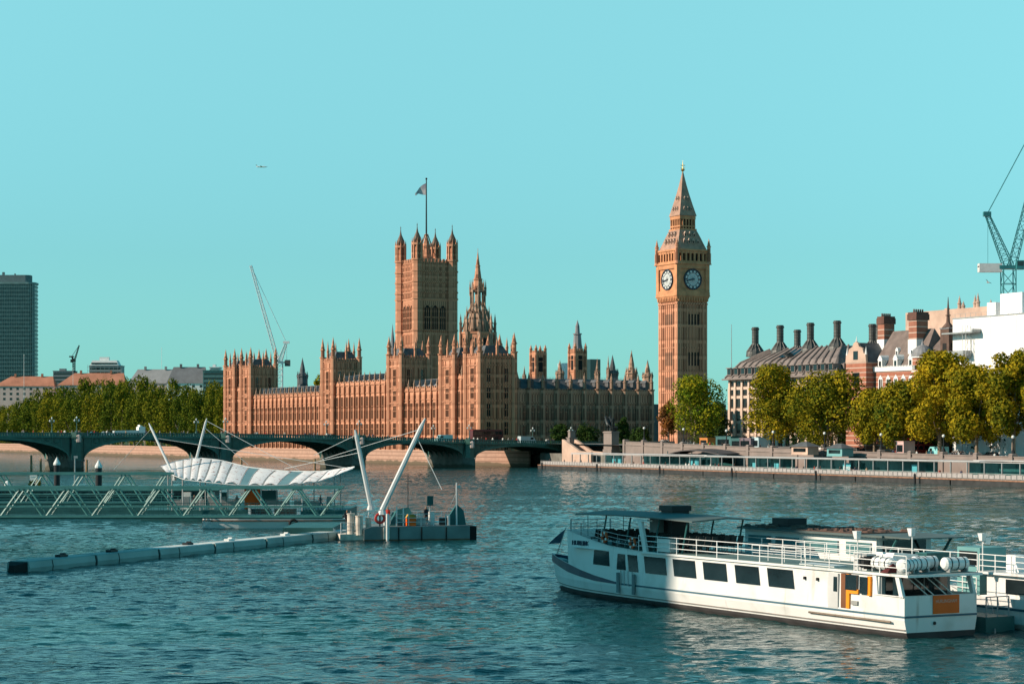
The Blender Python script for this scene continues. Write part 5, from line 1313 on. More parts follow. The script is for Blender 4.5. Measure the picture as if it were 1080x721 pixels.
def etree(label, px, top, wpx, off, m, seed, base=None, **k):
    l = l_at(px, off); x, y = emb(l, off); z = zg(l) if base is None else base
    return tree(label, x, y, z, zat(top,y)-z, wpx*y/F, m, seed, **k)
etree('big round green and yellow tree in front of the foot of the clock tower', 733, 396, 60, 32, LEAF_G, 21, trunk=.14, n=8000)
etree('small reddish autumn tree against the lit side of the clock tower', 705, 424, 22, 33, LEAF_R, 22, trunk=.2, n=2500, leaf=.36)
etree('tall yellow-green tree standing alone in front of the office columns, leftmost of the row', 816, 386, 68, 26, LEAF_A, 23, trunk=.2, n=13500)
etree('broad yellow-green tree beside the office building corner and below its hipped roof', 873, 392, 78, 26, LEAF_A, 24, trunk=.2, n=15000)
etree('lower green tree in front of the gabled end of the red brick building', 922, 411, 51, 24, LEAF_A, 25, trunk=.2, n=10500)
etree('green and ochre tree hiding the base of the red brick building below its white dormers', 953, 404, 56, 24, LEAF_A, 26, trunk=.2, n=12000)
etree('tall green tree rising against the left edge of the white wrapped building', 991, 372, 71, 24, LEAF_A, 27, trunk=.2, n=16500)
etree('golden tree below the middle of the white wrapped building', 1030, 386, 63, 23, LEAF_A, 28, trunk=.2, n=15000)
etree('golden yellow tree with a bare pale trunk at the right end of the row', 1069, 370, 63, 22, LEAF_A, 29, trunk=.22, n=16500)
etree('outermost golden tree cut by the right edge of the picture', 1108, 366, 63, 22, LEAF_A, 30, trunk=.22, n=13500)
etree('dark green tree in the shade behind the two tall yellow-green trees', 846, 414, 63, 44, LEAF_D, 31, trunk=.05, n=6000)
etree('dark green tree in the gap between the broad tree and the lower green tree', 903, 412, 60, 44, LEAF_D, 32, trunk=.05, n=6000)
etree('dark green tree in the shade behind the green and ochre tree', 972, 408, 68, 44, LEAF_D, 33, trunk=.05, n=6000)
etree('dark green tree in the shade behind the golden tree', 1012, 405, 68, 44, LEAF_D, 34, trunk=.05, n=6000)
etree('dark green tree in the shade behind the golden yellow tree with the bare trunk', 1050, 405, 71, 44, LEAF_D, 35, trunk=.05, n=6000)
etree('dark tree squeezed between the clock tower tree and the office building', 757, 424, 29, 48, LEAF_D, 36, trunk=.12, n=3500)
def dtree(label, px, top, wpx, d, base, m, seed, **k):
    p = P(px, 460, d); return tree(label, p.x, d, base, zat(top,d)-base, wpx*d/F, m, seed, **k)
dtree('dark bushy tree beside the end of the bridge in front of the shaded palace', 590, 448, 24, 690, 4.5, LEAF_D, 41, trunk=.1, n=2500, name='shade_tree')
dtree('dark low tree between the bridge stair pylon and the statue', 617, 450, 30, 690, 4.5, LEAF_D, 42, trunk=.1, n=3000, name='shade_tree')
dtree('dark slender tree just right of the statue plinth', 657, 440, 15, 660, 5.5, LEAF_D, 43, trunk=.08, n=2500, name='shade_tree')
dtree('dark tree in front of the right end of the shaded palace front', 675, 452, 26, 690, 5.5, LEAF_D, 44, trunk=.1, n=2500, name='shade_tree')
# wooded river gardens beyond the palace, left of the picture
prof = [(-14,433),(0,430),(18,427),(35,414),(60,407),(85,402),(100,399),(130,394),(150,399),(172,400),(200,404),(222,402),(245,400)]
crs = [crown_mesh('crown', 1.0, 1.6, 3400, .034, LEAF_F, 60+i, 18)[0] for i in range(5)]
cnt = 0; words = ['olive','yellow-green','ochre-tinged','dark olive','grey-green']
for row, (off, dtop) in enumerate(((6,12),(24,0))):
    px = -14 + row*5
    while px < 246:
        k_ = (px-540)/F; ox, oy = -127+.9*off, 936+.42*off
        k2 = (k_*oy-ox)/(-.42-k_*.9); x, y = ox-.42*k2, oy+.9*k2
        top = interp(prof, px)+dtop+rnd.uniform(-4,6); z = 4.6; Ht = zat(top,y)-z; wd = rnd.uniform(19,28)*y/F
        t = thing('garden_tree', '%s tree in the dense wood behind the left half of the bridge, %s row' % (words[cnt%5], 'front' if row == 0 else 'back'), 'tree', (x,y,z), rnd.uniform(0,6.28), '%s trees of the %s row of the wood' % (words[cnt%5], 'front' if row == 0 else 'back'))
        o = bpy.data.objects.new('crown', crs[cnt%5]); COL.objects.link(o); o.parent = t; o.scale = (wd,wd,Ht/1.62*.97); o.location = (0,0,Ht*.03)
        q = MB(); q.tube((0,0,-.5),(0,0,Ht*.5),.55,6,.3); q.tube((0,0,Ht*.3),(wd*.2,0,Ht*.55),.25,5,.1); q.tube((0,0,Ht*.3),(-wd*.2,.5,Ht*.6),.25,5,.1); q.build('trunk', BARK, t)
        cnt += 1; px += rnd.uniform(9,13)
t = dtree('green tree top showing between the palace wing and its tower', 337, 396, 22, 960, 5, LEAF_G, 47, trunk=.2, n=2500, leaf=.6, name='shade_tree')
t = dtree('reddish-green tree crown just behind the far end pavilion of the palace', 238, 402, 20, 985, 5, LEAF_F, 48, trunk=.2, n=2500, leaf=.6, name='shade_tree')
# ================================================================ FAR BUILDINGS ON THE LEFT
d_ = 1900; k_ = d_/F
tw = thing('office_tower', 'dark teal glass office tower with rounded corners at the left edge', 'tower', (P(13,0,d_).x, d_, 0), 0)
def rrect(hx, hy, r, n=5):
    out = []
    for cx, cy, a0 in ((hx-r,hy-r,0),(-hx+r,hy-r,90),(-hx+r,-hy+r,180),(hx-r,-hy+r,270)):
        for i in range(n+1): a = R(a0+90*i/n); out.append((cx+r*math.cos(a), cy+r*math.sin(a)))
    return out
hx = 26*k_
b = MB(); b.prism(rrect(hx-.5,9.5,5), 5, zat(300,d_)); b.build('glass_wall', mat('tower_glass',(.03,.09,.095),.25,.3,.3,spec=.5), tw)
b = MB(); z = 12.0; zt = zat(299,d_)
while z < zt-1: b.prism(rrect(hx,10,5.3), z, z+.85); z += 3.6
b.prism(rrect(hx+.3,10.3,5.5), zt-1.0, zt+.6)
for k in range(27): x = -hx+2+k*(2*hx-4)/26; b.box(x-.1,x+.1,-10.15,-9.4,8,zt)
b.build('floor_bands', mat('tower_bands',(.15,.25,.25),.6,.2,.3), tw)
b = MB(); b.prism(rrect(hx-5,7,4), zt+.6, zat(290.5,d_)); b.box(-9,-7,-1,1,zat(290.5,d_),zat(287,d_)); b.box(2,3,-1,1,zat(290.5,d_),zat(288.5,d_)); b.build('plant_room', mat('plant_room',(.12,.17,.18),.7,.2), tw)
PINKW = mat('pink_white_render', (.60,.44,.40), .9, .1, .1); TERRA = mat('terracotta_roof', (.46,.19,.12), .9, .2, .15)
def hall(name, label, px0, px1, d, yr, ye, rm, wm, inset=12, gable_dark=False):
    """long pitched-roof block seen from its long side"""
    k = d/F; L_ = (px1-px0)*k; t = thing(name, label, 'building', (P((px0+px1)/2,0,d).x, d, 0)); h = L_/2; zr, ze = zat(yr,d), zat(ye,d)
    b = MB(); b.box(-h,h,0,16,4,ze); b.build('walls', wm, t)
    q = MB(); n = max(3,int(L_/5))
    for r_ in range(3):
        for i in range(n): x = -h+(i+.5)*L_/n; q.box(x-1.0,x+1.0,-.05,.1,ze-3.2-r_*4.2,ze-1.2-r_*4.2)
    q.build('window_rows', GLASS, t)
    b = MB(); i2 = inset*k; b.add([(-h-.5,-.6,ze),(h+.5,-.6,ze),(h+.5-i2*.25,8,zr),(-h-.5+i2,8,zr),(-h-.5,16.6,ze),(h+.5,16.6,ze)],[(0,1,2,3),(3,2,5,4),(0,3,4),(1,5,2)])
    b.box(-h*.4,-h*.4+1.6,7,9,zr-.5,zr+2.2); b.box(h*.5,h*.5+1.6,7,9,zr-.5,zr+2.2)
    b.build('roof', rm, t); return t
hall('roofed_block', 'pale pink block with a terracotta pitched roof at the foot of the teal glass tower', -6, 57, 1720, 396.5, 407, TERRA, PINKW, 16)
hall('roofed_block', 'second terracotta roofed block, half hidden by the trees and right of the first', 61, 132, 1710, 393, 406, TERRA, PINKW, 16)
hall('grey_roof_block', 'low block with a pale grey pitched roof behind the wood', 136, 184, 1600, 389, 404, mat('pale_grey_roof',(.30,.29,.29),.8,.15,.2), PINKW, 8)
hall('grey_roof_block', 'darker grey mansard roofed block just right of the pale grey roof', 176, 216, 1570, 386.5, 404, mat('mid_grey_roof',(.17,.17,.18),.8,.15,.2), WHITE_M, 6)
def block(name, label, px0, px1, d, yt, m, extra=None):
    k = d/F; h = (px1-px0)*k/2; t = thing(name, label, 'building', (P((px0+px1)/2,0,d).x, d, 0)); zt = zat(yt,d)
    b = MB(); b.box(-h,h,0,14,4,zt); b.box(-h-.4,h+.4,-.4,14.4,zt,zt+.6); b.box(-h*.5,h*.1,4,9,zt+.6,zt+2.6); b.build('walls', m, t)
    q = MB()
    for r_ in range(6): q.box(-h*.94,h*.94,-.06,.05,zt-3.0-r_*3.4,zt-1.4-r_*3.4)
    q.build('window_bands', GLASS, t)
    if extra: extra(t, h, zt)
    return t
block('flat_roof_block', 'grey flat-roofed block peeping over the first terracotta roof', 56, 78, 1850, 391.5, mat('grey_render',(.2,.22,.23),.8,.1))
def scaff(t, h, zt):
    b = MB()
    for i in range(9):
        x = -h-1+i*(2*h+2)/8; b.tube((x,-2,5),(x,-2,zt+1),.14,4)
    for j in range(5): b.tube((-h-1,-2,zt-1-j*3),(h+1,-2,zt-1-j*3),.14,4)
    b.build('scaffold', STEEL, t)
    b = MB(); b.hexa([(-h*.95,-1,zt+.6),(h*.85,-1,zt+.6),(h*.85,12,zt+.6),(-h*.95,12,zt+.6)],[(-h*.8,0,zt+5),(h*.7,0,zt+5),(h*.7,11,zt+5),(-h*.8,11,zt+5)]); b.box(-h*.4,h*.2,3,6,zt+5,zt+8); b.build('penthouse', WHITE_M, t)
    q = MB(); q.box(-h*.85,h*.75,-1.06,-.9,zt+1.6,zt+3.0); q.build('penthouse_window', GLASS, t)
block('scaffolded_block', 'scaffolded building with a stepped white penthouse beyond the terracotta roofs', 94, 128, 1800, 386, mat('grey_concrete',(.3,.33,.34),.8,.1), scaff)
block('teal_block', 'low teal glazed block between the grey roofs and the palace', 214, 243, 1560, 391, mat('teal_cladding',(.10,.20,.20),.5,.2))
block('white_block', 'small white rooftop block above the teal glazed one', 221, 231, 1580, 387.5, WHITE_M)
crane('small dark tower crane left of the scaffolded white penthouse', 78, 1750, 392, 381, 2.2, (75.5,376), (83.5,364), (74.5,77,379,382), BLACK, BLACK, 79, 2.2)
for px, y0, y1, lb in ((25.3,374,425,'white flagpole in front of the teal glass tower'),(77,388,420,'white flagpole between the two terracotta roofs'),(170.5,367,402,'white flagpole in front of the pale grey roof')):
    d = 1640; p = P(px,0,d); b = MB(); b.tube((p.x,d,6),(p.x,d,zat(y0,d)),.22,6,.12); b.ball((p.x,d,zat(y0,d)),.3,6,4)
    tag(b.build('flagpole', WHITE_M), lb, 'flagpole')
# ---- buildings added out of view on the left so that their shadows fall over the near water and the bow of the white boat
def slab_building(name, label, x0, x1, y0, y1, h, n, m):
    t = thing(name, label, 'building', (x0,y0,5)); b = MB(); b.box(0,x1-x0,0,y1-y0,-1,h); b.build('walls', m, t)
    q = MB(); z = 4
    while z < h-2: q.box(-.1,x1-x0+.1,-.1,y1-y0+.1,z,z+1.8); z += 3.6
    q.build('window_bands', GLASS, t); q = MB(); q.box(-.6,x1-x0+.6,-.6,y1-y0+.6,h,h+.8); q.box(4,(x1-x0)*.7,4,(y1-y0)*.6,h+.8,h+4); q.build('roof', PAVE, t)
slab_building('shade_tower_block', 'added unseen tower block off to the left, shading the water and the boat bow', -172,-150, SH1[0], SH1[1], SH1[2], 1, STONE_P)
slab_building('shade_slab_block', 'added unseen lower block off to the left, shading the near water', -175,-150, SH2[0], SH2[1], SH2[2], 1, STONE_P)
# ================================================================ LANDING STAGE ON THE LEFT
def rail(b, pts, h=1.1, post=1.5, r=.03, bars=3):
    """open railing along a polyline"""
    for a, c in zip(pts[:-1], pts[1:]):
        a, c = Vector(a), Vector(c); n = max(1, int((c-a).length/post))
        for j in range(bars): z = h*(j+1)/bars; b.tube(a+Vector((0,0,z)), c+Vector((0,0,z)), r, 4)
        for i in range(n+1): p = a.lerp(c,i/n); b.tube(p, p+Vector((0,0,h)), r*1.3, 4)
    return b
def gangway(label, x0, x1, y, z0, z1, step, ph, wd=2.2):
    """box truss footbridge: chords, zig-zag braces, floor, hand rails"""
    t = thing('truss_gangway', label, 'gangway', (0,y,0))
    for yy in (0, wd):
        b = MB(); b.box(x0,x1,yy-.11,yy+.11,z1-.26,z1); b.box(x0,x1,yy-.11,yy+.11,z0,z0+.2); b.box(x0,x1,yy-.07,yy+.07,z0+.95,z0+1.05)
        x = ph
        while x < x1-.1:
            for xa, xb in ((x-step/2+.12,x-.15),(x+step/2-.12,x+.15)):
                if xa > x0-.5 and max(xa,xb) < x1+.3: b.tube((xa,yy,z1-.2),(xb,yy,z0+.1),.085,4)
            x += step
        b.build('side_truss', TEAL, t)
    b = MB(); b.box(x0,x1,.12,wd-.12,z0+.12,z0+.22); b.box(x0,x1,.13,wd-.13,z0-.12,z0-.02); b.build('floor', TEAL_D, t)
    b = MB(); rail(b, [(x0,.25,z0+.2),(x1,.25,z0+.2)], 1.1, .45, .014, 3); b.build('hand_rail', TEAL_D, t); b = MB(); rail(b, [(x0,wd-.25,z0+.2),(x1,wd-.25,z0+.2)], 1.1, .9, .018, 3); b.build('hand_rail', TEAL_D, t)
    x = ph+step/2; b = MB()
    while x < x1: b.box(x-.06,x+.06,0,wd,z1-.2,z1-.08); x += step
    b.build('cross_beams', TEAL, t)
    return t
k1 = 194/F
gangway('long teal steel truss gangway nearest the camera, reaching from the left edge to the barge', -110, (361-540)*k1, 194, zat(545.5,194), zat(512.5,194), 48.2*k1, (46.7-540)*k1-48.2*k1*14)
gangway('second teal truss gangway running behind the nearest one', -110, (180-540)*222/F, 222, zat(531,222), zat(498,222), 44*222/F, (64-540)*222/F-44*222/F*12)

# landing pontoon behind the gangways
lp = thing('landing_pontoon', 'low floating landing pontoon with dark teal walls behind the truss gangways', 'pontoon', (0,264,0))
b = MB(); b.box(-100,-25,-3,9,-.4,1.3); b.build('hull', TEAL_D, lp)
b = MB(); b.box(-95,-38,0,7,1.3,zat(517,264)); b.build('deckhouse_wall', mat('dark_teal_wall',(.03,.085,.085),.6,.2,.4), lp)
b = MB(); b.box(-96,-37,-1,8,zat(517,264),zat(515.5,264)); b.build('deckhouse_roof', TEAL, lp)
q = MB()
for i in range(18): x = -94+i*3.1; q.box(x,x+2.5,-.06,.05,2.2,3.6)
q.build('window_row', GLASS, lp)
b = MB(); rail(b, [(-95,-2.6,1.3),(-25.5,-2.6,1.3)], 1.1, 2.0, .035, 3); b.build('railing', TEAL, lp)
zr = zat(515.5,264)
def deck_box(name, label, cat, px, py0, py1, wpx, d, m, dp=1.0, extra=None):
    k = d/F; t = thing(name, label, cat, (P(px,0,d).x, d, zat(py1,d))); w_, h_ = wpx*k/2, (py1-py0)*k
    b = MB(); b.box(-w_,w_,-dp/2,dp/2,0,h_*.9); b.build('case', m, t); q = MB(); q.box(-w_*1.06,w_*1.06,-dp*.54,dp*.54,h_*.9,h_); q.build('lid', m, t)
    return t
deck_box('equipment_box', 'white equipment box on the landing roof beside a green shrub, between the two gangway chords', 'box', 36.5, 501, 515.5, 8, 266, WHITE)
for px, m, lb, wd in ((34,LEAF_D,'green potted shrub on the landing roof below the white box',9),(41,leaf_mat('ochre_leaves',(.25,.18,.03),(.35,.25,.04),(.5,.3,.05)),'ochre potted shrub right of the green one on the landing roof',6)):
    k = 265/F; t = thing('potted_shrub', lb, 'plant', (P(px,0,264.6).x,264.6,zr)); q = MB(); q.frus(0,0,0,.35,.25,.32,8); q.build('pot', TEAL_D, t)
    me, _ = crown_mesh('foliage', wd*k, .8, 160, .14, m, int(px), 5); o = bpy.data.objects.new('foliage', me); COL.objects.link(o); o.parent = t; o.location = (0,0,.3)
b = MB(); b.ball((P(8,0,265).x,265,zr+.55),.42,10,6,1.2); b.tube((P(8,0,265).x,265,zr),(P(8,0,265).x,265,zr+.2),.3,8)
tag(b.build('round_light', WHITE), 'round white lamp housing at the far left of the landing roof', 'lamp')
b = MB(); p = P(79,0,268); b.lathe(p.x,268,[(.12,zr-.5),(.08,zat(482,268)),(.0,zat(482,268))],6); b.box(p.x-.12,p.x+.35,267.9,268.1,zat(483,268),zat(480.5,268))
tag(b.build('lamp_post', STEEL), 'thin grey lamp post standing on the landing pontoon behind the gangways', 'lamp post')

# dolphins and piles
def dolphin(label, px, yt, yc, d, wpx):
    k = d/F; t = thing('mooring_post', label, 'mooring post', (P(px,0,d).x,d,0)); r = wpx*k/2
    b = MB(); b.lathe(0,0,[(r,-2),(r,zat(yc+2,d)),(r*1.02,zat(yc,d))],12); b.frus(0,0,zat(yc,d),zat(yc,d)+.02,r,r,12); b.build('pile', BLACK, t)
    b = MB(); b.lathe(0,0,[(r*1.15,zat(yc,d)-.15),(r*1.15,zat(yc,d)+.1),(0,zat(yt,d))],12); b.build('cone_cap', WHITE, t)
dolphin('black mooring post with a white cone cap rising right of the first bridge pier', 104, 484, 492, 280, 7)
dolphin('black mooring post with a white cone cap in front of the first bridge pier', 60, 481.5, 489, 300, 6.5)
for px, y0, y1, lb in ((33,480.5,498,'tall tan timber pile left of the first bridge pier'),(43,484,497,'shorter tan timber pile touching the first bridge pier on its left'),(91.5,485,497,'tan timber pile touching the first bridge pier on its right'),(254.5,483,494,'tan timber pile just right of the second bridge pier'),(332,484,493,'tan timber pile left of the third bridge pier')):
    d = 590; p = P(px,0,d); b = MB(); b.frus(p.x,d,-1,zat(y0,d),.36,.3,8); b.frus(p.x,d,zat(y0,d),zat(y0,d)+.25,.34,.1,8)
    tag(b.build('timber_pile', mat('tan_timber',(.34,.20,.11),.9,.3,1) if px == 33 else bpy.data.materials['tan_timber']), lb, 'timber pile')

# tensile canopy
MASTM = mat('pale_cable', (.6,.62,.62), .5, .1)
cvs = thing('fabric_canopy', 'white tensile fabric canopy with scalloped lower edge hung over the landing stage', 'canopy', (0,0,0))
up = [(170,491.5,254),(186,486,256),(207,482.5,257),(232,485,256),(262,492.5,254),(300,496.5,252),(340,497,250),(374,492,247)]
dn = [(177,498.5,246),(194,505.5,244),(215,508,243),(245,511,242),(275,512,242),(305,511,242),(338,507.5,243),(371,494.5,246)]
FAB = mat('white_fabric', (.80,.78,.77), .75, .05, .8)
fm = FAB.node_tree; Nf = fm.nodes; bF = Nf['Principled BSDF']; srcF = bF.inputs['Base Color'].links[0].from_socket
tcF = [x for x in Nf if x.type == 'TEX_COORD'][0]; txF = Nf.new('ShaderNodeTexNoise'); txF.inputs['Scale'].default_value = 2.6; txF.inputs['Detail'].default_value = 4
fm.links.new(tcF.outputs['Object'], txF.inputs['Vector']); mrF = Nf.new('ShaderNodeMapRange'); mrF.inputs[1].default_value = .60; mrF.inputs[2].default_value = .66; fm.links.new(txF.outputs[0], mrF.inputs[0])
mxF = Nf.new('ShaderNodeMix'); mxF.data_type = 'RGBA'; mxF.inputs[7].default_value = (.32,.10,.08,1); fm.links.new(mrF.outputs[0], mxF.inputs[0]); fm.links.new(srcF, mxF.inputs[6]); fm.links.new(mxF.outputs[2], bF.inputs['Base Color'])
def lerp3(tab, u):
    n = len(tab)-1; i = min(n-1, int(u*n)); f = u*n-i; return [tab[i][j]*(1-f)+tab[i+1][j]*f for j in range(3)]
def cpt(u, v):
    sh = .11*(.5-v)*math.sin(math.pi*u)
    a = P(*lerp3(up,min(1,max(0,u+sh)))); c = P(*lerp3(dn,min(1,max(0,u+sh)))); p = a.lerp(c,v); p.z -= .06*math.sin(math.pi*v)*(.6+.4*math.sin(u*9)); return p
cuts = [0,.055,.11,.165,.22,.275,.33,.385,.44,.52,None,.56,.63,.70,None,.745,.80,.86,.93,1.0]
panels = [(p_,q_) for p_,q_ in zip(cuts[:-1],cuts[1:]) if p_ is not None and q_ is not None]
for i, (u0, u1) in enumerate(panels):
    q = MB(); nu, nv = 8, 9; vs = []
    for a in range(nu+1):
        for c in range(nv+1):
            t_ = a/nu; u = u0+.004+(u1-u0-.008)*t_; v = c/nv
            p = cpt(u, v*(1.0 - .10*math.sin(math.pi*t_)) + .02*math.sin(math.pi*t_)*(1-v)); p.z += .05*math.sin(math.pi*t_)*(.3+.7*v); p.y -= .1*math.sin(math.pi*t_); vs.append(p)
    q.add(vs,[(a*(nv+1)+c,(a+1)*(nv+1)+c,(a+1)*(nv+1)+c+1,a*(nv+1)+c+1) for a in range(nu) for c in range(nv)])
    n_ = len(q.v); q.v += [(x,y,z-.03) for x,y,z in q.v]; q.f += [tuple(n_+i_ for i_ in f[::-1]) for f in q.f]; q.m += [0]*(len(q.f)-len(q.m))
    q.build('fabric_panel', FAB, cvs, smooth=True)
GREYF = mat('translucent_strip', (.18,.30,.31), .4, .15, .6)
for u0, u1 in ((.52,.56),(.70,.745)):
    q = MB(); vs = [cpt(u0+(u1-u0)*a/2, c/6)+Vector((0,0,-.02)) for a in range(3) for c in range(7)]
    q.add(vs,[(a*7+c,(a+1)*7+c,(a+1)*7+c+1,a*7+c+1) for a in range(2) for c in range(6)]); q.build('clear_panel', GREYF, cvs, smooth=True)
b = MB(); b.path([cpt(i/28,1) for i in range(29)], .05, 5); b.path([cpt(i/28,0) for i in range(29)], .08, 5)
for u_ in [c_ for c_ in cuts if c_ is not None]: b.path([cpt(u_,c/5)-Vector((0,0,.02)) for c in range(6)], .025, 4)
b.build('edge_cables', MASTM, cvs)
for u in (.05,.16,.3,.42,.62,.8,.93):
    for v in (.1,.9): p = cpt(u,v); b = MB(); b.tube((p.x,p.y,1.2),p,.075,5); b.build('canopy_post', STEEL, cvs)
MAST = mat('mast_paint', (.58,.60,.60), .45, .1, .5)
def mast(label, top, foot, d0, d1, r, stays):
    t = thing('leaning_mast', label, 'mast'); a, c = P(*top,d0), P(*foot,d1); b = MB(); b.tube(c, c.lerp(a,.9), r, 8, r*.85); b.tube(c.lerp(a,.9), a, r*.85, 8, r*.3); b.tube(c-Vector((0,0,.4)), c, r*1.7, 8, r*1.2); b.build('pole', MAST, t)
    b = MB()
    for (p0, f0), q in stays: b.tube(c.lerp(a,f0), q, .028, 4)
    if stays: b.build('stay_cables', MAST, t)
mast('leftmost slim mast leaning left at the canopy left end', (157,446), (184,503), 254, 250, .17, [((0,.72),P(372,494,248)),((0,.9),P(120,495,266))])
mast('slim mast leaning right behind the left part of the canopy', (218,441), (206,488), 256, 257, .17, [((0,.8),P(262,490,255)),((0,.95),P(318,497,252))])
mast('thick pale mast leaning left at the canopy right end', (374.5,453), (391,533), 200, 200, .24, [((0,.93),P(331,480,254)),((0,.7),P(300,494,252))])
mast('longest pale mast leaning right above the barge', (448.5,441), (403,538), 200, 199, .27, [((0,.88),P(340,484,252)),((0,.8),P(466,516,198))])

# work barge
BG = mat('barge_grey', (.16,.20,.20), .7, .25, .4, bump=.1)
bg_ = thing('work_barge', 'grey steel work barge moored at the right end of the landing stage', 'barge', ((384-540)*198/F,198,0), R(13)); k = 198/F; X = lambda px: (px-384)*k/.974
b = MB(); b.ext([(X(384),0,-.3),(X(384),0,zat(558,198)),(X(391),0,zat(555.5,198)),(X(495),0,zat(555,198)),(X(495),0,-.3)],(0,7,0)); b.build('hull', BG, bg_)
b = MB(); b.box(X(495),X(503.5),.6,5,-.2,zat(556,198)); b.build('fender_block', RUBBER, bg_)
for px in (420,444,470): b = MB(); b.box(X(px)-.05,X(px)+.05,-.1,.02,-.2,1.25); b.build('fender_strip', RUBBER, bg_)
b = MB(); b.box(X(384.2),X(494.8),-.03,7.03,-.32,.12); b.build('waterline_band', RUST, bg_)
zd = zat(555,198)
b = MB(); rail(b,[(X(418),.3,zd),(X(470),.3,zd)],1.15,1.0,.03,3); b.build('railing', MAST, bg_); b = MB(); rail(b,[(X(400),6.5,zd),(X(492),6.5,zd)],1.15,1.2,.03,3); b.build('railing', MAST, bg_)
for px, h_ in ((419,1.9),(426,1.7),(407,1.4)): b = MB(); b.tube((X(px),.6,zd),(X(px),.6,zd+h_),.07,6); b.build('bollard', WHITE, bg_)
b = MB(); b.tube((X(408),-.12,-.2),(X(408),-.12,zd+1.2),.14,8); b.build('guide_tube', WHITE, bg_)
q = MB(); q.box(X(404),X(410.5),-.14,.0,.15,zd-.1); q.build('bright_plate', mat('pale_worn_plate',(.62,.55,.48),.8,.3,1.5), bg_)
def on_barge(name, label, cat, px, y, build):
    t = thing(name, label, cat, (BX(px,y)[0],BX(px,y)[1],zd), R(13)); build(t); return t
def BX(px,y): return (384-540)*k+X(px)*math.cos(R(13))-y*math.sin(R(13)), 198+X(px)*math.sin(R(13))+y*math.cos(R(13))
def b1(t):
    b = MB(); b.add([(-1.4,-1.2,0),(1.4,-1.2,0),(1.4,1.6,0),(-1.4,1.6,0),(-.5,-.2,1.5),(.7,0,1.7),(.3,.6,1.6),(-.9,.7,1.1)],[(0,1,5,4),(1,2,6,5),(2,3,7,6),(3,0,4,7),(4,5,6,7)]); b.build('tarpaulin', TEAL_D, t)
    q = MB(); q.tube((.6,0,1.5),(.6,0,4.9),.04,5); q.tube((.2,0,4.2),(1.0,0,4.2),.025,4); q.build('aerial', BLACK, t)
on_barge('covered_winch', 'dark tarpaulin-covered winch with a thin aerial in the middle of the barge deck', 'winch', 429, 3, b1)
def b2(t):
    b = MB(); b.box(-.45,.45,-.35,.35,0,.75); b.build('case', ORANGE, t); q = MB(); q.ext([(-.5,-.4,.75),(.5,-.4,.75),(.2,-.4,1.15),(-.3,-.4,1.1)],(0,.8,0)); q.build('cover', mat('ochre_cover',(.5,.28,.06),.8,.2,2), t)
on_barge('orange_box', 'orange equipment box with an ochre cover beside the covered winch', 'box', 435, 1.2, b2)
def b3(t):
    b = MB(); b.torus((0,0,.75),(0,1,0),.42,.13,18,8); b.build('ring', RED, t); q = MB(); q.box(-.06,.06,.05,.2,0,1.3); q.build('stand', BLACK, t)
on_barge('lifebuoy', 'red lifebuoy on a stand at the foot of the longest pale mast', 'lifebuoy', 401.5, .5, b3)
def b4(t):
    b = MB(); b.tube((0,0,0),(0,0,2.0),.05,6); b.build('post', STEEL, t); q = MB(); q.box(-.3,.3,-.05,.05,1.9,2.85); q.build('sign_plate', mat('dark_sign',(.03,.10,.10),.5,.1), t)
on_barge('signpost', 'dark rectangular sign on a thin post on the barge deck', 'sign', 455, 1.0, b4)
def b5(t):
    b = MB(); b.tube((0,0,-.4),(0,0,4.1),.09,8,.07); b.tube((0,0,3.7),(.25,0,3.7),.04,4); b.box(.2,.36,-.06,.06,3.55,3.85); b.build('post', MAST, t)
    q = MB(); q.ext([(-1.3,.3,0),(1.0,.3,0),(.75,.3,1.4),(.1,.3,2.0),(-.5,.3,1.1)],(0,.5,0)); q.build('dark_frame', TEAL_D, t)
    q = MB(); q.tube((0,0,3.2),(1.0,0,1.3),.02,4); q.tube((0,0,3.2),(-1.2,0,.6),.02,4); q.box(-.9,-.7,-.3,.3,0,.9); q.build('stays', MAST, t)
on_barge('signal_post', 'white signal post with a dark frame at the right end of the barge', 'post', 484, 1.4, b5)
for px, y, r, h_, lb in ((372,1,.36,1.9,'tall pale worn drum, left of the pair at the barge end'),(380,.6,.36,1.7,'pale worn drum, middle one at the left end of the barge'),(390,.9,.28,1.5,'slimmer pale worn drum just left of the thick mast foot')):
    t = thing('cable_drum', lb, 'drum', (*BX(px,y),.6)); b = MB(); b.frus(0,0,0,h_,r,r,12); b.frus(0,0,h_,h_+.08,r*1.15,r*1.15,12); b.frus(0,0,-.08,0,r*1.15,r*1.15,12); b.build('drum_body', bpy.data.materials['pale_worn_plate'], t)
    q = MB(); q.tube((0,0,h_+.06),(0,0,h_+.3),.06,6); q.build('handle', STEEL, t)
wpn = thing('mooring_pontoon', 'low pale stained pontoon linking the barge and the floating boom', 'pontoon', (*BX(374,1),0), R(13)); b = MB(); b.box(-1.3,1.0,-.6,5,-.3,.62); b.build('deck_block', bpy.data.materials['pale_worn_plate'], wpn); b = MB(); rail(b,[(-1.2,-.4,.6),(.9,-.4,.6)],1.1,.5,.03,3); b.build('railing', MAST, wpn); b = MB(); b.box(-1.34,1.04,-.63,5.03,-.32,.05); b.build('rust_band', RUST, wpn)

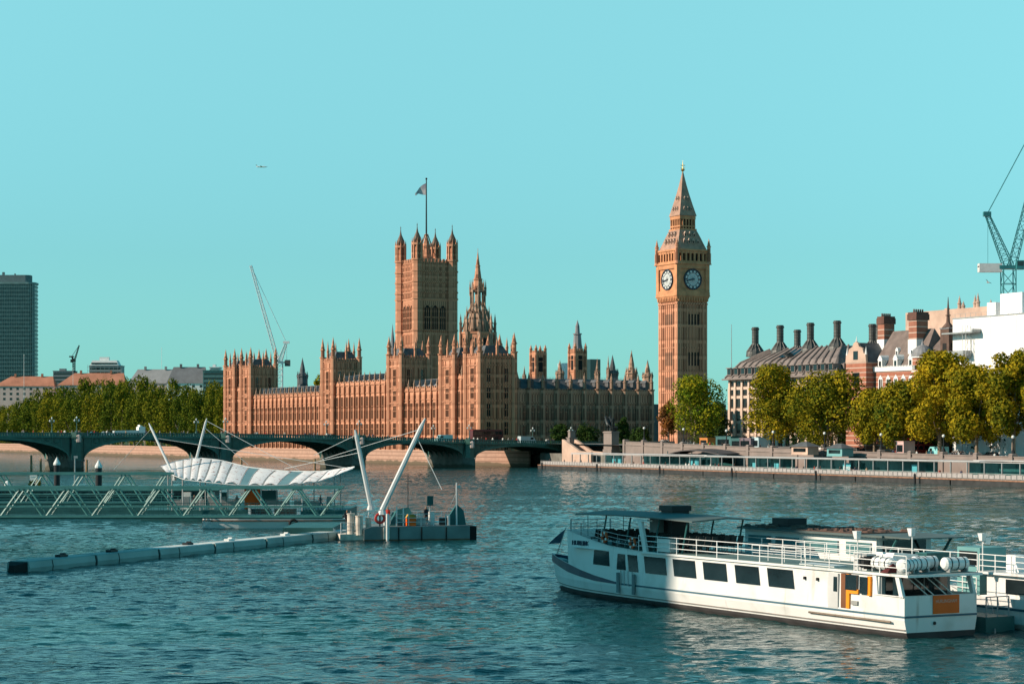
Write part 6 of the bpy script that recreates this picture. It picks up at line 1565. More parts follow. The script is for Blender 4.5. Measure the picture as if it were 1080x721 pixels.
# white launch and kiosk under the canopy, seen through the truss
ln = thing('moored_launch', 'white launch with a black tyre fender lying low behind the nearest gangway', 'boat', ((292-540)*226/F,226,0), R(2))
b = MB(); st_ = [(-8,.35),(-7,1.1),(-4,1.5),(3,1.6),(6,1.4),(8,.9)]
for (xa,wa),(xb,wb_) in zip(st_[:-1],st_[1:]): b.hexa([(xa,-wa*.8,-.2),(xb,-wb_*.8,-.2),(xb,wb_*.8,-.2),(xa,wa*.8,-.2)],[(xa,-wa,1.05+.0*xa),(xb,-wb_,1.05),(xb,wb_,1.05),(xa,wa,1.05)])
b.build('hull', WHITE, ln); b = MB()
for (xa,wa),(xb,wb_) in zip(st_[:-1],st_[1:]): b.hexa([(xa,-wa-.05,.78),(xb,-wb_-.05,.78),(xb,wb_+.05,.78),(xa,wa+.05,.78)],[(xa,-wa-.05,.9),(xb,-wb_-.05,.9),(xb,wb_+.05,.9),(xa,wa+.05,.9)])
b.build('rubbing_strake', RUST, ln)
b = MB(); b.box(-3,2.5,-1.0,1.0,1.05,2.3); b.box(-3.2,2.7,-1.15,1.15,2.3,2.42); cb_ = b.build('cabin', WHITE, ln); q = MB(); q.box(-2.7,-.5,-1.03,1.03,1.5,2.1); q.box(-.2,2.2,-1.03,1.03,1.5,2.1); q.build('cabin_window', GLASS, cb_)
b = MB(); b.torus((1.9,-1.7,.55),(0,1,0),.38,.14,16,8); b.build('tyre_fender', RUBBER, ln)
d = 250; kk = d/F
ks = thing('ticket_kiosk', 'orange painted ticket kiosk under the white canopy, seen through the gangway', 'kiosk', ((266-540)*kk,d,1.2))
b = MB(); w_ = 8.2*kk; b.box(-w_,w_,0,2,0,zat(515,d)-1.2); b.build('walls', ORANGE, ks); b = MB(); b.box(w_,w_+1.9,.1,2,0,zat(517,d)-1.2); b.build('dark_annex', TEAL_D, ks)
b = MB(); b.box(-w_-.1,w_+.1,-.15,2.1,zat(515,d)-1.2,zat(514,d)-1.2); b.build('roof', TEAL_D, ks); q = MB(); q.box(w_*.45,w_*.5,-.03,0,.1,2.0); q.build('door_edge', mat('dark_orange',(.5,.15,.01),.6,.1), ks)
b = MB(); b.box(-44,-19.5,247,262,-.4,1.2); tag(b.build('canopy_pontoon', TEAL_D), 'dark floating pontoon carrying the white fabric canopy', 'pontoon')
b = MB(); b.box(-22,-17.2,200,212,-.4,1.15); tag(b.build('link_pontoon', TEAL_D), 'dark pontoon under the right end of the nearest gangway', 'pontoon')
for px, wd, m, lb in ((222,7,WHITE,'white upright cabinet left of the orange kiosk under the canopy'),(196,9,WHITE_M,'pale cabinet at the left end of the canopy pontoon'),(236,5,TEAL_D,'dark ticket machine between the white cabinet and the orange kiosk'),(347,6,WHITE,'white switch cabinet near the right end of the nearest gangway')):
    t = thing('cabinet', lb, 'cabinet', ((px-540)*kk,250.5,1.2)); w_ = wd*kk/2; b = MB(); b.box(-w_,w_,-.4,.4,0,zat(519 if px < 300 else 526,250)-1.2); b.build('case', m, t); q = MB(); q.box(-w_*.8,w_*.8,-.43,-.4,.3,1.5); q.build('door', STEEL, t)
for i,(px,yy,top,leg,lb) in enumerate(((205,249,0,1,'person in dark clothes standing under the left part of the canopy'),(212,250,3,1,'person in a white top standing under the canopy beside the dark clad person'),(250,249,2,0,'person in a grey top standing just left of the orange kiosk'),(366,199.5,0,0,'person in dark clothes at the right end of the nearest gangway'),(338,250,2,6,'person in a grey top leaning near the white switch cabinet'))):
    person_obj(top, leg, i%3, ((px-540)*yy/F,yy,1.2 if px < 360 else 1.15), 1.2*i, lb, None)
# floating boom
BOOM = mat('boom_plastic', (.24,.34,.33), .5, .15, .5); BOOMT = mat('boom_sunlit_top', (.62,.66,.64), .6, .15, .6)
pa, pb = Vector((P(9,0,150).x,152.5,0)), Vector((P(366,0,204).x,204,0)); dv = (pb-pa); nseg = 6; ang = math.atan2(dv.y,dv.x); sl_ = dv.length/nseg
bwords = ['darkest segment of the floating boom, with a black rounded nose, at its left end','second segment of the floating boom from its dark nose','third segment of the floating boom counted from its dark nose','fourth segment of the floating boom counted from its dark nose','fifth segment of the floating boom, one before the barge','last segment of the floating boom, touching the barge pontoon']
for i in range(nseg):
    c = pa+dv*((i+.5)/nseg); t = thing('boom_segment', bwords[i], 'floating boom', (c.x,c.y,0), ang+R((.5,-.3,.4,-.2,.3,-.2)[i]))
    h = sl_/2-.12; pr = [(-.9,-.3),(.9,-.3),(1.0,.3),(.9,.74),(-.9,.74),(-1.0,.3)]
    b = MB(); b.ext([(-h,y,z) for y,z in pr],(2*h,0,0)); b.build('float', BOOM, t)
    b = MB(); b.ext([(-h+.1,y,z) for y,z in ((-.8,.745),(.8,.745),(.75,.8),(-.75,.8))],(2*h-.2,0,0)); b.build('walkway', BOOMT if i > 1 else BOOM, t)  # paler sunlit top painted on all but the two shaded left segments
    b = MB(); b.ext([(h-.05,y*1.04,z) for y,z in pr],(.1,0,0)); b.ext([(-h+3.0,y*1.02,z*1.01) for y,z in pr],(.08,0,0)); b.ext([(-h,y*1.015,z) for y,z in ((-.82,-.32),(.82,-.32),(.84,.02),(-.84,.02))],(2*h,0,0)); b.build('collar', RUBBER, t)
    b = MB(); x = (1.2,-1.0,1.6,-.5,.8,1.0)[i]; b.box(x-.5,x+.5,-.25,.25,.8,.98); b.tube((x+.2,-.2,.98),(x+.2,.2,.98),.12,8); b.build('cleat', BLACK if i < 3 else WHITE, t)
    if i == 0:
        b = MB(); b.hexa([(-h-1.0,-.3,-.3),(-h,-.85,-.3),(-h,.85,-.3),(-h-1.0,.3,-.3)],[(-h-.8,-.25,.5),(-h,-.8,.74),(-h,.8,.74),(-h-.8,.25,.5)]); b.build('nose', RUBBER, t)

# small gear on the barge and on the canopy pontoon
def gear(t, m, w_, h_, dp):
    b = MB(); b.box(-w_,w_,-dp,dp,0,h_); b.build('case', m, t); q = MB(); q.box(-w_*1.05,w_*1.05,-dp*1.05,dp*1.05,h_,h_+.06); q.build('lid', STEEL, t)
for px, y, w_, h_, m, lb in ((412,2.2,.3,.95,WHITE,'white upright locker between the lifebuoy and the covered winch'),(448,2.5,.45,.6,STEEL,'low grey chest right of the orange box on the barge'),(461,3.2,.25,1.2,WHITE,'white upright locker behind the dark sign on the barge'),(470,1.6,.35,.7,BLACK,'black crate left of the white signal post'),(441,4.5,.5,.9,TEAL_D,'dark teal chest at the back of the barge deck')):
    on_barge('deck_chest', lb, 'chest', px, y, lambda t: gear(t, m, w_, h_, .3))
for px, y, lb, top in ((457,4.0,'person in dark clothes working at the back of the barge deck',0),(415,3.5,'person in a red top standing behind the lifebuoy on the barge',4)):
    person_obj(top, 0, 0, (*BX(px,y), zd), .4*px, lb, None)
for i, (px, h_) in enumerate(((186,2.2),(210,1.6),(229,2.4),(246,1.9),(288,2.3),(300,1.7),(318,2.2),(331,1.5))):
    t = thing('queue_barrier', 'pale barrier panel on the canopy pontoon seen through the gangway braces', 'barrier', ((px-540)*kk,248.6,1.2), 0, 'barriers on the canopy pontoon')
    b = MB(); b.box(-.7,.7,-.03,.03,.25,1.05); b.build('panel', RAILP, t); q = MB(); q.tube((-.75,0,0),(-.75,0,1.2),.04,5); q.tube((.75,0,0),(.75,0,1.2),.04,5); q.tube((-.75,0,1.15),(.75,0,1.15),.035,5); q.build('frame', STEEL, t)
# ================================================================ BOATS
BANG = R(28.5); S0 = Vector((19.1,101.8,0)); Rv, Fv = Vector((math.cos(BANG),math.sin(BANG),0)), Vector((-math.sin(BANG),math.cos(BANG),0))
BW_ = 5.4; CXB = BW_/2
HULLW = mat('hull_white', (.82,.82,.81), .35, .04, .4, col2=(.66,.645,.61), mix=1.5, spec=.5, streak=.8)
stain(HULLW, (.30,.19,.12), .62, .74, .45)
stain(HULLW, (.45,.45,.40), .56, .75, .5, (.5,.5,.5))
NAVY = mat('navy_band', (.035,.05,.085), .4, .15, .6); GREYST = mat('blue_grey_stripe', (.06,.13,.17), .5, .15, .6); DECKG = mat('deck_green_grey', (.13,.20,.19), .8, .2, .5)
def half(y):      # half beam along the boat
    return interp([(0,2.62),(3,2.7),(26,2.7),(29,2.55),(32,2.18),(34.5,1.6),(36.5,.95),(38,.38),(38.8,.05)], y)
def hull(b, ys, rows, hf, cx):
    """skin lofted through stations; rows: functions y -> (scale, z) from keel to gunwale"""
    n = len(rows); vs = []
    for s in (-1, 1):
        for y in ys:
            for f in rows: sc_, z, dy = f(y); vs.append((cx+s*hf(y)*sc_, y+dy, z))
    m_ = len(ys); fs = []
    for s in range(2):
        o_ = s*m_*n
        for i in range(m_-1):
            for j in range(n-1):
                q = (o_+i*n+j, o_+(i+1)*n+j, o_+(i+1)*n+j+1, o_+i*n+j+1); fs.append(q if s == 0 else q[::-1])
    for j in range(n-1): fs.append((j, j+1, m_*n+j+1, m_*n+j))
    fs.append(tuple(range((m_-1)*n,(m_-1)*n+n))+tuple(range(2*m_*n-1,2*m_*n-n-1,-1)))
    return b.add(vs, fs)
pb_ = thing('passenger_boat', 'large white passenger boat with an upper open deck, dark windows and an orange stern sign', 'boat', (S0.x,S0.y,0), BANG)
ys = [0,1,2.2,2.26,3,8,14,20,24,26,28,30,32,33.5,35,36.5,37.6,38.4,38.8]
def gun(y): return interp([(0,2.04),(2.2,2.04),(2.25,1.2),(26,1.2),(30,1.45),(34,1.85),(38.8,2.25)], y)
rake = lambda y, f: -f*max(0,(y-30)/8.8)**2*1.5
b = MB(); pb_.scale.x = .87
hull(b, ys, [lambda y:(.75,-.5,rake(y,1)), lambda y:(.93,.12,rake(y,.7)), lambda y:(1.0,min(.9,gun(y)-.2),rake(y,.3)), lambda y:(1.0,gun(y),0)], half, CXB)
b.build('hull', HULLW, pb_)
b = MB(); hull(b, ys, [lambda y:(.76,-.52,rake(y,1)-(.02 if y<.5 else 0)), lambda y:(.935,.13,rake(y,.69)+.01-(.03 if y<.5 else 0)), lambda y:(.962,.30,rake(y,.64)+.01-(.03 if y<.5 else 0))], half, CXB); b.build('boot_top', mat('dark_boot_top',(.05,.045,.045),.7,.3,.8), pb_)
b = MB(); hull(b, ys, [lambda y:(.972,.40,rake(y,.6)+.03), lambda y:(.978,.46,rake(y,.58)+.03)], lambda y: half(y)+.02, CXB); b.build('rubbing_line', mat('scuffed_line',(.25,.22,.2),.8,.3), pb_)
def band(y0, y1, zl, zh, m, name, off=.018):
    yy = [y0+(y1-y0)*i/24 for i in range(25)]
    for s in (-1, 1):
        b = MB()
        for a, c in zip(yy[:-1], yy[1:]):
            b.add([(CXB+s*(half(a)+off),a,zl(a)),(CXB+s*(half(c)+off),c,zl(c)),(CXB+s*(half(c)+off),c,zh(c)),(CXB+s*(half(a)+off),a,zh(a)),
                   (CXB+s*(half(a)-.03),a,zl(a)),(CXB+s*(half(c)-.03),c,zl(c)),(CXB+s*(half(c)-.03),c,zh(c)),(CXB+s*(half(a)-.03),a,zh(a))],[(0,1,2,3),(7,6,5,4),(0,4,5,1),(3,2,6,7)])
        b.build(name, m, pb_)
band(-.0, 26.5, lambda y:1.02, lambda y:1.12, GREYST, 'stripe'); band(26.5, 38.6, lambda y: interp([(26.5,1.02),(30,1.06),(34,1.3),(38.6,1.75)],y), lambda y: interp([(26.5,1.12),(30,1.4),(34,1.82),(38.6,2.2)],y), NAVY, 'bow_band', .02)
b = MB(); b.box(.08,5.32,-.03,.0,1.02,1.12); b.build('stern_stripe', GREYST, pb_)
# superstructure
def top(y): return interp([(0,3.12),(24,3.12),(28,3.3),(31,3.6),(34.2,4.0)], y)
ys2 = [2.0,2.19,2.27,6,12,18,24,26,28,30,32,33.4,34.2]
b = MB(); hull(b, ys2, [lambda y:(.985,gun(y)-.35,0), lambda y:(.955,top(y)-.12,-.0+ (.25 if y > 33 else 0)), lambda y:(.96,top(y),(.28 if y > 33 else 0))], half, CXB); b.build('cabin_wall', HULLW, pb_)
b = MB(); b.box(-.02,5.42,-.35,24.2,3.02,3.14); b.box(.2,5.2,2.3,33,2.98,3.0); b.build('upper_deck', HULLW, pb_)
b = MB(); b.box(.15,5.25,-.2,24,3.145,3.16); b.prism([(.25,24),(5.15,24),(5.0,28),(4.6,31.5),(4.0,33.6),(1.4,33.6),(.8,31.5),(.4,28)],3.17,3.2); b.build('deck_covering', DECKG, pb_)
def sidewin(y0, y1, z0, z1, slant=.12, name='window', m=None):
    q = MB()
    for s in (-1, 1):
        def xo(z): f = (z-1.0)/2.1; return CXB+s*(2.7*(.985-.027*f)+.025)
        A = [(xo(z0),y0-slant,z0),(xo(z0),y1-slant,z0),(xo(z1),y1,z1),(xo(z1),y0,z1)]
        q.add(A+[(x-s*.06,y,z) for x,y,z in A],[(0,1,2,3),(7,6,5,4),(0,4,5,1),(1,5,6,2),(2,6,7,3),(3,7,4,0)])
        if s < 0: w0 = q.build(name, m or GLASS, pb_); q = MB()
        else: q.build(name, m or GLASS, pb_)
WINS = [(9.2,11.5),(12.3,14.55),(15.4,17.7),(18.5,20.8),(21.6,23.9),(24.7,25.75)]
for a, c in WINS: sidewin(a, c, 1.88, 2.86, .22)
for y0, y1, z0, z1 in ((25.9,27.0,1.92,2.86),(27.9,30.1,2.05,2.94)):   # forward windows follow the narrowing side
    for s in (-1,1):
        q = MB(); A = []
        for y,z in ((y0,z0),(y1,z0),(y1-.1,z1),(y0+.15,z1)): A.append((CXB+s*(half(y)*(.985-.027*(z-1)/2.1)+.03),y,z))
        q.add(A+[(x-s*.08,y,z) for x,y,z in A],[(0,1,2,3),(7,6,5,4),(0,4,5,1),(1,5,6,2),(2,6,7,3),(3,7,4,0)]); q.build('window', GLASS, pb_)
GREYD = mat('pale_grey_door', (.52,.52,.51), .6, .08)
def near_panel(y0, y1, z0, z1, m, name, off=.04, parent=None):
    q = MB(); q.hexa([(-.0-off+.03,y0,z0),(.12,y0,z0),(.12,y1,z0),(-.0-off+.03,y1,z0)],[(.05-off,y0,z1),(.15,y0,z1),(.15,y1,z1),(.05-off,y1,z1)]); return q.build(name, m, parent or pb_)
dr = near_panel(5.2,6.0,1.15,2.92,GREYD,'door',.05); near_panel(5.25,5.55,2.0,2.75,GLASS,'door_window',.07,dr)
of = near_panel(4.3,4.95,1.2,2.95,mat('brown_doorway',(.18,.07,.03),.7,.2),'doorway',.05); near_panel(4.25,4.5,1.2,2.95,ORANGE2,'orange_frame',.07)
near_panel(3.55,4.3,1.98,2.2,ORANGE2,'orange_frame',.06); near_panel(3.65,4.55,2.15,2.93,GLASS,'window',.085); near_panel(2.55,2.8,1.95,2.92,ORANGE2,'orange_frame',.06); near_panel(2.75,3.4,2.02,2.87,GLASS,'window',.085)
near_panel(3.6,4.1,1.42,1.62,mat('vent_grey',(.3,.3,.28),.7,.2),'vent',.06)
q = MB(); q.tube((-.06,.9,.78),(-.06,7.6,.78),.055,6); q.build('rubbing_bar', mat('worn_timber',(.22,.17,.13),.8,.3,2), pb_)
for y in (6.9,8.0): near_panel(y,y+.14,2.45,2.6,DARK,'porthole',.06)
# open stern: pillars, bulkhead, diagonal stair rails, seat
for x in (.12,5.28):
    for y, dy in ((.05,.35),(2.0,.15)): b = MB(); b.hexa([(x-.1,y,2.0),(x+.1,y,2.0),(x+.1,y+.28,2.0),(x-.1,y+.28,2.0)],[(x-.08,y+dy,3.03),(x+.08,y+dy,3.03),(x+.08,y+dy+.3,3.03),(x-.08,y+dy+.3,3.03)]); b.build('stern_pillar', HULLW, pb_)
b = MB(); b.box(-.0,5.4,.02,.12,2.04,2.09); b.box(-.02,.08,.12,2.3,2.04,2.09); b.box(5.32,5.42,.12,2.3,2.04,2.09); b.build('bulwark_cap', HULLW, pb_)
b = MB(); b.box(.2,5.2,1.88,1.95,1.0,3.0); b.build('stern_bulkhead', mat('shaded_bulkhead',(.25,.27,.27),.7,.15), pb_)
for x0, x1 in ((.45,.95),(1.6,3.2),(3.35,4.95)): q = MB(); q.box(x0,x1,1.83,1.9,1.95,2.9); q.build('stern_window', GLASS, pb_)
b = MB()
for x in (1.55,2.0,2.9,3.4): b.tube((x+.75,.5,2.0),(x,1.5,2.98),.035,5)
b.build('stair_rails', HULLW, pb_)
b = MB(); b.box(2.1,4.0,-.045,-.005,1.17,2.08); sg = b.build('stern_sign', ORANGE, pb_)
PINKL = mat('pale_pink_letters', (.80,.42,.34), .6, .05)
text_mesh('sign_lettering','HURLINGHAM',.24,PINKL,sg,Matrix.Translation((3.05,-.052,1.78)) @ Matrix.Rotation(R(90),4,'X'),.004)
b = MB(); b.disc((2.2,-.02,.72),(0,-1,0),.09,.05,10); b.build('stern_fitting', BLACK, pb_)
M_ = Matrix.Translation((CXB-half(31.2)*.97-.03,31.2,3.26)) @ Matrix.Rotation(R(-90+9),4,'Z') @ Matrix.Rotation(R(90),4,'X')
text_mesh('bow_name','HURLINGHAM',.42,NAVY,pb_,M_,.05)
# rails
b = MB(); rail(b,[(.12,-.1,3.14),(.12,24.5,3.14)],.92,2.05,.026,3); b.build('near_rail', HULLW, pb_)
b = MB(); rail(b,[(5.28,-.1,3.14),(5.28,24.5,3.14)],.92,2.05,.026,3); b.build('far_rail', HULLW, pb_)
b = MB(); rail(b,[(CXB-half(y)*.95,y,top(y)) for y in (24.5,27,29.5,32,33.8)],.75,1.6,.022,3); rail(b,[(CXB+half(y)*.95,y,top(y)) for y in (24.5,27,29.5,32,33.8)],.75,1.6,.022,3); rail(b,[(CXB-half(33.8)*.95,33.9,3.95),(CXB+half(33.8)*.95,33.9,3.95)],.7,.9,.022,3); b.build('bow_rail', STEEL, pb_)
b = MB(); rail(b,[(1.0,9.5,3.15),(1.0,14.0,3.15)],.8,1.5,.018,2); rail(b,[(4.4,3.5,3.15),(4.4,14.0,3.15)],.9,1.2,.018,2); b.box(.6,1.5,6.2,9.2,3.16,3.24); b.build('inner_fence', HULLW, pb_)
# canopy
CANM = mat('canopy_dark_teal', (.10,.13,.125), .6, .15, .5)
b = MB(); N_ = 12
for i in range(N_):
    ya, yb = 18.6+i*1.13, 18.6+(i+1)*1.13; fa, fb = [1-.12*max(0,(y-29)/3.2)**2 for y in (ya,yb)]
    wa, wb2 = 2.75*fa, 2.75*fb; za, zb = [5.02+.10*math.sin(math.pi*(y-18.6)/13.6) for y in (ya,yb)]
    for s in (-1,1): b.hexa([(CXB,ya,za+.16),(CXB,yb,zb+.16),(CXB+s*wb2,yb,zb),(CXB+s*wa,ya,za)],[(CXB,ya,za+.24),(CXB,yb,zb+.24),(CXB+s*wb2,yb,zb+.07),(CXB+s*wa,ya,za+.07)])
b.build('canopy', CANM, pb_)
for y in (20.0,23.0,26.2,29.0):
    for x in (.5,4.9): b = MB(); b.tube((x,y+.35,3.15),(x,y-.25,5.05),.06,6); b.build('canopy_post', TEAL_D, pb_)
for x in (1.2,4.2): b = MB(); b.tube((x,32.0,3.7),(x,32.0,5.0),.025,5); b.build('canopy_post', TEAL_D, pb_)
b = MB(); b.hexa([(.02,23.5,3.12),(.2,23.5,3.12),(.2,23.9,3.12),(.02,23.9,3.12)],[(.02,24.1,4.98),(.2,24.1,4.98),(.2,24.55,4.98),(.02,24.55,4.98)]); b.box(.0,.4,23.4,25.0,4.9,5.0); b.build('white_strut', HULLW, pb_)
b = MB(); b.box(2.0,2.9,25.0,25.9,3.2,5.0); b.build('stair_casing', mat('casing_grey',(.22,.26,.26),.7,.15), pb_)
b = MB(); b.box(2.5,3.9,24.1,25.3,3.2,5.75); b.box(2.4,4.0,24.0,25.4,5.45,5.78); b.build('funnel', BLACK, pb_)
SEATM = mat('dark_seat', (.025,.03,.03), .8, .3)
q = MB()
for x in (.9,1.45,2.0): q.box(x-.22,x+.22,-.25,.22,.38,.46); q.hexa([(x-.22,-.3,.42),(x+.22,-.3,.42),(x+.22,-.24,.42),(x-.22,-.24,.42)],[(x-.2,-.45,.98),(x+.2,-.45,.98),(x+.2,-.39,.98),(x-.2,-.39,.98)]); q.tube((x-.18,.15,0),(x-.18,.15,.4),.02,4); q.tube((x+.18,-.2,0),(x+.18,-.2,.4),.02,4)
s0 = q.build('seat_row', SEATM, pb_, (0,19.3,3.2))
for i in range(1, 13): inst(s0, pb_, (0,19.3+i*.95,3.2 if i < 9 else 3.22))
for i in range(12): inst(s0, pb_, (2.45,19.8+i*.95,3.2))
b = MB(); b.box(.25,.95,21.3,22.6,3.2,3.95); b.build('deck_locker', HULLW, pb_)
for y in (25.2,28.6):
    t = thing('lifebuoy', 'orange-red lifebuoy tied to the bow rail of the white boat, %s' % ('nearer the white strut' if y < 27 else 'nearer the bow name'), 'lifebuoy', tuple(pb_.matrix_basis @ Vector((0,0,0))), 0)
    loc = S0+Rv*(CXB-half(y)*.95-.02)*.87+Fv*y; t.location = (loc.x,loc.y,top(y)+.42); t.rotation_euler.z = BANG
    q = MB(); q.mi(0).torus((0,0,0),(1,0,0),.28,.085,18,8); q.mi(1)
    for k in range(4): a = k*math.pi/2+.4; q.box(-.1,.1,.28*math.cos(a)-.07,.28*math.cos(a)+.07,.28*math.sin(a)-.07,.28*math.sin(a)+.07)
    q.build('ring', [mat('lifebuoy_orange',(.55,.10,.03),.6,.1) if y < 27 else bpy.data.materials['lifebuoy_orange'], HULLW], t)
# bow fittings: jack staff with flag, cutwater fender
b = MB(); b.tube((CXB,38.2,2.2),(CXB,37.0,4.0),.03,5); js = b.build('jack_staff', STEEL, pb_)
q = MB(); q.add([(CXB,37.1,3.9),(CXB,37.75,2.95),(CXB-.3,38.9,2.85),(CXB-.1,38.3,3.3)]+[(CXB+.03,37.1,3.9),(CXB+.03,37.75,2.95),(CXB-.27,38.9,2.85),(CXB-.07,38.3,3.3)],[(0,1,2,3),(7,6,5,4)]); q.build('flag', mat('blue_flag',(.05,.09,.13),.8,.3,2), js)
b = MB(); b.prism([(CXB-.9,34.6),(CXB+.9,34.6),(CXB+.25,37.6),(CXB-.25,37.6)],1.75,1.85); b.box(CXB-.5,CXB+.5,34.8,35.5,1.85,2.2); b.build('fore_deck', TEAL_D, pb_)
b = MB(); b.tube((CXB,38.0,.9),(CXB,37.2,-.2),.12,6); b.build('stem_fender', RUST, pb_)
# ladder with fenders hanging on the near side
b = MB()
for y in (25.0,25.45,25.9,26.3): b.tube((CXB-half(y)-.06,y,1.9),(CXB-half(y)-.06,y,1.0),.035,5)
b.build('boarding_ladder', STEEL, pb_)
for y in (24.75,26.55): b = MB(); b.tube((CXB-half(y)-.12,y,1.75),(CXB-half(y)-.12,y,.55),.13,8); b.build('hanging_fender', mat('grey_fender',(.20,.24,.25),.7,.2), pb_)
def on_boat(name, label, cat, x, y, z, build, rz=0.0):
    p = S0+Rv*x*.87+Fv*y; t = thing(name, label, cat, (p.x,p.y,z), BANG+rz); build(t); return t
CAN = mat('canister_white', (.78,.78,.76), .45, .06, .8)
def raft(t):
    q = MB(); prof_ = [(-.78,.0),(-.76,.22),(-.66,.33),(.66,.33),(.76,.22),(.78,0)]; 
    b = MB()
    for (x0,r0),(x1,r1) in zip(prof_[:-1],prof_[1:]): b.tube((x0,0,.42),(x1,0,.42),max(r0,.01),14,max(r1,.01))
    b.build('canister', CAN, t)
    for x in (-.42,0,.42): q = MB(); q.tube((x-.025,0,.42),(x+.025,0,.42),.345,14); q.build('strap', BLACK, t)
    q = MB(); q.box(-.6,-.5,-.32,.32,0,.2); q.box(.5,.6,-.32,.32,0,.2); q.build('cradle', STEEL, t)
for x, y, lb, rz in ((.75,2.3,'white life raft canister nearest the grey fan unit on the boat roof',90),(.9,.6,'white life raft canister at the near stern corner of the boat roof',25),(1.9,1.0,'white life raft canister second from the near stern corner of the boat roof',10),(4.2,.5,'shaded white life raft canister at the far stern corner of the boat roof',0),(3.3,1.9,'white life raft canister behind the others on the boat roof',0)):
    on_boat('life_raft', lb, 'life raft', x, y, 3.15, raft, R(rz))
def fan(t):
    b = MB(); b.box(-.3,.3,-.5,.5,0,.85); b.build('case', mat('fan_case',(.5,.5,.49),.6,.08), t); q = MB(); q.tube((-.31,-.15,.42),(-.34,-.15,.42),.28,14); q.box(-.5,.5,-.53,-.5,.1,.75); q.build('fan_grille', BLACK, t)
on_boat('fan_unit', 'grey ventilation fan unit with a black grille on the boat roof beside the rail', 'fan unit', .7, 3.75, 3.15, fan)
def tarp(t):
    b = MB(); b.ext([(-1.2,-.6,0),(1.2,-.6,0),(.7,-.6,.75),(-.8,-.6,.85)],(0,1.4,0)); b.build('white_cover', CAN, t); q = MB(); q.box(-1.25,1.25,-.65,.85,-.02,.06); q.build('base_frame', STEEL, t)
on_boat('covered_locker', 'white sheeted locker among the life rafts on the boat roof', 'locker', 2.6, 3.1, 3.2, tarp)
def rtarp(t):
    b = MB(); b.add([(-.5,-.3,0),(.5,-.3,0),(.5,.3,0),(-.5,.3,0),(.1,0,.45)],[(0,1,4),(1,2,4),(2,3,4),(3,0,4)]); b.build('heap', mat('maroon_cloth',(.10,.02,.02),.9,.3,3), t)
on_boat('cover_heap', 'small maroon heap of covers between two life raft canisters', 'covers', .5, 1.45, 3.17, rtarp)
def flood(two):
    def f(t):
        b = MB(); b.tube((0,0,0),(0,0,2.0),.035,6); b.build('post', HULLW, t); q = MB(); q.hexa([(-.14,-.1,1.6),(.1,-.1,1.6),(.1,.1,1.6),(-.14,.1,1.6)],[(-.2,-.18,2.0),(.1,-.18,2.0),(.1,.18,2.0),(-.2,.18,2.0)]); q.build('lamp_head', CAN, t)
        if two: q = MB(); q.hexa([(.1,-.1,1.45),(.4,-.1,1.4),(.4,.1,1.4),(.1,.1,1.45)],[(.1,-.15,1.75),(.45,-.15,1.75),(.45,.15,1.75),(.1,.15,1.75)]); q.build('lamp_head', CAN, t)
    return f
on_boat('floodlight', 'white floodlight post on the near rail of the passenger boat by the fan unit', 'floodlight', .15, 3.75, 3.14, flood(0))
on_boat('floodlight', 'white floodlight post on the far rail of the passenger boat above the life rafts', 'floodlight', 5.2, 4.85, 3.14, flood(0))
def sbox(t):
    b = MB(); b.box(-.7,.7,-.4,.4,0,.75); b.build('case', TEAL_D, t); q = MB(); q.box(-.75,.75,-.45,.45,.75,.82); q.build('lid', TEAL_D, t)
on_boat('storage_chest', 'dark teal storage chest on the far side of the boat roof behind the life rafts', 'chest', 4.6, 2.6, 3.2, sbox)

# ---- second boat moored outside the first
b2_ = thing('tour_boat', 'white tour boat with a long cluttered dark roof moored behind the big white boat', 'boat', tuple(S0+Rv*7.6+Fv*0), BANG)
def half2(y): return interp([(12.2,1.9),(13,2.2),(30,2.2),(34,1.5),(37,.3),(37.4,.05)], y)
ys3 = [12.2,13,18,24,30,32,34,36,37.4]
b = MB(); hull(b, ys3, [lambda y:(.75,-.4,0), lambda y:(.95,.2,0), lambda y:(1,1.5,0)], half2, 2.2); b.build('hull', HULLW, b2_)
b = MB(); hull(b, [12,24.4,24.7], [lambda y:(.9,1.4,0), lambda y:(.88,4.3,0)], lambda y:2.2, 2.2); b.build('deckhouse', HULLW, b2_)
PANE2 = mat('pale_teal_pane', (.08,.20,.21), .12, .3, .5, spec=.6)
for y0, y1 in ((12.4,14.6),(15.4,18.6),(19.2,21.4),(22,24.2)):
    for x in (.2,4.2): q = MB(); q.box(x-.06,x+.06,y0,y1,3.25,3.95); q.build('window', PANE2, b2_)
q = MB(); q.box(.7,3.7,11.9,12.02,2.6,4.1); q.build('window', GLASS, b2_)
b = MB(); b.box(-.15,4.55,11.0,25.0,4.3,4.42); b.hexa([(.2,9.0,4.3),(4.2,9.0,4.3),(4.4,11,4.3),(0,11,4.3)],[(.2,9.0,4.36),(4.2,9.0,4.36),(4.4,11,4.42),(0,11,4.42)]); b.build('roof', CANM, b2_)
for x in (.3,4.1): b = MB(); b.tube((x,12.4,1.5),(x,10.2,4.3),.08,6); b.build('roof_post', TEAL_D, b2_)
CLUT = mat('brown_clutter', (.11,.065,.05), .9, .4, 3)
me, _ = crown_mesh('roof_clutter', 1, 1, 10, .1, CLUT, 3, 4); bpy.data.meshes.remove(me)
rr = random.Random(5); b = MB(); b.box(.0,3.6,13.2,24.8,4.425,4.47)
for i in range(110):
    x, y = rr.uniform(.1,3.6), rr.uniform(13.5,24.6); s_ = rr.uniform(.2,.45); hh = rr.uniform(.06,.2); b.frus(x,y,4.42,4.42+hh,s_,s_*rr.uniform(.4,.8),rr.choice((5,6,7)),rr.uniform(0,3))
b.build('roof_clutter', CLUT, b2_)
b = MB(); b.box(1.2,2.6,21.6,23.2,4.42,4.98); b.build('roof_hatch', BLACK, b2_)
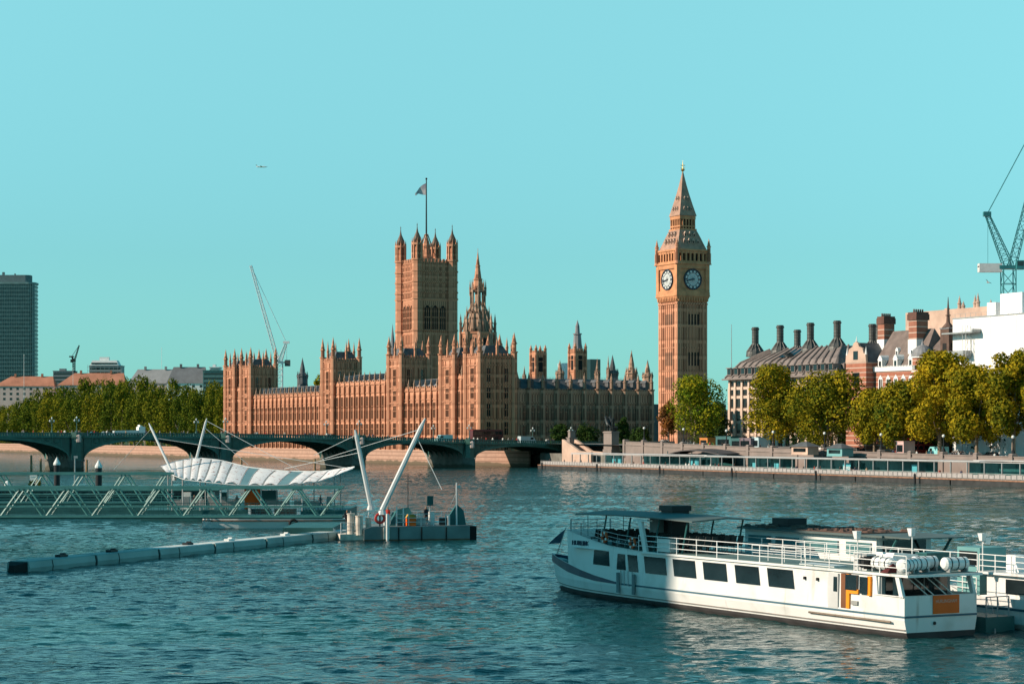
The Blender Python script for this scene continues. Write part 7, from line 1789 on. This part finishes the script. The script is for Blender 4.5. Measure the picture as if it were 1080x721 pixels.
# ---- third boat at the right edge
b3_ = thing('moored_cruiser', 'shaded white cruiser with rails and ropes cut by the right edge of the picture', 'boat', tuple(S0+Rv*8.4+Fv*3.6), BANG)
def half3(y): return interp([(-22,2.4),(1,2.4),(4,2.0),(6.5,1.0),(7.6,.1)], y)
ys4 = [-22,-10,0,2,4,5.5,6.7,7.6]
b = MB(); hull(b, ys4, [lambda y:(.65,-.4,-.8), lambda y:(.9,.25,-.4), lambda y:(1,1.55,0)], half3, 2.4); b.build('hull', HULLW, b3_)
b = MB(); hull(b, ys4, [lambda y:(1.0,.95,-.18), lambda y:(1.02,1.08,-.12)], lambda y: half3(y)+.03, 2.4); b.build('strake', GREYST, b3_)
b = MB(); b.box(.5,4.3,-20,.5,1.5,2.7); b.box(.2,4.6,-20.3,1.0,2.7,2.82); b.build('deckhouse', HULLW, b3_)
for i in range(5): q = MB(); q.box(.44,.54,-17+i*3.4,-14.6+i*3.4,1.75,2.5); q.build('window', GLASS, b3_)
b = MB(); b.box(.8,2.6,1.4,3.2,1.5,4.0); wh = b.build('wheelhouse', mat('teal_wheelhouse',(.14,.32,.32),.6,.1), b3_); q = MB(); q.box(.76,.84,1.6,3.0,3.0,3.8); q.build('wheelhouse_window', GLASS, wh)
for pts_ in ([(.25,-20,2.82),(.25,.8,2.82)],[(4.5,-20,2.82),(4.5,.8,2.82)],[(.4,1.2,1.55),(1.0,5.2,1.55),(2.3,7.3,1.6)]): b = MB(); rail(b,pts_,.9,1.2,.027,3); b.build('railing', HULLW, b3_)
b = MB(); b.box(1.2,2.0,-.9,-.2,2.82,3.7); b.tube((.8,-1.6,2.82),(1.6,-.3,3.6),.05,5); b.box(2.2,3.8,-6,-4,2.82,3.6); b.build('deck_gear', CAN, b3_)
b = MB(); b.tube((1.0,3.8,1.6),(-1.0,1.2,-.1),.05,5); b.tube((1.6,5.0,1.5),(-2.4,4.0,.4),.05,5); b.tube((.4,0,1.2),(-2.2,-3.2,-.1),.04,5); b.tube((1.2,4.4,1.3),(.2,-1.5,-.1),.05,5); b.build('mooring_ropes', mat('grey_rope',(.25,.26,.25),.9,.2), b3_)
MF = mat('dark_maroon_fender',(.08,.03,.03),.7,.2)
b = MB(); b.tube((-.35,2.0,.5),(-.3,2.2,1.5),.28,10); b.build('fender', MF, b3_); b = MB(); b.tube((.1,4.3,.5),(.15,4.5,1.4),.25,10); b.build('fender', MF, b3_)
def flood2(t): flood(1)(t)
p = S0+Rv*8.7+Fv*4.2; t = thing('floodlight', 'double-headed white floodlight post on the cruiser at the right edge', 'floodlight', (p.x,p.y,2.82), BANG); flood(1)(t)
# work pontoon between the boats
b = MB(); p = S0+Rv*6.1+Fv*(-1); 
pt = thing('dark_pontoon', 'dark mooring pontoon in the shade between the stern of the big boat and the cruiser', 'pontoon', tuple(p), BANG); b.box(0,1.9,2,9,-.3,.75); b.build('deck_block', TEAL_D, pt)
b = MB(); rail(b,[(.2,2.2,.75),(1.7,2.2,.75)],1.0,.7,.03,2); b.build('railing', STEEL, pt)
